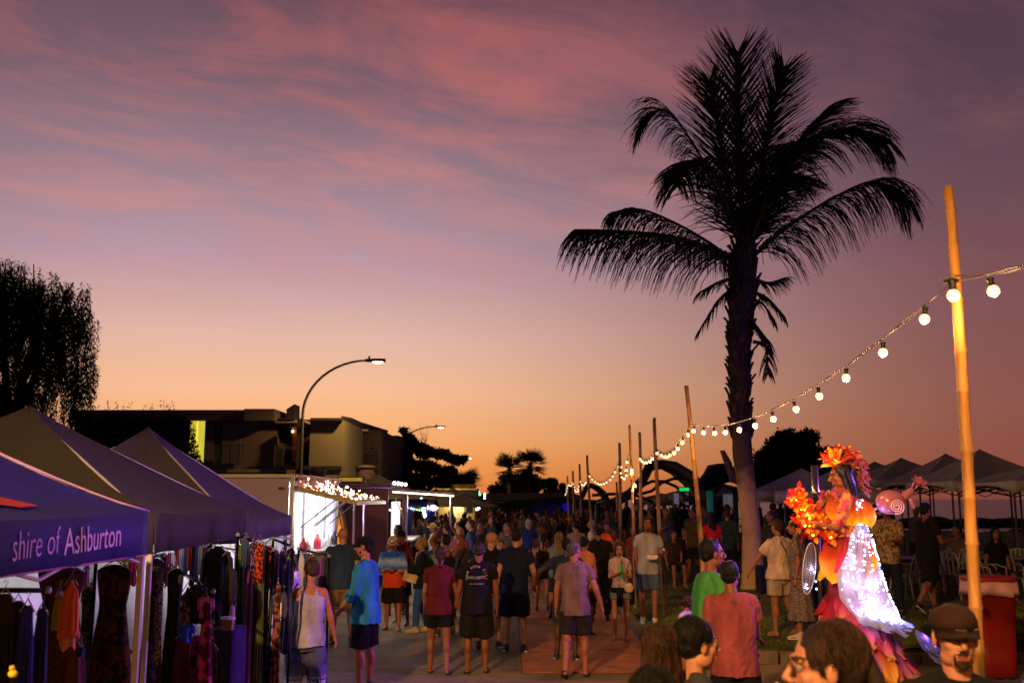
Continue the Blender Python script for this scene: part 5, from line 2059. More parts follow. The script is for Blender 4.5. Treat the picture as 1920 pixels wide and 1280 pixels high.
        if k == 'curly':
            r = random.Random(sd)
            for i in range(70):
                d = Vector((r.gauss(0, 1), r.gauss(-.5, .9), r.gauss(.3, .9))).normalized()
                if d.y > .35 and d.z < .6:
                    continue
                E((d.x * .095, -.03 + d.y * .10, .03 + d.z * .10), (.024, .024, .024))
            fold, fk, an_ = .006, 120, (1, 1, 1)
        vx = max(.006, s.vox * .6)
        return s.add('hair', m, mt, vox=vx, it=1 if k == 'curly' else 2, fold=fold, fk=fk, aniso=an_, seed=5)

    def strands(s, c, n=140, drop=0.0):
        r = random.Random(s.seed)
        m = M()
        for i in range(n):
            a_ = R(r.uniform(150, 390))
            t0, t1 = r.uniform(.1, 1.0), r.uniform(1.5, 2.3)
            q = r.uniform(1.0, 1.07)
            pts = []
            for j in range(7):
                t_ = t0 + (t1 - t0) * j / 6
                w_ = a_ + .12 * math.sin(j + i)
                pts.append(s.hp(.089 * q * math.sin(t_) * math.cos(w_), -.028 + .100 * q * math.sin(t_) * math.sin(w_), .04 + .096 * q * math.cos(t_)) * s.s)
            if drop:
                pts += [pts[-1] + Vector((r.uniform(-.01, .01), r.uniform(-.02, .01), -drop * k_ / 3)) for k_ in (1, 2, 3)]
            m.tube(pts, .0011, 3)
        o = m.build('stray_hair', hair_mat(c), s.root)
        o['kind'] = 'stuff'

    def beard(s, c='brown', full=True, mous=True):
        mt = hair_mat(c)
        m = M()
        hp = s.hp
        if full:
            for x in (-.05, -.034, -.012, .012, .034, .05):
                m.ell(hp(x, .066 - abs(x) * .75, -.082 + abs(x) * .5), (.017 * s.hs, .018 * s.hs, .020 * s.hs), s.hm, 8, 6)
            m.ell(hp(0, .060, -.098), (.026, .026, .018), s.hm)
        if mous:
            for k in (-1, 1):
                m.cap(hp(0, .094, -.045), hp(k * .028, .078, -.056), .008, .007, 6)
                m.cap(hp(k * .028, .078, -.056), hp(k * .026, .074, -.088), .006, .008, 6)
            m.ell(hp(0, .078, -.094), (.022, .014, .016), s.hm)
        return s.add('beard', m, mt, vox=.005, it=1, fold=.002, fk=200, seed=9)

    def capp(s, c='#111111', yaw=0, brim='#111111', wide=False, badge=None):
        hp = s.hp
        m = M()
        rg = []
        for z, r in ((.042, 1.0), (.07, .985), (.098, .87), (.118, .62), (.128, .3), (.131, .03)):
            rg.append([hp(.089 * r * math.cos(a_), -.018 + .106 * r * math.sin(a_), z + (.004 * (math.sin(a_) - .5))) for a_ in [2 * math.pi * i / 24 for i in range(24)]])
        m.rings(rg)
        ht = m.build('cap', cloth_mat(c), s.root, True)
        b_ = M()
        rg = []
        for i in range(13):
            a_ = R(20 + 140 * i / 12)
            i_ = hp(.090 * math.cos(a_), -.018 + .108 * math.sin(a_), .040)
            f_ = .165 if not wide else .15
            sg = math.sin(a_)
            o_ = hp(.090 * math.cos(a_), -.018 + .108 * sg + .085 * sg ** 2.2, .034 - .022 * abs(math.cos(a_)) - .004)
            rg.append([i_, o_, o_ + Vector((0, 0, -.004)), i_ + Vector((0, 0, -.004))])
        b_.rings(rg)
        br = b_.build('brim', cloth_mat(brim), ht, True)
        if wide:
            w_ = M()
            rg = []
            for i in range(24):
                a_ = 2 * math.pi * i / 24
                i_ = hp(.088 * math.cos(a_), -.015 + .105 * math.sin(a_), .040)
                o_ = hp(.15 * math.cos(a_), -.015 + .17 * math.sin(a_), .022)
                rg.append([i_, o_, o_ + Vector((0, 0, -.005)), i_ + Vector((0, 0, -.005))])
            rg.append(rg[0])
            w_.rings(rg, cap=False).build('brim', cloth_mat(brim), ht, True)
        if badge:
            q = M()
            rg = []
            for r in (.02, .001):
                rg.append([hp(r * math.cos(a_), .098 - .001 * (r < .01) - abs(r * math.sin(a_)) * .1, .078 + r * math.sin(a_)) for a_ in [2 * math.pi * i / 14 for i in range(14)]])
            q.rings(rg, cap=True).build('badge', mat(badge, .7), ht)
        for v in (ht, br):
            sc_all(v, s.s)
        for ch in ht.children:
            if ch is not br:
                sc_all(ch, s.s)
        return ht

    def shoes(s, c='#111111', kind='shoe', sole='#bbbbbb'):
        for k in (-1, 1):
            a_ = s.an[k]
            d = (s.an[k] - s.kn[k]).normalized()
            pitch = (Vector((0, .97, -.12)) if abs(d.y) < .45 else Vector((0, .75, -.62))).normalized()
            toe = a_ + Vector((k * .02, 0, -.045)) + pitch * .165
            m = M()
            if kind == 'shoe':
                m.cap(a_ + Vector((0, -.04, -.045)), a_ + Vector((k * .01, .06, -.04)), .040, .042)
                m.cap(a_ + Vector((k * .005, .02, -.03)), toe, .043, .030)
                m.cap(a_ + Vector((0, -.005, -.03)), a_ + Vector((0, -.005, .01)), .042, .044)
            elif kind == 'boot':
                m.cap(a_ + Vector((0, -.04, -.045)), a_ + Vector((k * .01, .06, -.04)), .042, .044)
                m.cap(a_ + Vector((k * .005, .02, -.03)), toe, .045, .034)
                m.cap(a_ + Vector((0, -.005, -.03)), a_ + (s.kn[k] - a_).normalized() * .14, .045, .050)
            sh = None
            if kind != 'thong':
                sh = s.add('shoe', m, mat(c, .6, var=.1, bump=.1), vox=max(.010, s.vox * .8), it=1)
            up = Vector((0, pitch.z * -1, pitch.y)).normalized()
            rg = []
            for t_, w_ in ((-.075, .018), (-.06, .034), (0, .036), (.08, .046), (.13, .042), (.165, .02)):
                c0 = a_ + Vector((k * .012, 0, -.07)) + pitch * t_
                rg.append([(c0 + Vector((w_ * sx, 0, 0)) + up * u) * s.s for sx, u in ((-1, 0), (1, 0), (1, .016), (-1, .016))])
            M().rings(rg).build('sole' if kind != 'thong' else 'sandal', mat(sole, .7), sh or s.root)
            if kind == 'thong':
                pass

    def glasses(s):
        hp = s.hp
        m = M()
        for k in (-1, 1):
            pts = [hp(k * .031 + .023 * math.cos(a_), .096, .010 + .017 * math.sin(a_)) for a_ in [2 * math.pi * i / 16 for i in range(17)]]
            m.tube([p * s.s for p in pts], .0018, 5)
            m.tube([hp(k * .054, .094, .014) * s.s, hp(k * .076, .02, .012) * s.s, hp(k * .080, -.02, .004) * s.s], .0016, 5)
        m.tube([hp(-.008, .1, .012) * s.s, hp(.008, .1, .012) * s.s], .0016, 5)
        g_ = m.build('glasses', mat('#1a1210', .3), s.root, True)
        for k in (-1, 1):
            q = M().add([hp(k * .031 + .022 * math.cos(a_), .0965, .010 + .016 * math.sin(a_)) * s.s for a_ in [2 * math.pi * i / 16 for i in range(16)]], [tuple(range(16))])
            q.build('lens', mat('#c8d0e0', .05, trans=.95, var=0, bump=0), g_)
        return g_

    def strap(s, k=1, c='#151515'):
        pts = []
        for i in range(13):
            t_ = i / 12
            x = s.sh[k].x * .62 * (1 - t_) + (-k * .19) * t_
            z = s.neck.z - .045 - t_ * .50
            pts.append(Vector((x, -.148 - .02 * math.sin(t_ * 3.1), z)))
        m = M()
        m.rings([[(p + Vector((-.012, 0, 0))) * s.s, (p + Vector((.012, 0, 0))) * s.s, (p + Vector((.012, -.004, 0))) * s.s, (p + Vector((-.012, -.004, 0))) * s.s] for p in pts])
        return m.build('bag_strap', mat(c, .6), s.root, True)

    def back_print(s, lines, mt, front=False):
        """lettering laid on the curved cloth"""
        bvh = BVHTree.FromObject(s.topo, bpy.context.evaluated_depsgraph_get())
        sg = 1 if front else -1
        for it_ in lines:
            body, size, zc = it_[:3]
            xo = it_[3] if len(it_) > 3 else 0
            arc = it_[4] if len(it_) > 4 else 0
            glyphs = []
            if arc:
                for i, ch in enumerate(body):
                    if ch == ' ':
                        continue
                    a_ = (i - (len(body) - 1) / 2) / (len(body) - 1) * arc[1]
                    glyphs.append((ch, arc[0] * math.sin(a_), zc + arc[0] * (math.cos(a_) - 1), -a_))
            else:
                glyphs.append((body, xo, zc, 0))
            vs, fs = [], []
            for ch, x0, z_, rot in glyphs:
                me = text_mesh(ch, size, 0)
                cr_, sr_ = math.cos(rot), math.sin(rot)
                o_ = len(vs)
                for v in me.vertices:
                    x, y = v.co.x, v.co.y
                    vs.append((x * cr_ - y * sr_ + x0, x * sr_ + y * cr_ + z_))
                fs += [tuple(i + o_ for i in p.vertices) for p in me.polygons]
                bpy.data.meshes.remove(me)
            out = []
            ok = True
            for x, z_ in vs:
                X_l = x * (1 if not front else -1)
                hit = bvh.ray_cast(Vector((X_l, sg * 1.0, z_)), Vector((0, -sg, 0)))
                y = hit[0].y if hit[0] is not None else sg * .13
                out.append((X_l, y + sg * .004, z_))
            M().add(out, fs).build('print', mt, s.root)


def sc_all(o, k):
    if abs(k - 1) < 1e-6:
        return
    o.data.transform(Matrix.Scale(k, 4))


def base(px, py, g=None, Y=None):
    """ground position of feet seen at px, py"""
    if Y is None:
        z = 0.0 if g is None else g
        u, v = (px - 960) / FPX, (640 - py) / FPX
        Y = (CAMZ - z) * (math.cos(PITCH) - v * math.sin(PITCH)) / -(math.sin(PITCH) + v * math.cos(PITCH))
    p = at(px, py, Y)
    return (p.x, Y, gz(p.x, Y) if g is None else g)


def wx(px, Y, py=1100):
    return at(px, py, Y).x


DN = (0, 0, -1)
# ---------------------------------------------------------------- the people on the road
p = Person('woman in white tank top and patterned trousers browsing clothes, hair in a bun', (wx(578, 10.8), 10.8), 1.66, 12, 'f', 1.12, 0, .013, yaw=35, tilt=-8,
           aL=((-.3, .5, -1), (.1, 1, -.35)), aR=((.3, .1, -1), (.25, .35, -1)))
p.top('#8e87a0', 'tank', -.10)
pt = ramp_mat('patterned_trousers', [(0, '#b8b4c8'), (.30, '#b8b4c8'), (.31, '#2a2a48'), (.325, '#a8a6bc'), (.44, '#b0aec4'), (.45, '#26264a'), (.47, '#9a98b4'), (.50, '#5a5c84'), (.62, '#34365c'), (1, '#3a3c60')], 2, 0, 1.0, noise_amt=.01, nscale=30)
p.shorts('#ffffff', 1.85, 1.25, mt=pt, name='trousers', fold=.009)
p.hair('bun', 'mid')
q = M()
for (dx, dz, w_, h_) in ((0, 0, .10, .008), (0, .16, .10, .008), (-.05, .08, .008, .16), (.05, .08, .008, .16), (-.02, .05, .03, .03), (.02, .1, .03, .03), (-.02, .11, .03, .02), (.02, .04, .02, .02)):
    q.box((.10 + dx, -.135, .34 + dz), (w_, .004, h_))
q.build('trouser_print', mat('#23244a', .8), p.root)
p.shoes('#222222', 'thong', '#222222')
b_ = thing('shoulder_bag', 'black shoulder bag hanging at the side of the woman in the tank top', 'bag', p.root.location, R(12))
M().ell((-.25, -.06, .93), (.055, .12, .15)).build('pouch', mat('#0d0d10', .5), b_, True)
M().tube([(-.23, -.08, 1.05), (-.2, -.12, 1.3), (-.11, -.03, 1.42)], .012, 6).build('strap', mat('#0d0d10', .5), b_)
M().ell((-.22, -.16, .83), (.06, .02, .11)).build('pocket', mat('#3a4658', .5), b_, True)

p = Person('man in blue button shirt, black cap and black shorts standing in profile', (wx(686, 12.5), 12.5), 1.84, 75, 'm', 1.04, 0, .012, yaw=8, aL=((-.15, .15, -1), (.2, .75, -.75)), aR=((.2, -.05, -1), (-.25, .6, -.7)),
           lL=((-.05, .05, -1), (0, -.04, -1)), lR=((.05, -.04, -1), (0, -.02, -1)))
p.top('#1f6a98', 'shirt', -.16, 1.45, .010, .011)
p.shorts('#0b0b0f', .95, 1.12)
p.hair('crop', 'dark')
p.capp('#0b0b0d', brim='#0b0b0d')
p.beard('dark', True, True)
p.shoes('#202020', 'shoe')
M().box((.11, .09, 1.18), (.06, .02, .05), rz=.2).build('pocket', cloth_mat('#1f6a98'), p.root)
t = thing('drink_can', 'white cup tip showing behind the man in the blue button shirt', 'cup', (wx(733 - 80, 12.9) - .0, 13.3, 1.55))
M().lathe((0, 0, 0), [(.02, 0), (.03, .09), (.027, .09)], 12).build('cup_body', mat('#d0d0d8', .4), t, True)
bpy.data.objects.remove(t.children[0]); bpy.data.objects.remove(t)

p = Person('bald man in navy tee and khaki shorts facing the white trailer', (wx(642, 16.6), 16.6), 1.84, 10, 'm', 1.15, 2, .016, aL=((-.2, .1, -1), (.1, .8, -.6)))
p.top('#26344a')
p.shorts('#7a5e3c', .98, 1.2)
p.shoes('#604020', 'shoe')

b_ = base(737, 1180)
fish = ramp_mat('fishing_shirt', [(0, '#c23a12'), (.30, '#c8401a'), (.36, '#d8a890'), (.42, '#2a58c8'), (.60, '#8fb0e0'), (.72, '#2c52c0'), (1, '#1f3c9a')], 2, .78, 1.48, noise_amt=.10, nscale=6)
p = Person('man in blue and red long sleeved fishing shirt and pale cap looking at his hands', b_, 1.64, 175, 'm', 1.12, 0, .015, tilt=-22, aL=((-.25, .15, -1), (.62, .8, .05)), aR=((.25, .15, -1), (-.62, .8, .05)))
p.top('#2848b0', 'shirt', -.14, 1.8, .008, mt=fish)
p.shorts('#17140f', .95, 1.2)
p.hair('crop', 'grey')
p.capp('#b8a088', brim='#b8a088', badge='#efe6d8')
p.beard('grey')
p.shoes(kind='thong', sole='#5a4a36')
p.back_print([('A', .07, 1.28, .08)], mat('#101c50', .8), front=True)
p = Person('dark haired man in black cap queuing behind the man in the fishing shirt', (wx(752, 19), 19), 1.72, 160, 'm', 1, 1, .02)
p.top('#5a1a1c')
p.shorts('#141414')
p.hair('short', 'black')
p.capp('#101010')
p = Person('person in dark red top beside the queue at the menu boards', (wx(742, 20.5), 20.5), 1.78, 40, 'm', 1, 1, .02)
p.top('#6a2018')
p.shorts('#181818')
p.hair('short', 'black')

b_ = base(790, 1184)
p = Person('blonde woman in black cardigan and blue jeans with a tan crossbody bag', b_, 1.63, 95, 'f', 1.12, 2, .014, yaw=0, aL=((-.1, .25, -1), (.2, .9, .1)), aR=((.15, .1, -1), (-.1, .9, -.1)), lL=((-.05, .22, -1), (0, .05, -1)), lR=((.05, -.05, -1), (0, -.2, -1)))
p.top('#15131a', 'shirt', -.12, 1.8, .012)
p.shorts('#33508a', 1.9, 1.0, name='jeans')
p.hair('updo', 'fair')
p.shoes('#a8906a', 'shoe', '#a8906a')
t = thing('crossbody_bag', 'tan crossbody bag carried by the blonde woman in jeans', 'bag', (b_[0], b_[1], 0), R(95))
M().box((-.12, .2, .95), (.08, .26, .18), rx=.3).build('pouch', mat('#c09a68', .6), t, bevel=.015)
M().tube([(-.12, .12, 1.03), (-.1, .13, 1.2), (0, .1, 1.36), (.08, -.02, 1.42)], .008, 6).build('strap', mat('#a07a50', .6), t)

b_ = base(822, 1262)
p = Person('woman in maroon tee and black shorts walking away holding hands', b_, 1.66, 0, 'f', 1.14, 1, .012, lL=((-.06, .16, -1), (-.02, -.02, -1)), lR=((.06, -.12, -1), (.03, -.30, -1)), aR=((.28, .05, -1), (.2, .12, -1)), aL=((-.2, -.1, -1), (-.02, .25, -1)))
p.top('#4e1018', 'tee', -.11)
p.shorts('#0a0a0c', .62, 1.08)
p.hair('pony', 'mid', .2)
p.shoes(kind='thong', sole='#3a2a20')
b_ = base(893, 1262)
p = Person('man in black tee printed NEW YORK CITY', b_, 1.72, 0, 'm', 1.16, 1, .012, lL=((-.06, .04, -1), (-.02, -.04, -1)), lR=((.06, .14, -1), (.02, 0, -1)), aL=((-.28, .05, -1), (-.2, .12, -1)), aR=((.2, -.02, -1), (.05, .2, -1)))
p.root['label'] = 'man in black tee printed NEW YORK CITY on the back, holding hands with his companion'
p.top('#0d0c10', 'tee', -.13)
p.shorts('#15130f', 1.0, 1.2)
p.hair('crop', 'dark', mt=mat('#1d130f', .6, bump=.3, bscale=200))
p.shoes(kind='thong', sole='#20140e')
pr = mat('#b8a2b8', .8, bump=0)
p.back_print([('NEW YORK CITY', .046, 1.385, 0, (.115, 3.5)), ('HOUSE', .05, 1.24, -.025), ('Of', .055, 1.245, .085), ('SOLD  LIKE  DIAMONDS', .018, 1.17, 0)], pr)
M().lathe((0, 0, 0), [(.03, 0), (.03, .004)], 8)

b_ = base(965, 1222)
p = Person('man in navy tee and black shorts walking away along the path edge', b_, 1.85, -4, 'm', 1.06, 2, .012, lL=((-.05, .08, -1), (-.03, -.02, -1)), lR=((.07, .02, -1), (.03, -.08, -1)), aR=((.3, .05, -1), (.1, .6, -.7)), aL=((-.25, -.05, -1), (-.15, .3, -1)))
p.top('#0f1530', 'tee', -.14)
p.shorts('#0c0e18', .95, 1.16)
p.hair('short', 'dark')
p.shoes('#14141a', 'shoe', '#d8d8d8')

b_ = base(1080, 1268)
p = Person('man with short grey hair in mauve tee and dark shorts striding away, head turned', b_, 1.74, -8, 'm', 1.06, 0, .011, yaw=-38, lL=((-.05, -.16, -1), (-.02, -.62, -1)), lR=((.06, .16, -1), (.02, .0, -1)), aL=((-.22, .08, -1), (-.08, .2, -1)), aR=((.4, -.15, -1), (.3, .35, -1)))
p.top('#6d5058', 'tee', -.13)
p.shorts('#231d20', .85, 1.18)
p.hair('crop', 'grey')
p.shoes(kind='thong', sole='#141014')

b_ = base(1165, 1200)
p = Person('girl in white tee and denim shorts sipping a tall green drink', b_, 1.58, 178, 'f', .92, 2, .012, tilt=-14, aL=((-.2, .35, -1), (.62, .75, .35)), aR=((.2, .35, -1), (-.62, .75, .35)), lL=((-.04, .1, -1), (0, .0, -1)), lR=((.05, -.05, -1), (0, -.12, -1)))
p.top('#b89aa4', 'tee', 0)
p.shorts('#6f7a92', .42, 1.15)
p.hair('long', 'mid', .32)
p.shoes(kind='thong', sole='#2a1c18')
t = thing('tall_drink', 'tall green slush drink held by the girl in denim shorts', 'drink', (b_[0], b_[1] - .27, 1.02))
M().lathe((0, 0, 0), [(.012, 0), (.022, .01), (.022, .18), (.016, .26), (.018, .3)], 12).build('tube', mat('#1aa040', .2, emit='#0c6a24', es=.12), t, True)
M().tube([(0, 0, .3), (.005, .05, .40)], .004, 5).build('straw', mat('#e0e0e0', .4), t)
M().ell((.0, 0, .27), (.02, .02, .05)).build('red_slush', mat('#a02030', .3), t, True)
t = thing('hip_bag', 'pale round bag hanging at the hip of the girl with the green drink', 'bag', (b_[0] + .12, b_[1] - .17, .86))
M().lathe((0, 0, 0), [(.01, -.03), (.075, -.03), (.08, 0), (.075, .03), (.01, .03)], 18).build('pouch', mat('#c8a494', .5), t, True).rotation_euler = (R(90), 0, 0)
M().tube([(0, 0, .07), (-.03, -.0, .3), (.06, .08, .5)], .006, 5).build('strap', mat('#222222', .5), t)
t = thing('tied_jacket', 'black jacket tied round the waist of the girl with the green drink', 'jacket', (b_[0], b_[1], 0))
M().rings([[(r_ * math.cos(a_) * 1.0, r_ * .75 * math.sin(a_), z_) for a_ in [2 * math.pi * i / 18 for i in range(18)]] for z_, r_ in ((.86, .165), (.84, .178), (.79, .178), (.77, .165))]).build('sleeves', cloth_mat('#0d0c10'), t, True)
M().rings([[(-.03 + .05 * math.cos(a_), -.14 + .02 * math.sin(a_), z_) for a_ in [2 * math.pi * i / 8 for i in range(8)]] for z_ in (.83, .7, .56)]).build('knot_end', cloth_mat('#0d0c10'), t, True)
M().rings([[(.19 + .05 * math.cos(a_), .02 + .09 * math.sin(a_), z_) for a_ in [2 * math.pi * i / 10 for i in range(10)]] for z_ in (.84, .7, .58)]).build('jacket_body', cloth_mat('#0d0c10'), t, True)

b_ = (wx(1216, 18.0), 18.0, .14)
p = Person('long haired bearded man in pale grey tee and blue shorts holding a takeaway box', b_, 1.84, 172, 'm', 1.0, 0, .012, aL=((-.2, .1, -1), (.45, .9, .05)), aR=((.15, -.05, -1), (.02, .12, -1)), lL=((-.04, .12, -1), (.02, 0, -1)), lR=((.05, -.05, -1), (-.02, -.25, -1)))
p.top('#a29aa4', 'tee', -.12)
p.shorts('#4d5a80', .82, 1.12)
p.hair('bob', 'mid')
p.beard('brown')
p.shoes('#c8c0b8', 'shoe')
t = thing('takeaway_box', 'white takeaway box held by the long haired man in blue shorts', 'box', (b_[0] + .02, b_[1] - .34, 1.27))
M().rings([[(sx * w_, sy * w_ * .7, z_) for sx, sy in ((-1, -1), (1, -1), (1, 1), (-1, 1))] for z_, w_ in ((0, .08), (.035, .1), (.04, .104), (.07, .085))]).build('shell', mat('#d8cccf', .7), t)
t = thing('drink_can', 'shiny drink can in the crook of the long haired man\'s arm', 'can', (b_[0] + .26, b_[1] - .2, 1.34))
M().lathe((0, 0, 0), [(.02, 0), (.032, .01), (.032, .1), (.026, .115)], 14).build('can_body', mat('#9aa0b0', .25, metal=.8), t, True)

# ---------------------------------------------------------------- people close to the camera
p = Person('man in bright green tee and camouflage shorts, face in profile', (wx(1326, 9.5), 9.5), 1.93, -76, 'm', 1.0, 1, .009, yaw=-4, aL=((-.1, -.12, -1), (.15, .75, -.6)), aR=((.12, .05, -1), (.1, .7, -.4)))
p.top('#3f8240', 'tee', -.12, .62, .004)
p.shorts('#3c3a22', 1.0, 1.2, mt=mat('#4a4630', .9, 'print', scale=14, col2='#22231a', bump=.2))
p.hair('short', 'black')
p.shoes('#303030')
p = Person('man in mauve tee seen from behind, arms folded over, hair dark and cropped', (wx(1373, 8.95), 8.95), 1.76, 4, 'm', 1.08, 1, .009, yaw=-30, aL=((-.12, .12, -1), (.3, .8, -.1)), aR=((.15, .2, -1), (-.2, .8, .5)))
p.root['label'] = 'man in dusty red tee seen from behind, arms bent forward, dark cropped hair'
p.top('#823c42', 'tee', -.13, .6, .004)
p.shorts('#0c0a14', .95, 1.1)
p.hair('short', 'black')
p.shoes('#303030')
p.back_print([('N', .045, 1.395)], mat('#3a1c28', .8))
# reaching hand with a phone belongs to a man half hidden by them
p = Person('man half hidden behind the man in the dusty red tee', (wx(1352, 10.3), 10.3), 1.62, -60, 'm', 1.0, 1, .012, aL=((-.2, .5, -.7), (-.35, 1, .02)), aR=((.2, .1, -1), (.1, .5, -.7)))
p.top('#4a2a2a')
p.shorts('#15151a')
p.hair('short', 'black')
p = Person('small child with curly hair in a pale top beside the man in the green tee', (wx(1288, 12.5), 12.5), 1.12, 30, 'f', .95, 0, .012)
p.top('#b89ab8', 'tee', -.08)
p.shorts('#403848', .6)
p.hair('curly', 'mid')
p.shoes('#888888')

p = Person('girl with long straight brown hair seen from behind at the lower frame edge', (wx(1238, 4.9), 4.9), 1.70, -12, 'f', .95, 2, .009)
p.top('#2a2430')
p.shorts('#15151a', 1.9, name='trousers')
p.hair('long', 'mid', .42)
p.strands('mid', 160, .3)
p = Person('dark haired person turned away at the very bottom, cheek just showing', (wx(1222, 3.7, 1240), 3.7), 1.70, -48, 'f', 1.0, 2, .009)
p.top('#7a6068')
p.shorts('#15151a', 1.9, name='trousers')
p.hair('long', 'black', .25)
p.strands('dark', 140, .15)
p = Person('woman in profile with dark hair tied back, hand raised with food', (wx(1292, 4.95), 4.95), 1.735, -68, 'f', 1.0, 2, .008, yaw=-6, tilt=-4, aR=((.15, .35, -1), (.15, .62, .95)), aL=((-.1, .1, -1), (0, .6, -.6)))
p.top('#2c2a30')
p.shorts('#1b1b22', 1.9, name='trousers')
p.hair('pony', 'black', .25)
p.strands('dark', 140)
t = thing('food_bite', 'small white bite of food between the fingers of the dark haired woman', 'food', p.root.location)
h = p.palm[1] * p.s
t.location = p.root.matrix_basis @ (h + p.fd[1] * .05)
M().ell((0, 0, 0), (.014, .012, .02)).build('morsel', mat('#d8d0c0', .7), t, True)
p = Person('woman with glasses and reddish dark hair in profile at the bottom edge', (wx(1566, 3.35, 1240), 3.35), 1.885, 72, 'f', 1.05, 2, .0085, yaw=8, tilt=-4, head=1.06)
p.top('#16141a', 'tee', -.1)
p.shorts('#1b1b22', 1.9, name='trousers')
p.hair('pony', 'brown', .35)
p.strands('mid', 170)
p.glasses()
p = Person('man with goatee in brown cap and black shirt facing the camera', (wx(1792, 4.3), 4.3), 1.865, 168, 'm', 1.08, 2, .0075, yaw=4, aL=None)
p.top('#0c0b10', 'shirt', -.12, 1.3, .006)
p.shorts('#15151a', 1.9, name='trousers')
p.capp('#2a1610', brim='#241410')
p.hair('crop', 'grey')
p.beard('brown', False, True)
m = M()
for k in (-1, 1):
    m.rings([[(p.neck + Vector((k * (.035 + .035 * f), .055 - .085 * f, -.02 + .03 * math.sin(f * 3.1)) ) + Vector((k * .01 * q, .02 * q, -.035 * q))) * p.s for q in (0, .5, 1)] for f in (0, .33, .66, 1)], closed=False, cap=False)
m.build('collar', cloth_mat('#0c0b10'), p.root, True)

# ---------------------------------------------------------------- on the lawn
b_ = (wx(1463, 15.7), 15.7)
p = Person('woman in pale blouse and beige shorts, dark strap across her back, reaching forward', b_, 1.74, 28, 'f', 1.16, 0, .013, aL=((-.45, .45, -.75), (-.35, .35, -.8)), aR=((.15, .3, -1), (0, .8, -.3)), lR=((.06, -.1, -1), (.02, -.5, -1)))
p.top('#c8a89c', 'tee', -.08, .75, .012)
p.shorts('#a8907c', .72, 1.15)
p.hair('short', 'mid')
p.strap(-1)
p.shoes(kind='thong', sole='#8a6a50')
b_ = (wx(1500, 15.4), 15.4)
dp = mat('#80695e', .9, 'print', scale=55, col2='#4a3c48', bump=.2)
p = Person('woman in long speckled dress standing sideways on the lawn', b_, 1.76, 62, 'f', 1.05, 0, .013, lR=((.06, -.12, -1), (.02, -.2, -1)))
p.top('#705a55', 'tee', -.05, .7, .006, mt=dp)
p.skirt('#705a55', .72, .24, mt=dp, name='dress_skirt')
p.hair('updo', 'brown')
p.shoes('#b8a090', 'shoe')
b_ = (wx(1522, 17.2), 17.2)
p = Person('person in deep blue dress standing behind the speckled dress', b_, 1.66, 40, 'f', 1.1, 1, .018)
p.top('#1c1a5c', 'tee')
p.skirt('#1c1a5c', .8, .28, name='dress_skirt')
p.hair('long', 'dark', .3)
b_ = (wx(1450, 20.5), 20.5)
p = Person('man in dark jacket behind the woman in the pale blouse', b_, 1.72, 120, 'm', 1.0, 1, .02)
p.top('#2a241c', 'shirt', -.12, 1.8)
p.shorts('#1a1a1a', 1.9, name='trousers')
p.hair('short', 'mid')
b_ = (wx(1668, 16.6), 16.6)
p = Person('man in patterned tan shirt, jeans and dark cap behind the lit train of the costume', b_, 1.84, 140, 'm', 1.0, 1, .015, aR=((.2, .3, -1), (-.1, .9, .1)), aL=((-.2, .3, -1), (.1, .9, .1)))
p.top('#8a6a4c', 'tee', -.12, .7, mt=mat('#9a7a58', .9, 'print', scale=25, col2='#5e4630', bump=.2))
p.shorts('#1c2038', 1.9, name='jeans')
p.hair('crop', 'dark')
p.capp('#161218')
p.shoes()
b_ = (wx(1744, 16.8), 16.8)
p = Person('man in dark tee and black shorts striding past the marquees', b_, 1.80, -70, 'm', 1.08, 1, .014, lL=((-.04, .35, -1), (0, .05, -1)), lR=((.05, -.30, -1), (.02, -.75, -1)), aL=((-.1, .3, -1), (.1, .9, .1)), aR=((.1, .35, -1), (0, .95, .15)))
p.top('#14100f', 'tee', -.14)
p.shorts('#0b0a0c', .98, 1.2)
p.hair('short', 'black')
p.shoes('#101010')

# ---------------------------------------------------------------- middle of the crowd
def simple(label, px, Y, H, face, sex, topc, botc, hair_, hc, kind='tee', sleeve=.55, blen=.9, skin=0, vox=.02, shoes='#181818', w=1.0, **k):
    loc = (wx(px, Y, 1050), Y)
    p = Person(label, loc, H, face, sex, w, skin, vox, **k)
    p.top(topc, kind, sleeve=sleeve)
    if botc:
        p.shorts(botc, blen, name='shorts' if blen < 1.2 else 'trousers')
    if hair_:
        p.hair(hair_, hc, .3)
    if shoes:
        p.shoes(shoes)
    return p


simple('big bald man in black tee walking away between the couple and the navy tee', 918, 16, 1.80, -14, 'm', '#0c0b10', '#5a5a6a', None, None, w=1.15, vox=.014, blen=.8, skin=2, shoes='#0c0a0c', yaw=-40, lR=((.05, .2, -1), (0, .05, -1)), lL=((-.05, -.15, -1), (0, -.4, -1)))
simple('woman with both arms raised taking a photo of the stalls', 838, 17.6, 1.70, 8, 'f', '#101014', '#141418', 'short', 'dark', 'tank', aL=((-.5, .5, .9), (.55, .35, .8)), aR=((.5, .5, .9), (-.55, .35, .8)), vox=.014, skin=1)
simple('woman in grey green top with hair up beside the one taking a photo', 812, 18.6, 1.62, -20, 'f', '#6a8078', '#202024', 'updo', 'red', skin=0)
simple('woman in maroon tee and violet leggings facing the crowd', 862, 22.5, 1.68, 175, 'f', '#7a2a34', '#5a4a86', 'long', 'fair', blen=1.9, skin=2, aL=((-.2, .2, -1), (.4, .9, .1)))
simple('man in slate blue shirt in profile near the cream truck', 884, 24, 1.82, 80, 'm', '#33405c', '#15151a', 'crop', 'mid', 'shirt', 1.8, blen=1.9, skin=2)
simple('woman in black top and short black shorts seen from behind', 1016, 21.2, 1.56, 4, 'f', '#0c0a0c', '#0e0c10', 'pony', 'black', 'tank', blen=.4, skin=0, lR=((.04, -.1, -1), (.02, -.35, -1)))
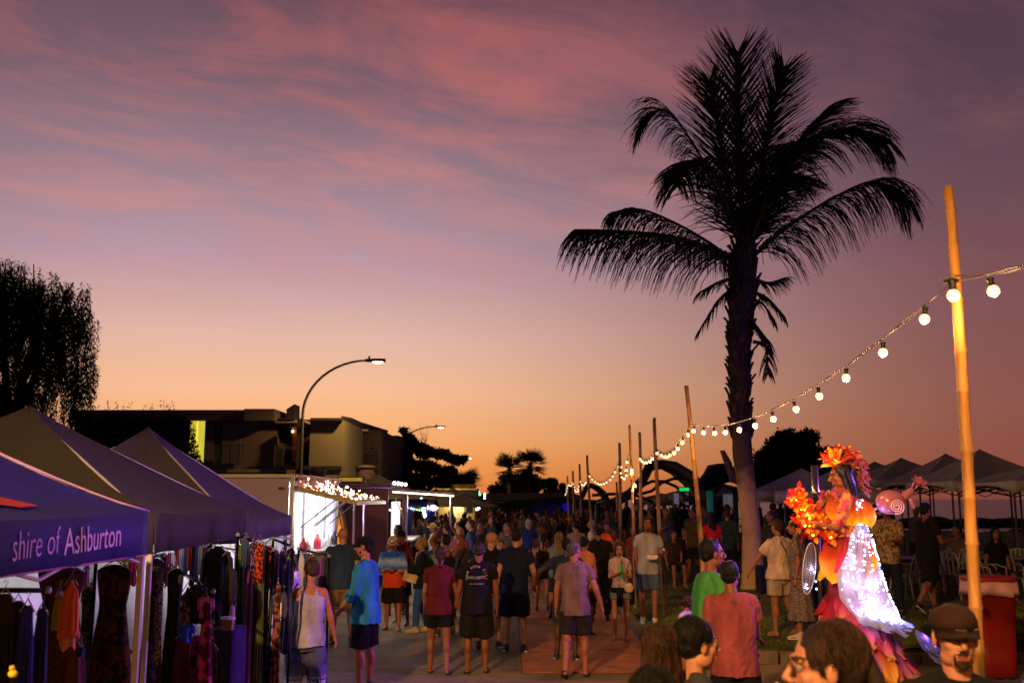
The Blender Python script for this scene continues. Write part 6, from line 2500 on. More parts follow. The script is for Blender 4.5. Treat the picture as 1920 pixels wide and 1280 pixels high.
simple('man in slate tee with arms spread behind the mauve tee', 1062, 15.0, 1.74, -12, 'm', '#22283a', '#2a2a30', 'crop', 'black', w=1.1, vox=.014, skin=3, aL=((-.9, .15, -.6), (-.3, .5, -.7)))
simple('man in dark brown tee with a pale round print, seen from behind', 1124, 19.6, 1.80, -5, 'm', '#1c120e', '#2c2018', 'crop', 'black', w=1.1, blen=1.9, skin=1, vox=.015)
simple('person in vivid orange top deep in the crowd', 1140, 24.5, 1.74, 160, 'm', '#e04a1a', '#202020', 'short', 'black', skin=1)
simple('woman with long wavy blonde hair in a grey top', 1046, 20, 1.66, -25, 'f', '#6a6a70', '#2a2a34', 'long', 'blonde', skin=0)
simple('woman with curly auburn hair and floral dark top', 1014, 23.5, 1.66, 15, 'f', '#4a2a30', '#1a1a20', 'curly', 'red', skin=0)
simple('grey haired man in cobalt polo shirt', 992, 26, 1.80, 20, 'm', '#1c2c70', '#1a1a20', 'crop', 'white', skin=2)
simple('dark skinned woman with curly black hair in an orange top', 1155, 21.6, 1.68, 170, 'f', '#a0482a', '#241818', 'curly', 'black', skin=3)
simple('man with pale shirt and dark hair in the thick of the crowd', 1080, 24.5, 1.78, 25, 'm', '#8a6a60', '#201c1c', 'short', 'black', skin=0)
simple('woman in peach top with a flower in her hair beside the grey haired man', 1096, 17.6, 1.66, -30, 'f', '#b86a4a', '#3a2a26', 'updo', 'dark', skin=0)
simple('man in white shirt and dark vest with pale hair', 1112, 27.5, 1.74, 80, 'm', '#c8b8a0', '#141414', 'crop', 'white', skin=2)
simple('woman in loose red top facing away on the lawn by the leaning pole', 1338, 22.8, 1.72, 10, 'f', '#b81e18', '#c8a890', 'long', 'black', blen=.8, skin=1)
simple('man in slate shirt standing with the woman in red', 1366, 23.2, 1.76, -30, 'm', '#28323a', '#16161a', 'crop', 'mid', 'shirt', 1.4, skin=1)
simple('woman with yellow skirt and black tee in the crowd near the stalls', 866, 20, 1.60, 170, 'f', '#3a3436', '#a88a20', 'short', 'red', blen=.8, skin=0)
simple('boy with reddish hair between the two tall men', 940, 17.8, 1.58, 172, 'm', '#5a3040', '#6a7a9a', 'short', 'red', blen=.7, skin=2)
simple('woman in striped red top behind the girl with the drink', 1190, 22.0, 1.58, 150, 'f', '#7a2620', '#1a1416', 'long', 'dark', skin=1)
simple('woman with a bright white hat and top near the fairy lights', 812, 27, 1.66, 90, 'f', '#e8e0c8', '#302c2c', 'short', 'fair', skin=2).capp('#e6c860', brim='#e6c860', wide=True)
simple('thin woman in pale top in profile by the fairy lights', 838, 25.5, 1.68, 60, 'f', '#a8b0a8', '#5a5a5a', 'pony', 'dark', skin=2)
simple('woman with sleek dark ponytail, head turned', 860, 28, 1.68, 100, 'f', '#3a3030', '#1a1a1a', 'pony', 'black', skin=0)
simple('woman with amber hair looking back over her shoulder', 900, 27, 1.66, 150, 'f', '#2a2420', '#1a1a1a', 'long', 'blonde', skin=0)

# ---------------------------------------------------------------- the far crowd: copies of a few kinds
protos = []
kinds = [('m', '#141826', '#17171b', 'crop', 'dark', 'navy tee'), ('f', '#40161a', '#1b1b20', 'long', 'mid', 'maroon top'), ('m', '#463e38', '#2c2a28', 'short', 'mid', 'beige tee'), ('f', '#544c56', '#23232b', 'pony', 'blonde', 'pale mauve top'),
         ('m', '#101012', '#101012', 'crop', 'black', 'black tee'), ('f', '#141216', '#2f2a3a', 'updo', 'dark', 'black top'), ('m', '#4c4014', '#1a1a1a', 'short', 'brown', 'mustard tee'), ('f', '#123820', '#161616', 'long', 'dark', 'green top'),
         ('m', '#544a42', '#3a3630', None, None, 'pale shirt and bald head'), ('f', '#562a1c', '#20201f', 'curly', 'red', 'rust top')]
poses = [dict(), dict(aL=((-.2, .2, -1), (.5, .9, .2))), dict(lL=((-.05, .2, -1), (0, .05, -1)), lR=((.05, -.15, -1), (0, -.35, -1))), dict(aR=((.2, .2, -1), (-.3, .9, .5)), yaw=25), dict(yaw=-30, aL=((-.25, -.1, -1), (.1, .5, -1)))]
for i, (sx, tcol, bcol, hk, hc, what) in enumerate(kinds):
    p = Person('x', (0, 0, 0), 1.74 if sx == 'm' else 1.64, 0, sx, 1.0 + .05 * (i % 3), (1, 1, 0, 1, 3, 1)[i % 6], .026, **poses[i % 5])
    p.top(tcol, fold=.005)
    p.shorts(bcol, .9 if i % 2 == 0 else 1.9, name='shorts' if i % 2 == 0 else 'trousers')
    if hk:
        p.hair(hk, hc, .28)
    protos.append((p.root, what))
taken = [(o.location.x, o.location.y) for o in bpy.data.objects if o.get('category') == 'person' and o['label'] != 'x'] + [(o.location.x, o.location.y) for o in poles]
km = children_map()
used = set()
cr_ = random.Random(21)
spots = []
tries = 0
while len(spots) < 168 and tries < 20000:
    tries += 1
    Y = 18.5 + 46 * cr_.random() ** .85
    xl, xr = -3.0 - max(0, (Y - 30)) * .03, 3.6 + (Y - 20) * .24
    x = cr_.uniform(max(xl, -3.4 if Y > 27 else -2.6), xr)
    px = 960 + x * FPX / Y
    if Y < 24 and not (770 < px < 1180):
        continue
    if Y < 21 and px > 1000:
        continue
    if Y < 28 and cr_.random() < .62:
        continue
    if any((x - a) ** 2 + (Y - b) ** 2 < .36 for a, b in taken) or any((x - a) ** 2 + (Y - b) ** 2 < .30 for a, b in spots):
        continue
    spots.append((x, Y))
# groups standing on the lawn beyond the palm and by the marquees
while len(spots) < 200:
    Y = cr_.uniform(23, 40)
    x = cr_.uniform(4.2, 10.5) + (Y - 23) * .12
    if any((x - a) ** 2 + (Y - b) ** 2 < .36 for a, b in taken + spots) or abs(x - PB.x) < .8:
        continue
    spots.append((x, Y))
for i, (x, Y) in enumerate(spots):
    k = i % len(protos)
    root, what = protos[k]
    zone = 'on the lawn under the shade sails' if i >= 168 else ('at the far end of the road' if Y > 42 else ('in the middle of the packed crowd' if Y > 29 else 'in the near rows of the packed crowd'))
    lab = 'person with %s %s' % (what, zone) if 'bald' not in what else 'bald man in pale shirt %s' % zone
    grp = 'people with %s %s' % (what, zone)
    f = cr_.choice([0, 0, 180, 180, 90, -90, 45, 135, -60, 20])
    if k in used:
        c = copy_tree(root, (x, Y, gz(x, Y)), R(f + cr_.uniform(-25, 25)), lab, grp, kids=km)
    else:
        c = root
        used.add(k)
        c.location = (x, Y, gz(x, Y))
        c.rotation_euler = (0, 0, R(f))
        c['label'] = lab
        c['group'] = grp
    sc_ = cr_.uniform(.93, 1.05)
    c.scale = (sc_, sc_, sc_)

# ================================================================== CLOTHES STALL
PROF = {
    'dress': [(0, .22), (.025, .80), (.10, .78), (.28, .60), (.42, .72), (.7, .95), (1, 1.12)],
    'long': [(0, .30), (.04, .62), (.2, .66), (.5, .8), (1, 1.0)],
    'top': [(0, .25), (.06, .85), (.18, 1.0), (.6, .85), (1, .9)],
    'coat': [(0, .22), (.05, .78), (.3, .86), (.7, 1.0), (1, 1.1)],
    'straps': [(0, .10), (.12, .30), (.2, .75), (.5, .8), (1, 1.0)],
    'bag': [(0, .1), (.3, .14), (.36, .8), (.7, 1.0), (.95, .7), (1, .3)],
}


def garment(px, y0, y1, Y, wpx, kind, m_, label, rz=None, name=None, hook=True, thick=.22):
    a_, b_ = at(px, y0, Y), at(px, y1, Y)
    W, L = wpx * Y / FPX / 2, (a_.z - max(b_.z, .08))
    names = {'dress': 'hanging_dress', 'long': 'hanging_skirt', 'top': 'hanging_shirt', 'coat': 'hanging_coat', 'straps': 'hanging_dress', 'bag': 'hanging_bag'}
    T = thing(name or names[kind], label, {'bag': 'bag', 'top': 'top', 'coat': 'coat', 'long': 'skirt'}.get(kind, 'dress'), (a_.x, Y, a_.z), R(rnd.uniform(-25, 25) if rz is None else rz), 'clothes hanging in the stall')
    pr_ = PROF[kind]
    sd = rnd.uniform(0, 6)
    nf = rnd.choice((5, 6, 7, 9))
    rg = []
    K = 16
    for i in range(K + 1):
        t_ = (i / K) ** 1.15
        for (p0, w0), (p1, w1) in zip(pr_, pr_[1:]):
            if p0 <= t_ <= p1:
                w_ = w0 + (w1 - w0) * (t_ - p0) / (p1 - p0)
                break
        ring = []
        n = 36
        for j in range(n):
            an = 2 * math.pi * j / n
            rp = 1 + .10 * min(1, t_ * 2) * math.sin(nf * an + sd + .4 * math.sin(t_ * 5)) + .05 * math.sin(2.3 * nf * an + sd)
            ring.append((W * w_ * math.cos(an) * (1 + .04 * math.sin(t_ * 9 + sd)), max(W * thick * 2 * w_, .015) * math.sin(an) * rp * (.5 + .5 * min(1, t_ * 3)) + .012 * math.sin(an * nf + sd) * min(1, t_ * 2),
                         -L * t_ - .02 * t_ * math.sin(3 * an + sd)))
        rg.append(ring)
    M().rings(rg).build('cloth', m_, T, True)
    if kind in ('top', 'coat') and W > .045:
        for sx in (-1, 1):
            sl = L * (.42 if kind == 'top' else .55)
            M().tube([(sx * W * .62, 0, -L * .05), (sx * W * .98, .01, -L * .12), (sx * W * 1.12, .015, -L * .12 - sl * .5), (sx * W * 1.08, .03 * math.sin(sd), -L * .12 - sl)], [W * .22, W * .26, W * .24, W * .2], 8).build('sleeve', m_, T, True)
    if hook:
        h = M()
        h.tube([(-W * .75, 0, -.035), (0, 0, .035), (W * .75, 0, -.035)], .005, 5)
        h.tube([(0, 0, .03), (0, 0, .045), (.012, 0, .058), (.0, 0, .07), (-.012, 0, .06)], .0025, 5)
        h.build('hanger', mat('#8a8a90', .3, metal=.7), T, True)
    return T


def pm(c1, c2, sc=30):
    return mat(c1, .9, 'print', scale=sc, col2=c2, bump=.3, bscale=60, spec=.2)


def vel(c):
    return mat(c, .75, 'fold', var=.35, scale=14, bump=.7, bscale=22, spec=.3)


G = garment
items = [
    (10, 1112, 1300, 5.5, 42, 'long', vel('#1d0c0a'), 'dark maroon dress at the near end of the short rail'),
    (34, 1125, 1300, 5.7, 34, 'dress', vel('#090909'), 'black dress beside the long blue dress'),
    (52, 1134, 1300, 5.45, 36, 'long', vel('#23239c'), 'long bright blue dress on the short rail'),
    (80, 1140, 1300, 5.6, 34, 'long', vel('#14164a'), 'long dark navy dress next to the bright blue one'),
    (118, 1062, 1320, 6.9, 100, 'dress', pm('#4a2416', '#200e0a', 90), 'long brown speckled dress behind the orange top'),
    (135, 1086, 1188, 6.2, 40, 'straps', mat('#c8582c', .85, 'fold', bump=.3), 'bright orange strappy top in front of the speckled dress'),
    (128, 1178, 1214, 6.25, 30, 'top', mat('#c07060', .85, 'fold', bump=.3), 'pale pink hem hanging below the orange top'),
    (112, 1108, 1176, 6.45, 26, 'straps', mat('#8a7428', .85, 'fold', bump=.3), 'mustard strappy top half hidden by the orange one'),
    (140, 1205, 1300, 6.4, 36, 'long', mat('#4a1c22', .85, 'fold', bump=.3), 'dark red skirt below the orange top'),
    (152, 1212, 1225, 6.1, 14, 'top', mat('#18205a', .85), 'small navy piece below the orange top'),
    (166, 1100, 1310, 7.6, 26, 'dress', pm('#3c4a3a', '#14100e', 40), 'grey green patterned dress at the gap with white light'),
    (163, 1060, 1125, 9.0, 14, 'long', pm('#b8688a', '#6a78b0', 60), 'pink and blue floral strip lit from behind'),
    (172, 1090, 1230, 8.4, 10, 'long', pm('#c87a2a', '#20304a', 60), 'thin orange and navy patterned garment'),
    (216, 1058, 1340, 7.25, 100, 'dress', pm('#43240f', '#0d0908', 22), 'big dark dress with burnt orange flower print, between the navy gazebo and its leg'),
    (250, 1046, 1095, 9.4, 16, 'top', mat('#b0305a', .85, 'fold'), 'hot pink top glimpsed above the flower print dress'),
    (236, 1044, 1084, 9.8, 22, 'top', pm('#c8c8a8', '#14140c', 50), 'black and white lattice top above the flower print dress'),
    (292, 1046, 1310, 8.3, 40, 'dress', pm('#3a3418', '#0e0c0c', 34), 'dark dress with small yellow pattern beside the white leg'),
    (284, 1042, 1120, 8.9, 18, 'top', pm('#8a8a1c', '#1a180e', 40), 'yellow green patterned top lit from behind'),
    (303, 1090, 1240, 7.9, 12, 'long', pm('#a8a0a8', '#1a1620', 60), 'grey lace strip hanging by the gazebo leg'),
    (330, 1066, 1320, 8.55, 38, 'dress', vel('#15101a'), 'dark plum dress first on the slanting rail'),
    (352, 1100, 1175, 8.2, 26, 'straps', pm('#8a6420', '#20303c', 26), 'mustard and teal tie dye top on the slanting rail'),
    (350, 1170, 1200, 8.1, 24, 'top', mat('#1a48c0', .8, 'fold'), 'small vivid blue top hanging low on the slanting rail'),
    (345, 1190, 1330, 8.4, 42, 'long', vel('#5a1218'), 'long dark red skirt below the slanting rail'),
    (372, 1094, 1165, 8.1, 26, 'top', vel('#0a0a0c'), 'black jacket on the slanting rail'),
    (386, 1118, 1165, 7.95, 24, 'top', pm('#b04a9a', '#3a1030', 12), 'magenta tie dye top at the low end of the slanting rail'),
    (388, 1160, 1300, 8.0, 34, 'long', pm('#a83270', '#4a1030', 10), 'pink and maroon tie dye skirt at the low end of the slanting rail'),
    (368, 1190, 1310, 8.3, 26, 'long', pm('#7a2a68', '#2a0c26', 12), 'purple tie dye skirt beside the dark red one'),
    (398, 1210, 1320, 8.2, 28, 'long', pm('#3a3a1c', '#18140e', 20), 'olive patterned skirt near the purple table'),
    (408, 1024, 1238, 9.7, 46, 'coat', vel('#08070a'), 'long black coat hanging alone'),
    (396, 1030, 1170, 10.0, 18, 'coat', vel('#1c1c12'), 'dark olive coat behind the black one'),
    (431, 1034, 1134, 9.5, 34, 'bag', vel('#131310'), 'black cloth bag hanging by its strap'),
    (436, 1128, 1168, 9.6, 9, 'straps', mat('#b8b0b4', .8), 'pale cloth end below the black bag'),
    (452, 1022, 1330, 10.1, 22, 'long', vel('#3c4a14'), 'long olive green velvet dress, first of the long row'),
    (463, 1018, 1330, 10.3, 20, 'long', vel('#4c1434'), 'long burgundy velvet dress, second of the long row'),
    (472, 1024, 1330, 10.0, 18, 'long', vel('#6a2048'), 'long magenta velvet dress in the long row'),
    (482, 1020, 1330, 10.25, 20, 'long', vel('#0d0a0e'), 'long black velvet dress in the long row'),
    (492, 1022, 1330, 10.1, 18, 'long', vel('#4a5418'), 'long moss green dress in the long row'),
    (500, 1028, 1330, 10.2, 18, 'long', vel('#140d12'), 'long near-black dress at the end of the velvet row'),
    (487, 1016, 1090, 9.85, 16, 'top', pm('#b0401c', '#1a0a08', 40), 'red and black top above the velvet row'),
    (476, 1014, 1075, 9.9, 14, 'top', pm('#6a4a8a', '#14101a', 40), 'small violet print top above the velvet row'),
    (460, 1012, 1062, 9.9, 15, 'top', mat('#20386a', .8, 'fold'), 'blue top at the upper end of the velvet row'),
    (510, 1100, 1330, 10.3, 16, 'long', pm('#b8b4c0', '#1c3464', 16), 'white dress with dark blue splashes'),
    (521, 1096, 1330, 10.2, 18, 'long', pm('#7a4430', '#2c1610', 18), 'rust brown patterned dress beside the white and blue one'),
    (506, 1022, 1105, 10.4, 14, 'top', pm('#c02848', '#20101a', 40), 'crimson print top above the white and blue dress'),
    (518, 1030, 1110, 10.5, 14, 'top', vel('#4a1a5a'), 'purple velvet top above the rust brown dress'),
    (530, 1032, 1150, 10.7, 18, 'top', vel('#17131f'), 'black top with long sleeves near the mannequin'),
    (541, 1050, 1140, 10.6, 16, 'top', vel('#2c1a66'), 'indigo velvet top next to the mannequin'),
    (532, 1110, 1155, 10.4, 14, 'top', mat('#c0bccc', .8, 'fold'), 'white blouse low beside the tank top woman'),
    (539, 1150, 1220, 10.5, 20, 'long', mat('#262660', .8, 'fold'), 'navy skirt low beside the tank top woman'),
]
for k, (c1, px) in enumerate((('#a8a8b8', 566), ('#2a3a8a', 573), ('#6a2a5a', 580), ('#b8b0c0', 587), ('#2a5a4a', 594), ('#8a3a6a', 600), ('#3a2a7a', 606), ('#141418', 613))):
    items.append((px, 1038 + k, 1120 + (k * 37) % 60, 12.6, 12, 'top', mat(c1, .85, 'fold'), ['white', 'royal blue', 'plum', 'lilac white', 'teal', 'rose', 'indigo', 'black'][k] + ' garment on the short rail behind the tank top woman'))
for k, (c1, px) in enumerate((('#b02a3a', 335), ('#d0c8d8', 342), ('#2a50a0', 349), ('#c04a2a', 356), ('#141414', 363), ('#4a3a8a', 370), ('#a8a0a8', 377), ('#7a2a4a', 384), ('#20301a', 391))):
    items.append((px, 1014 + (k % 3) * 3, 1060 + (k * 29) % 40, 11.4, 11, 'top', mat(c1, .85, 'fold'), ['scarlet', 'off white', 'cornflower blue', 'vermilion', 'black', 'violet', 'silver grey', 'wine red', 'dark green'][k] + ' small garment high in the back row'))
for k, (c1, px) in enumerate((('#101010', 308), ('#8a2050', 318), ('#d8d0d8', 325))):
    items.append((px, 1036, 1090 + k * 10, 10.6, 12, 'top', mat(c1, .85, 'fold'), ['black', 'cerise', 'chalk white'][k] + ' garment beside the second gazebo leg'))
for it in items:
    G(*it)

rail_m = mat('#141414', .35, metal=.7, var=.05, bump=.05)


def rail(p, q, label, feet=True, r=.014):
    p, q = at(*p), at(*q)
    T = thing('clothes_rail', label, 'clothes rail', ((p.x + q.x) / 2, (p.y + q.y) / 2, 0), 0, 'clothes rails in the stall')
    o = T.location
    M().tube([p - o, q - o], r, 8).build('bar', rail_m, T, True)
    for e in (p, q):
        M().tube([Vector((e.x, e.y, 0)) - o, e - o], r, 8).build('upright', rail_m, T, True)
        if feet:
            M().tube([Vector((e.x - .25, e.y, .02)) - o, Vector((e.x + .25, e.y, .02)) - o], r, 6).build('foot', rail_m, T, True)
        M().ell(e - o, r * 1.6, n=8, k=6).build('end_cap', mat('#8a8a8a', .3), T, True)


rail((-30, 1106, 5.5), (90, 1106, 5.65), 'short black rail holding the bright blue dress')
rail((320, 1060, 8.7), (400, 1108, 8.1), 'slanting rail of tie dye clothes by the second gazebo leg')
rail((446, 1002, 9.9), (512, 1030, 10.2), 'rail holding the long velvet dresses')
rail((512, 1010, 10.8), (548, 1024, 10.4), 'small rail reaching towards the mannequin')
rail((560, 1028, 12.7), (617, 1042, 12.6), 'rail behind the tank top woman')
rail((330, 1008, 11.5), (396, 1010, 11.4), 'high rail of small garments at the back')
rail((180, 1052, 7.5), (306, 1040, 8.9), 'rail of dark patterned dresses')

# mannequin
c = at(543, 1100, 11.5)
T = thing('mannequin', 'headless black mannequin bust wearing a white top', 'mannequin', (c.x, 11.5, 0), R(-70))
m = M()
pr_ = [(1.0, .13, .10), (1.1, .12, .09), (1.25, .15, .11), (1.38, .165, .10), (1.46, .11, .07), (1.50, .055, .05), (1.60, .05, .045), (1.62, .03, .03)]
rg = [[(rx * math.cos(2 * math.pi * i / 20), ry * math.sin(2 * math.pi * i / 20), z + .12) for i in range(20)] for z, rx, ry in pr_]
m.rings(rg).build('torso', mat('#060608', .3, var=.05), T, True)
rg = [[(rx * 1.05 * math.cos(2 * math.pi * i / 20), ry * 1.08 * math.sin(2 * math.pi * i / 20), z + .12) for i in range(20)] for z, rx, ry in pr_[:4]]
M().rings(rg).build('white_top', cloth_mat('#b8b4c0'), T, True)
M().tube([(0, 0, 0), (0, 0, 1.15)], .015).build('stand', rail_m, T)
M().lathe((0, 0, 0), [(.16, 0), (.16, .015), (.02, .03)], 18).build('stand_base', rail_m, T)
# purple cloth table with small box
c = at(422, 1182, 8.9)
T = thing('cloth_table', 'small table under a purple cloth at the edge of the stall', 'table', (c.x - .05, 9.15, 0))
rg = []
for z_, f in ((c.z, .19), (c.z - .02, .20), (c.z * .5, .21), (.02, .23)):
    rg.append([((f + .012 * math.sin(i * 2.1)) * math.copysign(min(1, abs(1.35 * math.cos(2 * math.pi * i / 40))), math.cos(2 * math.pi * i / 40)) * .6, (f + .01 * math.sin(i * 2.1)) * math.copysign(min(1, abs(1.35 * math.sin(2 * math.pi * i / 40))), math.sin(2 * math.pi * i / 40)), z_) for i in range(40)])
M().rings(rg).build('tablecloth', cloth_mat('#2c1a50'), T, True)
M().box((0, 0, c.z - .03), (.2, .2, .02)).build('table_top', mat('#444444'), T)
t = thing('card_box', 'small box with a white frilled lid on the purple table', 'box', (c.x, 8.98, c.z))
M().box((0, 0, .045), (.09, .09, .09)).build('box_body', mat('#7a6048', .8), t)
M().lathe((0, 0, .09), [(.065, 0), (.068, .015), (.05, .022), (.01, .024)], 10).build('lid', mat('#d0ccd4', .7), t)
c = at(24, 1262, 4.6)
t = thing('toy_duck', 'small yellow toy at the lower corner of the stall', 'toy', c)
M().ell((0, 0, 0), (.022, .018, .018)).build('toy_body', mat('#c8a820', .5), t, True)
M().ell((-.005, 0, .024), .013).build('toy_head', mat('#c8a820', .5), t, True)
M().tube([(0, 0, -.03), (0, 0, -c.z)], .01).build('stick', rail_m, t)

# ================================================================== LAWN FURNITURE
chair_m = mat('#8d857c', .5, var=.06, bump=.05)


def make_chair(label, x, y, rz):
    T = thing('plastic_chair', label, 'chair', (x, y, gz(x, y)), R(rz), 'white plastic chairs under the marquees')
    M().rings([[(sx * w_, y_, z_) for sx in (-1, -.5, .5, 1)] + [(sx * w_, y_, z_ - .012) for sx in (1, .5, -.5, -1)] for y_, w_, z_ in ((-.22, .20, .46), (-.1, .215, .43), (.1, .215, .43), (.22, .22, .44))]).build('seat', chair_m, T, True)
    bk = M()
    bk.tube([(-.21, -.21, .44), (-.215, -.27, .66), (-.17, -.31, .84), (0, -.325, .88), (.17, -.31, .84), (.215, -.27, .66), (.21, -.21, .44)], .016, 6)
    bk.build('backrest', chair_m, T, True)
    for i in range(4):
        x_ = -.12 + .08 * i
        M().box((x_, -.285, .66), (.045, .01, .42), rx=R(12)).build('back_slat', chair_m, T)
    for sx in (-1, 1):
        M().tube([(sx * .20, .2, .44), (sx * .235, .26, 0)], [.02, .014], 6).build('leg', chair_m, T)
        M().tube([(sx * .20, -.2, .44), (sx * .235, -.3, 0)], [.02, .014], 6).build('leg', chair_m, T)
        M().tube([(sx * .215, -.26, .66), (sx * .25, 0, .665), (sx * .235, .2, .62), (sx * .21, .22, .44)], .014, 6).build('armrest', chair_m, T, True)
    return T


chairs = [(1700, 19.0, 30, 'white plastic chair behind the man in the patterned shirt'), (1745, 20.6, 160, 'white plastic chair showing between the striding man and the pole'), (1782, 19.2, -40, 'white plastic chair just past the striding man, its legs catching the light'),
          (1800, 20.8, 10, 'white plastic chair beside the seated diner in grey'), (1850, 18.4, -150, 'white plastic chair seen from behind beside the nearest pole'), (1885, 18.6, 170, 'white plastic chair at the table by the frame edge'),
          (1905, 20.4, -20, 'white plastic chair half cut off by the frame edge'), (1760, 22.4, 90, 'white plastic chair farther back under the marquees'), (1830, 22.0, 200, 'white plastic chair in the shade near the seaside')]
c0 = None
for px, Y, rz_, lab in chairs:
    x = wx(px, Y, 1040)
    if c0 is None:
        c0 = make_chair(lab, x, Y, rz_)
        kmc = children_map()
    else:
        copy_tree(c0, (x, Y, gz(x, Y)), R(rz_), lab, kids=kmc)
for px, Y, lab in ((1668, 19.4, 'small table beside the man in the patterned shirt'), (1880, 19.6, 'folding table by the frame edge under the marquee'), (1790, 21.4, 'folding table where diners sit')):
    x = wx(px, Y, 1020)
    T = thing('folding_table', lab, 'table', (x, Y, gz(x, Y)), 0, 'folding tables under the marquees')
    M().box((0, 0, .73), (1.3, .7, .035)).build('table_top', mat('#6d6870', .5), T, bevel=.01)
    for sx in (-1, 1):
        for sy in (-1, 1):
            M().tube([(sx * .5, sy * .28, .72), (sx * .58, sy * .3, 0)], .015, 6).build('leg', dark_metal, T)
SIT = dict(lL=((-.1, 1, -.05), (0, .05, -1)), lR=((.1, 1, -.05), (0, .05, -1)))
for px, Y, f, sx, tcol, hk, hc, lab, sk in ((1800, 20.9, 100, 'm', '#5a4438', 'short', 'black', 'diner in brown tee sitting at the table past the striding man', 1), (1868, 18.7, 175, 'f', '#0d0b10', 'long', 'black', 'person in black seated with back turned by the nearest pole', 1),
                                       (1818, 22.6, -60, 'm', '#181a20', 'short', 'black', 'person in dark shirt seated deep under the marquee', 0), (1285, 26.0, 160, 'f', '#2a1c24', 'long', 'dark', 'woman seated low on the lawn edge beside the pale pole', 0),
                                       (1262, 24.5, 190, 'f', '#3a2a24', 'updo', 'mid', 'woman seated on the grass with bare legs near the picket line', 0), (1345, 27.5, 60, 'm', '#1a1c20', 'short', 'black', 'man seated beyond the woman in red', 1)):
    x = wx(px, Y, 1040)
    low = Y > 24
    p = Person(lab, (x, Y), 1.72, f, sx, 1, sk, .02, **SIT)
    p.top(tcol)
    p.shorts('#1a1a20', .9)
    p.hair(hk, hc, .25)
    if low:
        T = thing('camp_stool', 'low camp stool under the ' + lab.split(' seated')[0] + (' in dark pink' if f == 160 else (' with bare legs' if f == 190 else ' beyond the woman in red')), 'stool', p.root.location, R(f), 'low stools on the lawn')
        M().lathe((0, -.02, 0), [(.17, .36), (.18, .38), (.17, .40)], 14).build('seat', mat('#2a2420', .8), T)
        for a_ in (0.8, 2.4, 4.0, 5.5):
            M().tube([(.12 * math.cos(a_), .12 * math.sin(a_), .37), (.17 * math.cos(a_), .17 * math.sin(a_), 0)], .012, 6).build('leg', dark_metal, T)

# red bin
c = at(1852, 1090, 13.4)
g_ = gz(c.x, 13.4)
T = thing('red_bin', 'big red bin with a pale pink liner folded over its rim', 'bin', (c.x, 13.4, 0))
H_ = c.z
redm = mat('#80140f', .55, var=.1, scale=3, bump=.1)


def sq(w_, z_, r=.25, n=28, wob=0):
    o_ = []
    for i in range(n):
        a_ = 2 * math.pi * i / n
        ca, sa = math.cos(a_), math.sin(a_)
        o_.append((w_ * math.copysign(abs(ca) ** .4, ca) + wob * math.sin(i * 2.3), w_ * math.copysign(abs(sa) ** .4, sa) + wob * math.cos(i * 1.9), z_ + wob * math.sin(i * 1.3)))
    return o_


M().rings([sq(.22, .05), sq(.235, .3), sq(.27, H_ - .05), sq(.285, H_ - .05), sq(.285, H_), sq(.26, H_), sq(.25, H_ - .3)]).build('bin_body', redm, T, True)
M().rings([sq(.262, H_ - .1), sq(.27, H_ + .012, wob=.004), sq(.292, H_ + .014, wob=.006), sq(.298, H_ - .08, wob=.01), sq(.300, H_ - .17, wob=.018), sq(.292, H_ - .16, wob=.018), sq(.288, H_ - .03, wob=.004)], cap=False).build('liner', translucent('#d8a0a0', .3), T, True)
M().rings([sq(.25, H_ - .02), sq(.29, H_ + .05), sq(.27, H_ + .08), sq(.1, H_ + .09)]).build('lid', redm, T, True)
for sx in (-1, 1):
    M().rings([[(sx * .19 + u * .03, .2 + .09 * math.cos(2 * math.pi * i / 14), .09 + .09 * math.sin(2 * math.pi * i / 14)) for i in range(14)] for u in (-1, 1)]).build('wheel', mat('#0e0e0e', .8), T)
# stroller
T = thing('stroller', 'black folding stroller cut off by the frame edge', 'stroller', (wx(1905, 8.2, 1200), 8.2, 0), R(20))
fr_ = mat('#8a8a94', .3, metal=.8)
for sx in (-1, 1):
    M().tube([(sx * .24, -.42, .98), (sx * .24, -.30, .95), (sx * .24, .05, .55), (sx * .24, .38, .1)], .012, 7).build('frame_tube', fr_, T, True)
    M().tube([(sx * .24, .1, .55), (sx * .24, -.28, .1)], .012, 7).build('frame_tube', fr_, T, True)
    for y_ in (.38, -.28):
        M().rings([[(sx * .24 + u * .02, y_ + .09 * math.cos(2 * math.pi * i / 14), .09 + .09 * math.sin(2 * math.pi * i / 14)) for i in range(14)] for u in (-1, 1)]).build('wheel', mat('#101010', .8), T)
M().tube([(-.24, -.42, .98), (0, -.46, 1.0), (.24, -.42, .98)], .018, 8).build('handle', mat('#0c0c0c', .7), T, True)
M().rings([[(.21 * math.cos(a_), .02 + .24 * math.sin(a_), z_) for a_ in [math.pi * i / 12 for i in range(13)]] + [(.19 * math.cos(a_), .02 + .22 * math.sin(a_), z_) for a_ in [math.pi * i / 12 for i in range(12, -1, -1)]] for z_ in (.45, .7)]).build('seat', mat('#0d0d12', .9), T)
hd = M()
rg = []
for i in range(9):
    b_ = math.pi * .5 * i / 8
    rg.append([(.24 * math.cos(a_), -.12 + .30 * math.sin(a_) * math.sin(b_) - .18 * math.cos(b_), .62 + .32 * math.sin(a_) * math.cos(b_ * .6)) for a_ in [math.pi * k / 12 for k in range(13)]])
hd.rings(rg, cap=False, closed=False).build('hood', mat('#0c0c10', .9, bump=.3), T, True)
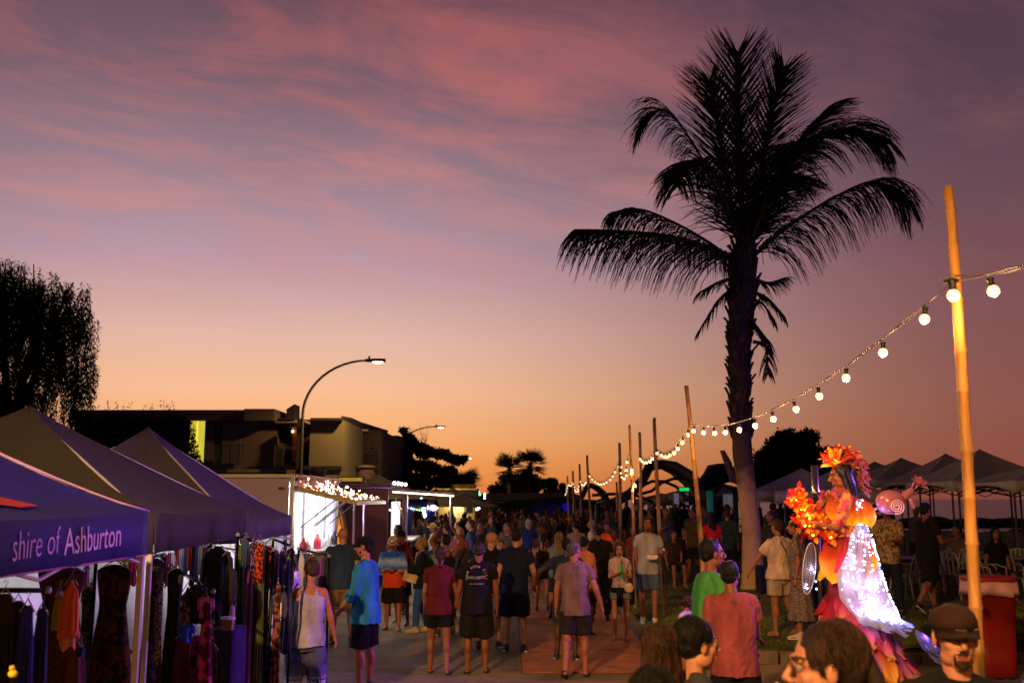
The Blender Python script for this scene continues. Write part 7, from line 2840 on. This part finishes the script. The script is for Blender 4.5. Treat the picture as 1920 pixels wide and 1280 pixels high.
# dark box at the palm foot, and steel tube lamp beside the performer
bx_ = wx(1440, 21.6, 1120)
t = thing('speaker_box', 'small black box on the grass at the foot of the coconut palm', 'box', (bx_, 21.6, gz(bx_, 21.6)))
M().box((0, 0, .28), (.42, .4, .56)).build('cabinet', mat('#0c0c10', .6), t, bevel=.02)
M().lathe((0, -.205, .3), [(.01, 0), (.15, .0)], 20).build('grille', mat('#16161a', .8), t)
c = at(1530, 930, 12.0)
t = thing('tube_lamp', 'polished steel cylinder on a slim mast just beside the bouquet', 'lamp', (c.x, 12.0, gz(c.x, 12.0)))
z0_ = t.location.z
M().tube([(0, 0, 0), (0, 0, c.z - z0_)], .03, 8).build('mast', dark_metal, t, True)
zt = at(1530, 872, 12.0).z - z0_
M().lathe((0, 0, 0), [(.02, c.z - z0_), (.05, c.z - z0_ + .02), (.05, c.z - z0_ + .06), (.042, c.z - z0_ + .07), (.042, zt), (.036, zt), (.036, zt - .1)], 18).build('cylinder', mat('#b8a89a', .18, metal=.95, var=.05, bump=.02), t, True)
M().box((0, 0, c.z - z0_ - .02), (.22, .05, .03)).build('bracket', dark_metal, t)

# ================================================================== THE STILT PERFORMER
PX = wx(1583, 9.0, 900)
FZ = 1.02
perf = Person('x', (PX, 9.0, 0), 1.64, 84, 'f', 1.0, 0, .009, feet=False, yaw=2, tilt=-10, z=-(FZ - 0) / (1.64 / 1.75) + (.93 - .88), aL=((-.28, .45, -.85), (.25, 1, .15)), aR=((.28, .45, -.85), (-.25, 1, .15)))
RT = perf.root
RT['label'] = 'stilt performer in a flower costume with a glowing white train and petal skirt'
RT['category'] = 'person'
perf.bodyo.name = 'body'
s_ = perf.s
stm = mat('#3a3a3a', .4, metal=.6)
for k in (-1, 1):
    a_ = perf.an[k] * s_
    M().tube([(a_.x, a_.y, .0), (a_.x, a_.y, a_.z + .05)], .025, 8).build('stilt', stm, RT)
    M().lathe((a_.x, a_.y, 0), [(.04, 0), (.04, .03), (.02, .05)], 10).build('stilt_foot', stm, RT)
hipz = perf.hip.z * s_
cb = perf.top('#b05a70', 'tee', -.05, 1.0, 0, .004, mt=pm('#b8486a', '#c88a5a', 16), name='bodice')
perf.hair('long', 'dark', .3, mt=mat('#1c1848', .5, 'hair', var=.3, scale=60, bump=.4, bscale=100))


def petal_mesh(W, L, curl, seed, ny=9, nx=6, crisp=.02):
    r = random.Random(seed)
    vs, fs = [], []
    ph = r.uniform(0, 6)
    for j in range(ny + 1):
        t_ = j / ny
        w_ = W * (math.sin(min(1, t_ * .9 + .12) * math.pi) ** .55)
        for i in range(nx + 1):
            u = -1 + 2 * i / nx
            x = u * w_ * .5
            z = -L * t_
            y = -(curl * t_ ** 2.2) * L + .12 * W * (1 - u * u) * math.sin(t_ * 2.6) * -1 + crisp * math.sin(u * 5 + ph + t_ * 4) * t_
            vs.append((x, y, z - .05 * L * u * math.sin(ph)))
    for j in range(ny):
        for i in range(nx):
            a_ = j * (nx + 1) + i
            fs.append((a_, a_ + 1, a_ + nx + 2, a_ + nx + 1))
    me = bpy.data.meshes.new('petal')
    me.from_pydata(vs, [], fs)
    me.polygons.foreach_set('use_smooth', [True] * len(fs))
    return me


def petal_mats(stops_list, L, trans=.35):
    return [ramp_mat('petal', st, 2, -L, 0, .7, noise_amt=.14, nscale=9, trans=trans, bump=.5) for st in stops_list]


pk_st = [[(0, '#d8a060'), (.25, '#d05a70'), (.6, '#a81c48'), (1, '#6a1030')], [(0, '#c8285a'), (.5, '#a01838'), (1, '#7a1028')], [(0, '#d88a80'), (.4, '#c04868'), (1, '#8a2040')],
         [(0, '#d8a028'), (.45, '#c87030'), (.8, '#b03a4a'), (1, '#7a1a30')], [(0, '#c87a88'), (.5, '#b05a78'), (1, '#7a2a4a')]]
PM = petal_mats(pk_st, .30)
meshes = [[petal_mesh(.19, .30, .05 + .09 * v, v * 7 + k, crisp=.035) for v in range(3)] for k in range(5)]
for k in range(5):
    for me in meshes[k]:
        me.materials.append(PM[k])
# skirt core
m = M()
rg = []
zs = [(hipz + .10, .14), (hipz - .15, .19), (1.4, .22), (1.1, .29), (.8, .36), (.4, .45), (.06, .54)]
for z_, r_ in zs:
    rg.append([(r_ * .92 * math.cos(2 * math.pi * i / 30) * (1 + .03 * math.sin(i * 2.2)), r_ * math.sin(2 * math.pi * i / 30) * (1 + .03 * math.sin(i * 1.7)) - .02 - (.12 * max(0, 1.4 - z_)), z_) for i in range(30)])
M().rings(rg).build('underskirt', cloth_mat('#7a2038'), RT, True)


def core(z_):
    for (za, ra), (zb, rb) in zip(zs, zs[1:]):
        if zb <= z_ <= za:
            return ra + (rb - ra) * (za - z_) / (za - zb)
    return zs[-1][1] if z_ < zs[-1][0] else zs[0][1]


def put(me, name, loc, ang, tilt_, roll, sc_=1.0, par=RT, m_=None):
    o = bpy.data.objects.new(name, me)
    C.objects.link(o)
    o.parent = par
    o.location = loc
    # petal hangs down -Z, its outer face -Y; turn so that -Y points outward at angle ang
    o.rotation_euler = (Matrix.Rotation(ang + math.pi / 2, 3, 'Z') @ Matrix.Rotation(-tilt_, 3, 'X') @ Matrix.Rotation(roll, 3, 'Y')).to_euler()
    o.scale = (sc_,) * 3
    return o


rr = random.Random(77)
rowz = [1.50, 1.36, 1.22, 1.08, .95, .82, .69, .56, .43]
for ri, z_ in enumerate(rowz):
    n_ = 15 + ri * 3
    for i in range(n_):
        a_ = 2 * math.pi * i / n_ + rr.uniform(-.12, .12) + ri * .3
        r_ = core(z_) * .97
        k = rr.choice([0, 0, 1, 1, 2, 3, 3, 4])
        yc = -.02 - .12 * max(0, 1.4 - z_)
        put(rr.choice(meshes[k]), 'skirt_petal', (r_ * .92 * math.cos(a_), r_ * math.sin(a_) + yc, z_ + rr.uniform(-.04, .05)), a_, R(rr.uniform(6, 20)), R(rr.uniform(-22, 22)), rr.uniform(.75, 1.15))
# big peplum petals in red, orange and yellow
big_st = [[(0, '#e8c020'), (.3, '#e8901c'), (.55, '#c8401c'), (1, '#8a1420')], [(0, '#f0c428'), (.4, '#e0701c'), (1, '#9a1c28')], [(0, '#d04a80'), (.5, '#c83060'), (1, '#7a1838')]]
BM = petal_mats(big_st, .42, .3)
bigm = []
for k in range(3):
    me = petal_mesh(.36, .42, .12, 50 + k, 10, 8)
    me.materials.append(BM[k])
    bigm.append(me)
for i, (a_, k, z_, s0) in enumerate(((180, 0, hipz + .14, .95), (150, 0, hipz + .12, 1.0), (120, 2, hipz + .12, .9), (90, 1, hipz + .10, .9), (60, 2, hipz + .10, .9), (205, 1, hipz + .12, .9), (0, 1, hipz + .1, .9), (30, 0, hipz + .1, .9), (-30, 2, hipz + .1, .9), (235, 0, hipz + .1, .85))):
    put(bigm[k], 'waist_petal', (.13 * math.cos(R(a_)), .11 * math.sin(R(a_)), z_), R(a_), R(14), R(rr.uniform(-12, 12)), s0)
# shoulder petals
shz = perf.sh[1].z * s_
for k in (-1, 1):
    for i, (dy, s0, ro, kk) in enumerate(((0, .66, 0, 0), (.08, .60, 16, 1), (-.08, .60, -16, 1), (.02, .5, 6, 0))):
        put(bigm[kk], 'shoulder_petal', (k * (.12 + .02 * (i % 2)), dy, shz + .035 - .02 * i), R(0 if k > 0 else 180), R(14), R(ro), s0)
# collar roses
ros = []
for k, (c1, c2) in enumerate((('#c87080', '#8a3050'), ('#d09080', '#a04858'), ('#b85068', '#701c38'))):
    me = petal_mesh(.075, .07, -.5, 90 + k, 5, 4, .004)
    me.materials.append(ramp_mat('rose_petal', [(0, c1), (1, c2)], 2, -.07, 0, .7, trans=.3, bump=0))
    ros.append(me)


def rose(par, loc, nrm_, s0, mes, name='flower', n=9, lit=None):
    F_ = bpy.data.objects.new(name, None)
    C.objects.link(F_)
    F_.parent = par
    F_.location = loc
    F_.rotation_euler = Vector((0, 0, 1)).rotation_difference(Vector(nrm_)).to_euler()
    F_.scale = (s0,) * 3
    for i in range(n):
        a_ = i * 2.4
        r_ = .012 + .028 * i / n
        o = bpy.data.objects.new('petal', mes[i % len(mes)])
        C.objects.link(o)
        o.parent = F_
        o.location = (r_ * math.cos(a_), r_ * math.sin(a_), .0)
        o.rotation_euler = (Matrix.Rotation(a_ + math.pi / 2, 3, 'Z') @ Matrix.Rotation(R(180 - 55 * (i / n) * -1), 3, 'X')).to_euler()
    if lit:
        M().ell((0, 0, .025), .016, n=8, k=6).build('lit_centre', lit, F_, True)
    return F_


litm = glow('#ffb030', 14)
lily = []
for k, st in enumerate(([(0, '#ffd040'), (.5, '#e87818'), (1, '#b02010')], [(0, '#e03828'), (.6, '#c02030'), (1, '#ffb030')])):
    me = petal_mesh(.07, .13, -.35, 120 + k, 6, 4, .006)
    me.materials.append(ramp_mat('lily_petal', st, 2, -.13, 0, .6, trans=.55, bump=.1))
    lily.append(me)
hc = perf.hc * s_
hs_ = .13
FP = []      # flower crown
for i in range(15):
    a_ = 2 * math.pi * i / 15
    el_ = .75 + .42 * (i % 3)
    d = Vector((math.cos(a_) * math.cos(el_), math.sin(a_) * math.cos(el_), math.sin(el_)))
    p = hc + Vector((d.x * .11, d.y * .12 - .01, .03 + d.z * .125))
    rose(RT, p, d, 1.0, lily if i % 2 == 0 else ros, 'crown_flower', 8, litm if i % 2 == 0 else None)
for i in range(10):
    a_ = R(-60 + 36 * i)
    rose(RT, (perf.neck.x + .10 * math.sin(a_), (.05 + .07 * math.cos(a_)), perf.neck.z * s_ - .05 - .03 * (i % 3)), (math.sin(a_) * .6, math.cos(a_), .3), .95, ros, 'collar_rose', 9)
# cascade of pink blooms in front of the chest
for i in range(16):
    rose(RT, (rr.uniform(-.12, .12), .15 + rr.uniform(0, .05), hipz + .16 + rr.uniform(0, .34)), (rr.uniform(-.5, .5), 1, rr.uniform(-.2, .5)), 1.0, ros, 'bodice_rose', 9)
for i in range(5):
    rose(RT, (-rr.uniform(.02, .12), -.13 + rr.uniform(-.03, .03), shz + .10 + i * .05), (-.6, -.6, .3), .9, ros, 'hair_flower', 8)

# bouquet held out in front
B_ = thing('bouquet', 'bouquet of red autumn leaves and glowing yellow flowers held by the stilt performer', 'bouquet', RT.location, R(84))
hz_ = (perf.palm[1].z + perf.palm[-1].z) / 2 * s_
hy_ = (perf.palm[1].y + perf.palm[-1].y) / 2 * s_


def maple(size):
    pts = []
    for i, (a_, r_) in enumerate(((-90, .15), (-150, .55), (-175, .35), (165, .9), (140, .45), (120, 1.0), (105, .5), (90, 1.15), (75, .5), (60, 1.0), (40, .45), (15, .9), (-5, .35), (-30, .55))):
        pts.append((r_ * math.cos(R(a_)) * size, r_ * math.sin(R(a_)) * size, .1 * size * math.sin(i * 1.7)))
    n_ = len(pts)
    me = bpy.data.meshes.new('leaf')
    me.from_pydata(pts + [(0, .1 * size, 0)], [], [(i, (i + 1) % n_, n_) for i in range(n_)])
    return me


leafs = []
for c1 in ('#b81c28', '#d04a18', '#8a1020', '#d88a1c', '#c02838'):
    me = maple(.062)
    me.materials.append(translucent(c1, .45))
    leafs.append(me)


def sprig(par, p, d, me, s0, name='leaf'):
    o = bpy.data.objects.new(name, me)
    C.objects.link(o)
    o.parent = par
    o.location = p
    o.rotation_euler = (rr.uniform(0, 6.3), rr.uniform(0, 6.3), rr.uniform(0, 6.3))
    o.scale = (s0,) * 3
    return o


ctrl = [(-.06, -.24, -.06), (-.05, -.16, -.07), (-.04, -.06, -.07), (-.02, -.02, -.02), (0, .03, .06), (0, .07, .15), (0, .12, .24)]
for i in range(120):
    f = rr.random() * (len(ctrl) - 1)
    k = min(int(f), len(ctrl) - 2)
    c_ = Vector(ctrl[k]).lerp(Vector(ctrl[k + 1]), f - k)
    w_ = .12 if f < 3.5 else .055
    p = Vector((c_.x + rr.gauss(0, w_), hy_ - .12 + c_.y + rr.gauss(0, w_ * .8), hz_ + c_.z + rr.gauss(0, w_ * .7)))
    sprig(B_, p, None, rr.choice(leafs), rr.uniform(.5, .9))
for i in range(24):
    f = i / 23 * (len(ctrl) - 1)
    k = min(int(f), len(ctrl) - 2)
    c_ = Vector(ctrl[k]).lerp(Vector(ctrl[k + 1]), f - k)
    w_ = .09 if f < 3.5 else .03
    p = Vector((c_.x - .09 + rr.gauss(0, w_ * .5), hy_ - .12 + c_.y + rr.gauss(0, w_), hz_ + c_.z + rr.gauss(0, w_)))
    rose(B_, p, (-.8, .3, rr.uniform(-.2, .6)), .66, lily, 'lit_flower', 6, litm)
stm_ = M()
stm_.tube([(0, hy_ - .2, hz_ - .14), (0, hy_ - .12, hz_ - .05), (0, hy_ - .08, hz_ + .06), (0, hy_ - .02, hz_ + .16)], .008, 6)
stm_.build('stem', mat('#2a3018', .8), B_)
wpos = lambda p: RT.matrix_basis @ Vector(p)
for p, pw in (((-.18, hy_ - .05, hz_ + .05), 2.4), ((-.14, hy_ + .08, hz_ + .2), 1.4), ((-.14, .16, hc.z + .14), 1.6)):
    point_light(wpos(p), (1, .55, .16), pw, .04)
bpy.context.view_layer.update()

# glowing train of organza with fairy lights (built in the performer's own frame: +X is towards the camera side, -Y behind her)
org = translucent('#d8d0ec', .6, .5, .80)
tr_ctrl = [  # height, (front x, y), (mid x, y), (back x, y)
    (2.30, (.13, -.10), (.17, -.14), (.04, -.21)),
    (2.12, (.17, -.04), (.23, -.13), (.08, -.23)),
    (1.92, (.21, .02), (.26, -.12), (.10, -.26)),
    (1.72, (.30, .10), (.35, -.10), (.16, -.31)),
    (1.52, (.34, .22), (.42, -.06), (.22, -.38)),
    (1.32, (.36, .20), (.46, -.10), (.26, -.46)),
    (1.14, (.38, .06), (.50, -.20), (.30, -.58)),
    (1.00, (.38, -.12), (.52, -.34), (.32, -.66)),
]


tr_ctrl = [(2.30 - (2.30 - z_) * .80,) + tuple((x_ * .92, y_ * ((.72 - .16 * (2.3 - z_)) if y_ < 0 else .8)) for x_, y_ in q_) for z_, *q_ in tr_ctrl]


def trp(v, u):
    f = v * (len(tr_ctrl) - 1)
    k = min(int(f), len(tr_ctrl) - 2)
    q = f - k
    A_, B2 = tr_ctrl[k], tr_ctrl[k + 1]
    z_ = A_[0] * (1 - q) + B2[0] * q
    P3 = [Vector((A_[i][0] * (1 - q) + B2[i][0] * q, A_[i][1] * (1 - q) + B2[i][1] * q, 0)) for i in (1, 2, 3)]
    p = P3[0] * (1 - u) ** 2 + P3[1] * 2 * u * (1 - u) + P3[2] * u * u
    out = Vector((1, -.2, 0))
    p = p + out * (.018 * math.sin(u * 26 + v * 3) * (.4 + v) + .010 * math.sin(u * 11 - v * 9))
    return Vector((-p.x, p.y, z_ + .02 * math.sin(u * 7) * v))


for layer in range(2):
    vs, fs = [], []
    nu, nv = 40, 40
    for j in range(nv + 1):
        for i in range(nu + 1):
            p = trp(j / nv, i / nu)
            p.x += layer * .03
            p.z -= layer * .05
            vs.append(p)
    for j in range(nv):
        for i in range(nu):
            a_ = j * (nu + 1) + i
            fs.append((a_, a_ + 1, a_ + nu + 2, a_ + nu + 1))
    M().add(vs, fs).build('organza_train', org, RT, True)
led = M()
for i in range(420):
    v = rr.random() ** .8
    u = rr.random()
    if rr.random() < .25:
        u = .96 + .04 * rr.random()
    if rr.random() < .3:
        v = .86 + .14 * rr.random()
    led.ell(trp(v, u) + Vector((-.012, -.003, 0)), rr.choice((.0035, .005, .0065)), n=6, k=4)
lm = glow('#d8dcff', 18)
lm.cycles.emission_sampling = 'NONE'
litm.cycles.emission_sampling = 'NONE'
o = led.build('fairy_lights', lm, RT, True)
o['kind'] = 'stuff'
for v, u, pw in ((.08, .55, 2.2), (.22, .6, 3.0), (.36, .7, 3.4), (.50, .65, 3.4), (.50, .3, 1.8), (.64, .65, 3.6), (.66, .3, 1.8), (.78, .6, 4.0), (.90, .75, 4.5), (.96, .5, 4.0), (.86, .35, 2.2)):
    p = trp(v, u) + Vector((.055, .02, 0))
    point_light(wpos(p), (.50, .56, 1.0), pw * .5, .03)
for v, u, pw in ((.15, .9, 1.2), (.5, .95, 1.5), (.9, .9, 2.0)):
    p = trp(v, u) + Vector((-.06, -.08, 0))
    point_light(wpos(p), (.35, .4, 1.0), pw, .03)
# crystal tulle bunch along the hem of the train
tul = translucent('#c8ccf4', .5, .3, .7)
tm = []
for k in range(3):
    me = petal_mesh(.13, .14, .4, 200 + k, 5, 5, .02)
    me.materials.append(tul)
    tm.append(me)
for i in range(34):
    u = i / 33
    p = trp(.97 - .05 * rr.random(), u)
    put(rr.choice(tm), 'tulle_ruffle', p, R(200 + 60 * u), R(35), R(rr.uniform(-50, 50)), rr.uniform(.7, 1.1))
# clear plastic tail
cel = mat('#8a90e0', .1, 'plain', trans=.75, var=.1, bump=.4, bscale=20)
for i in range(4):
    p = Vector((-.28 + rr.uniform(-.1, .05), -.44 - .02 * i, 1.2 - .03 * i))
    me = petal_mesh(.16, .24, .5, 230 + i, 5, 5, .03)
    me.materials.append(cel)
    put(me, 'plastic_tail', p, R(250), R(25), R(rr.uniform(-40, 40)), 1)
# front wing, an oval of organza on wire
rg = []
w_ = M()
org2 = translucent('#b8b0cc', .4, .4, .28)
cy_, cz_ = .36, 1.70
pts = [(-.10, cy_ + .055 * math.cos(a_) - .03 * math.sin(a_), cz_ + .22 * math.sin(a_)) for a_ in [2 * math.pi * i / 28 for i in range(29)]]
w_.add([(-.10 + .03 * math.sin(3 * a_), cy_ + .055 * math.cos(a_) - .03 * math.sin(a_), cz_ + .22 * math.sin(a_)) for a_ in [2 * math.pi * i / 28 for i in range(28)]] + [(-.13, cy_, cz_)], [(i, (i + 1) % 28, 28) for i in range(28)])
w_.build('wing', org2, RT, True)
M().tube(pts, .004, 5).build('wing_wire', mat('#a098a8', .3), RT)
q = M()
for i in range(6):
    q.ell((-.13, cy_ + rr.uniform(-.05, .05), cz_ + rr.uniform(-.2, .2)), .007, n=6, k=4)
o = q.build('wing_lights', lm, RT)
o['kind'] = 'stuff'
point_light(wpos((-.15, cy_ - .02, cz_)), (.7, .72, 1), .8, .02)
# snail ornament on her back
sn = M()
sc0 = Vector((-.10, -.36, 2.27))
pinkp = mat('#c0708a', .18, trans=.35, var=.1, bump=.1)
sn.ell(sc0, (.10, .125, .11), n=20, k=14)
sn = sn.build('snail_shell', pinkp, RT, True)
sp = []
for i in range(50):
    a_ = i * .36
    r_ = .010 + .0011 * i
    sp.append(sc0 + Vector((-.102, -.03 + r_ * math.cos(a_), -.035 + r_ * math.sin(a_))))
M().tube(sp, .006, 6).build('spiral', mat('#e0b0c8', .2, emit='#a060a0', es=.15), sn, True)
M().cap(sc0 + Vector((.05, -.12, .04)), sc0 + Vector((.06, -.20, .10)), .04, .03).build('snail_head', pinkp, sn, True)
M().cap(sc0 + Vector((.05, -.19, .02)), sc0 + Vector((.05, -.21, -.04)), .022, .02).build('snail_tail', pinkp, sn, True)
for dy in (0, -.04):
    M().tube([sc0 + Vector((.05, -.2 + dy, .12)), sc0 + Vector((.05, -.24 + dy, .20))], .005, 5).build('feeler', mat('#b05a80', .4), sn)
rose(RT, sc0 + Vector((.05, -.26, .16)), (-.5, -.5, .8), .9, ros, 'snail_flower', 8)
M().tube([sc0 + Vector((-.02, .12, -.05)), (-.05, -.1, 2.15)], .012, 6).build('snail_strap', mat('#8a7a5a', .6), RT)
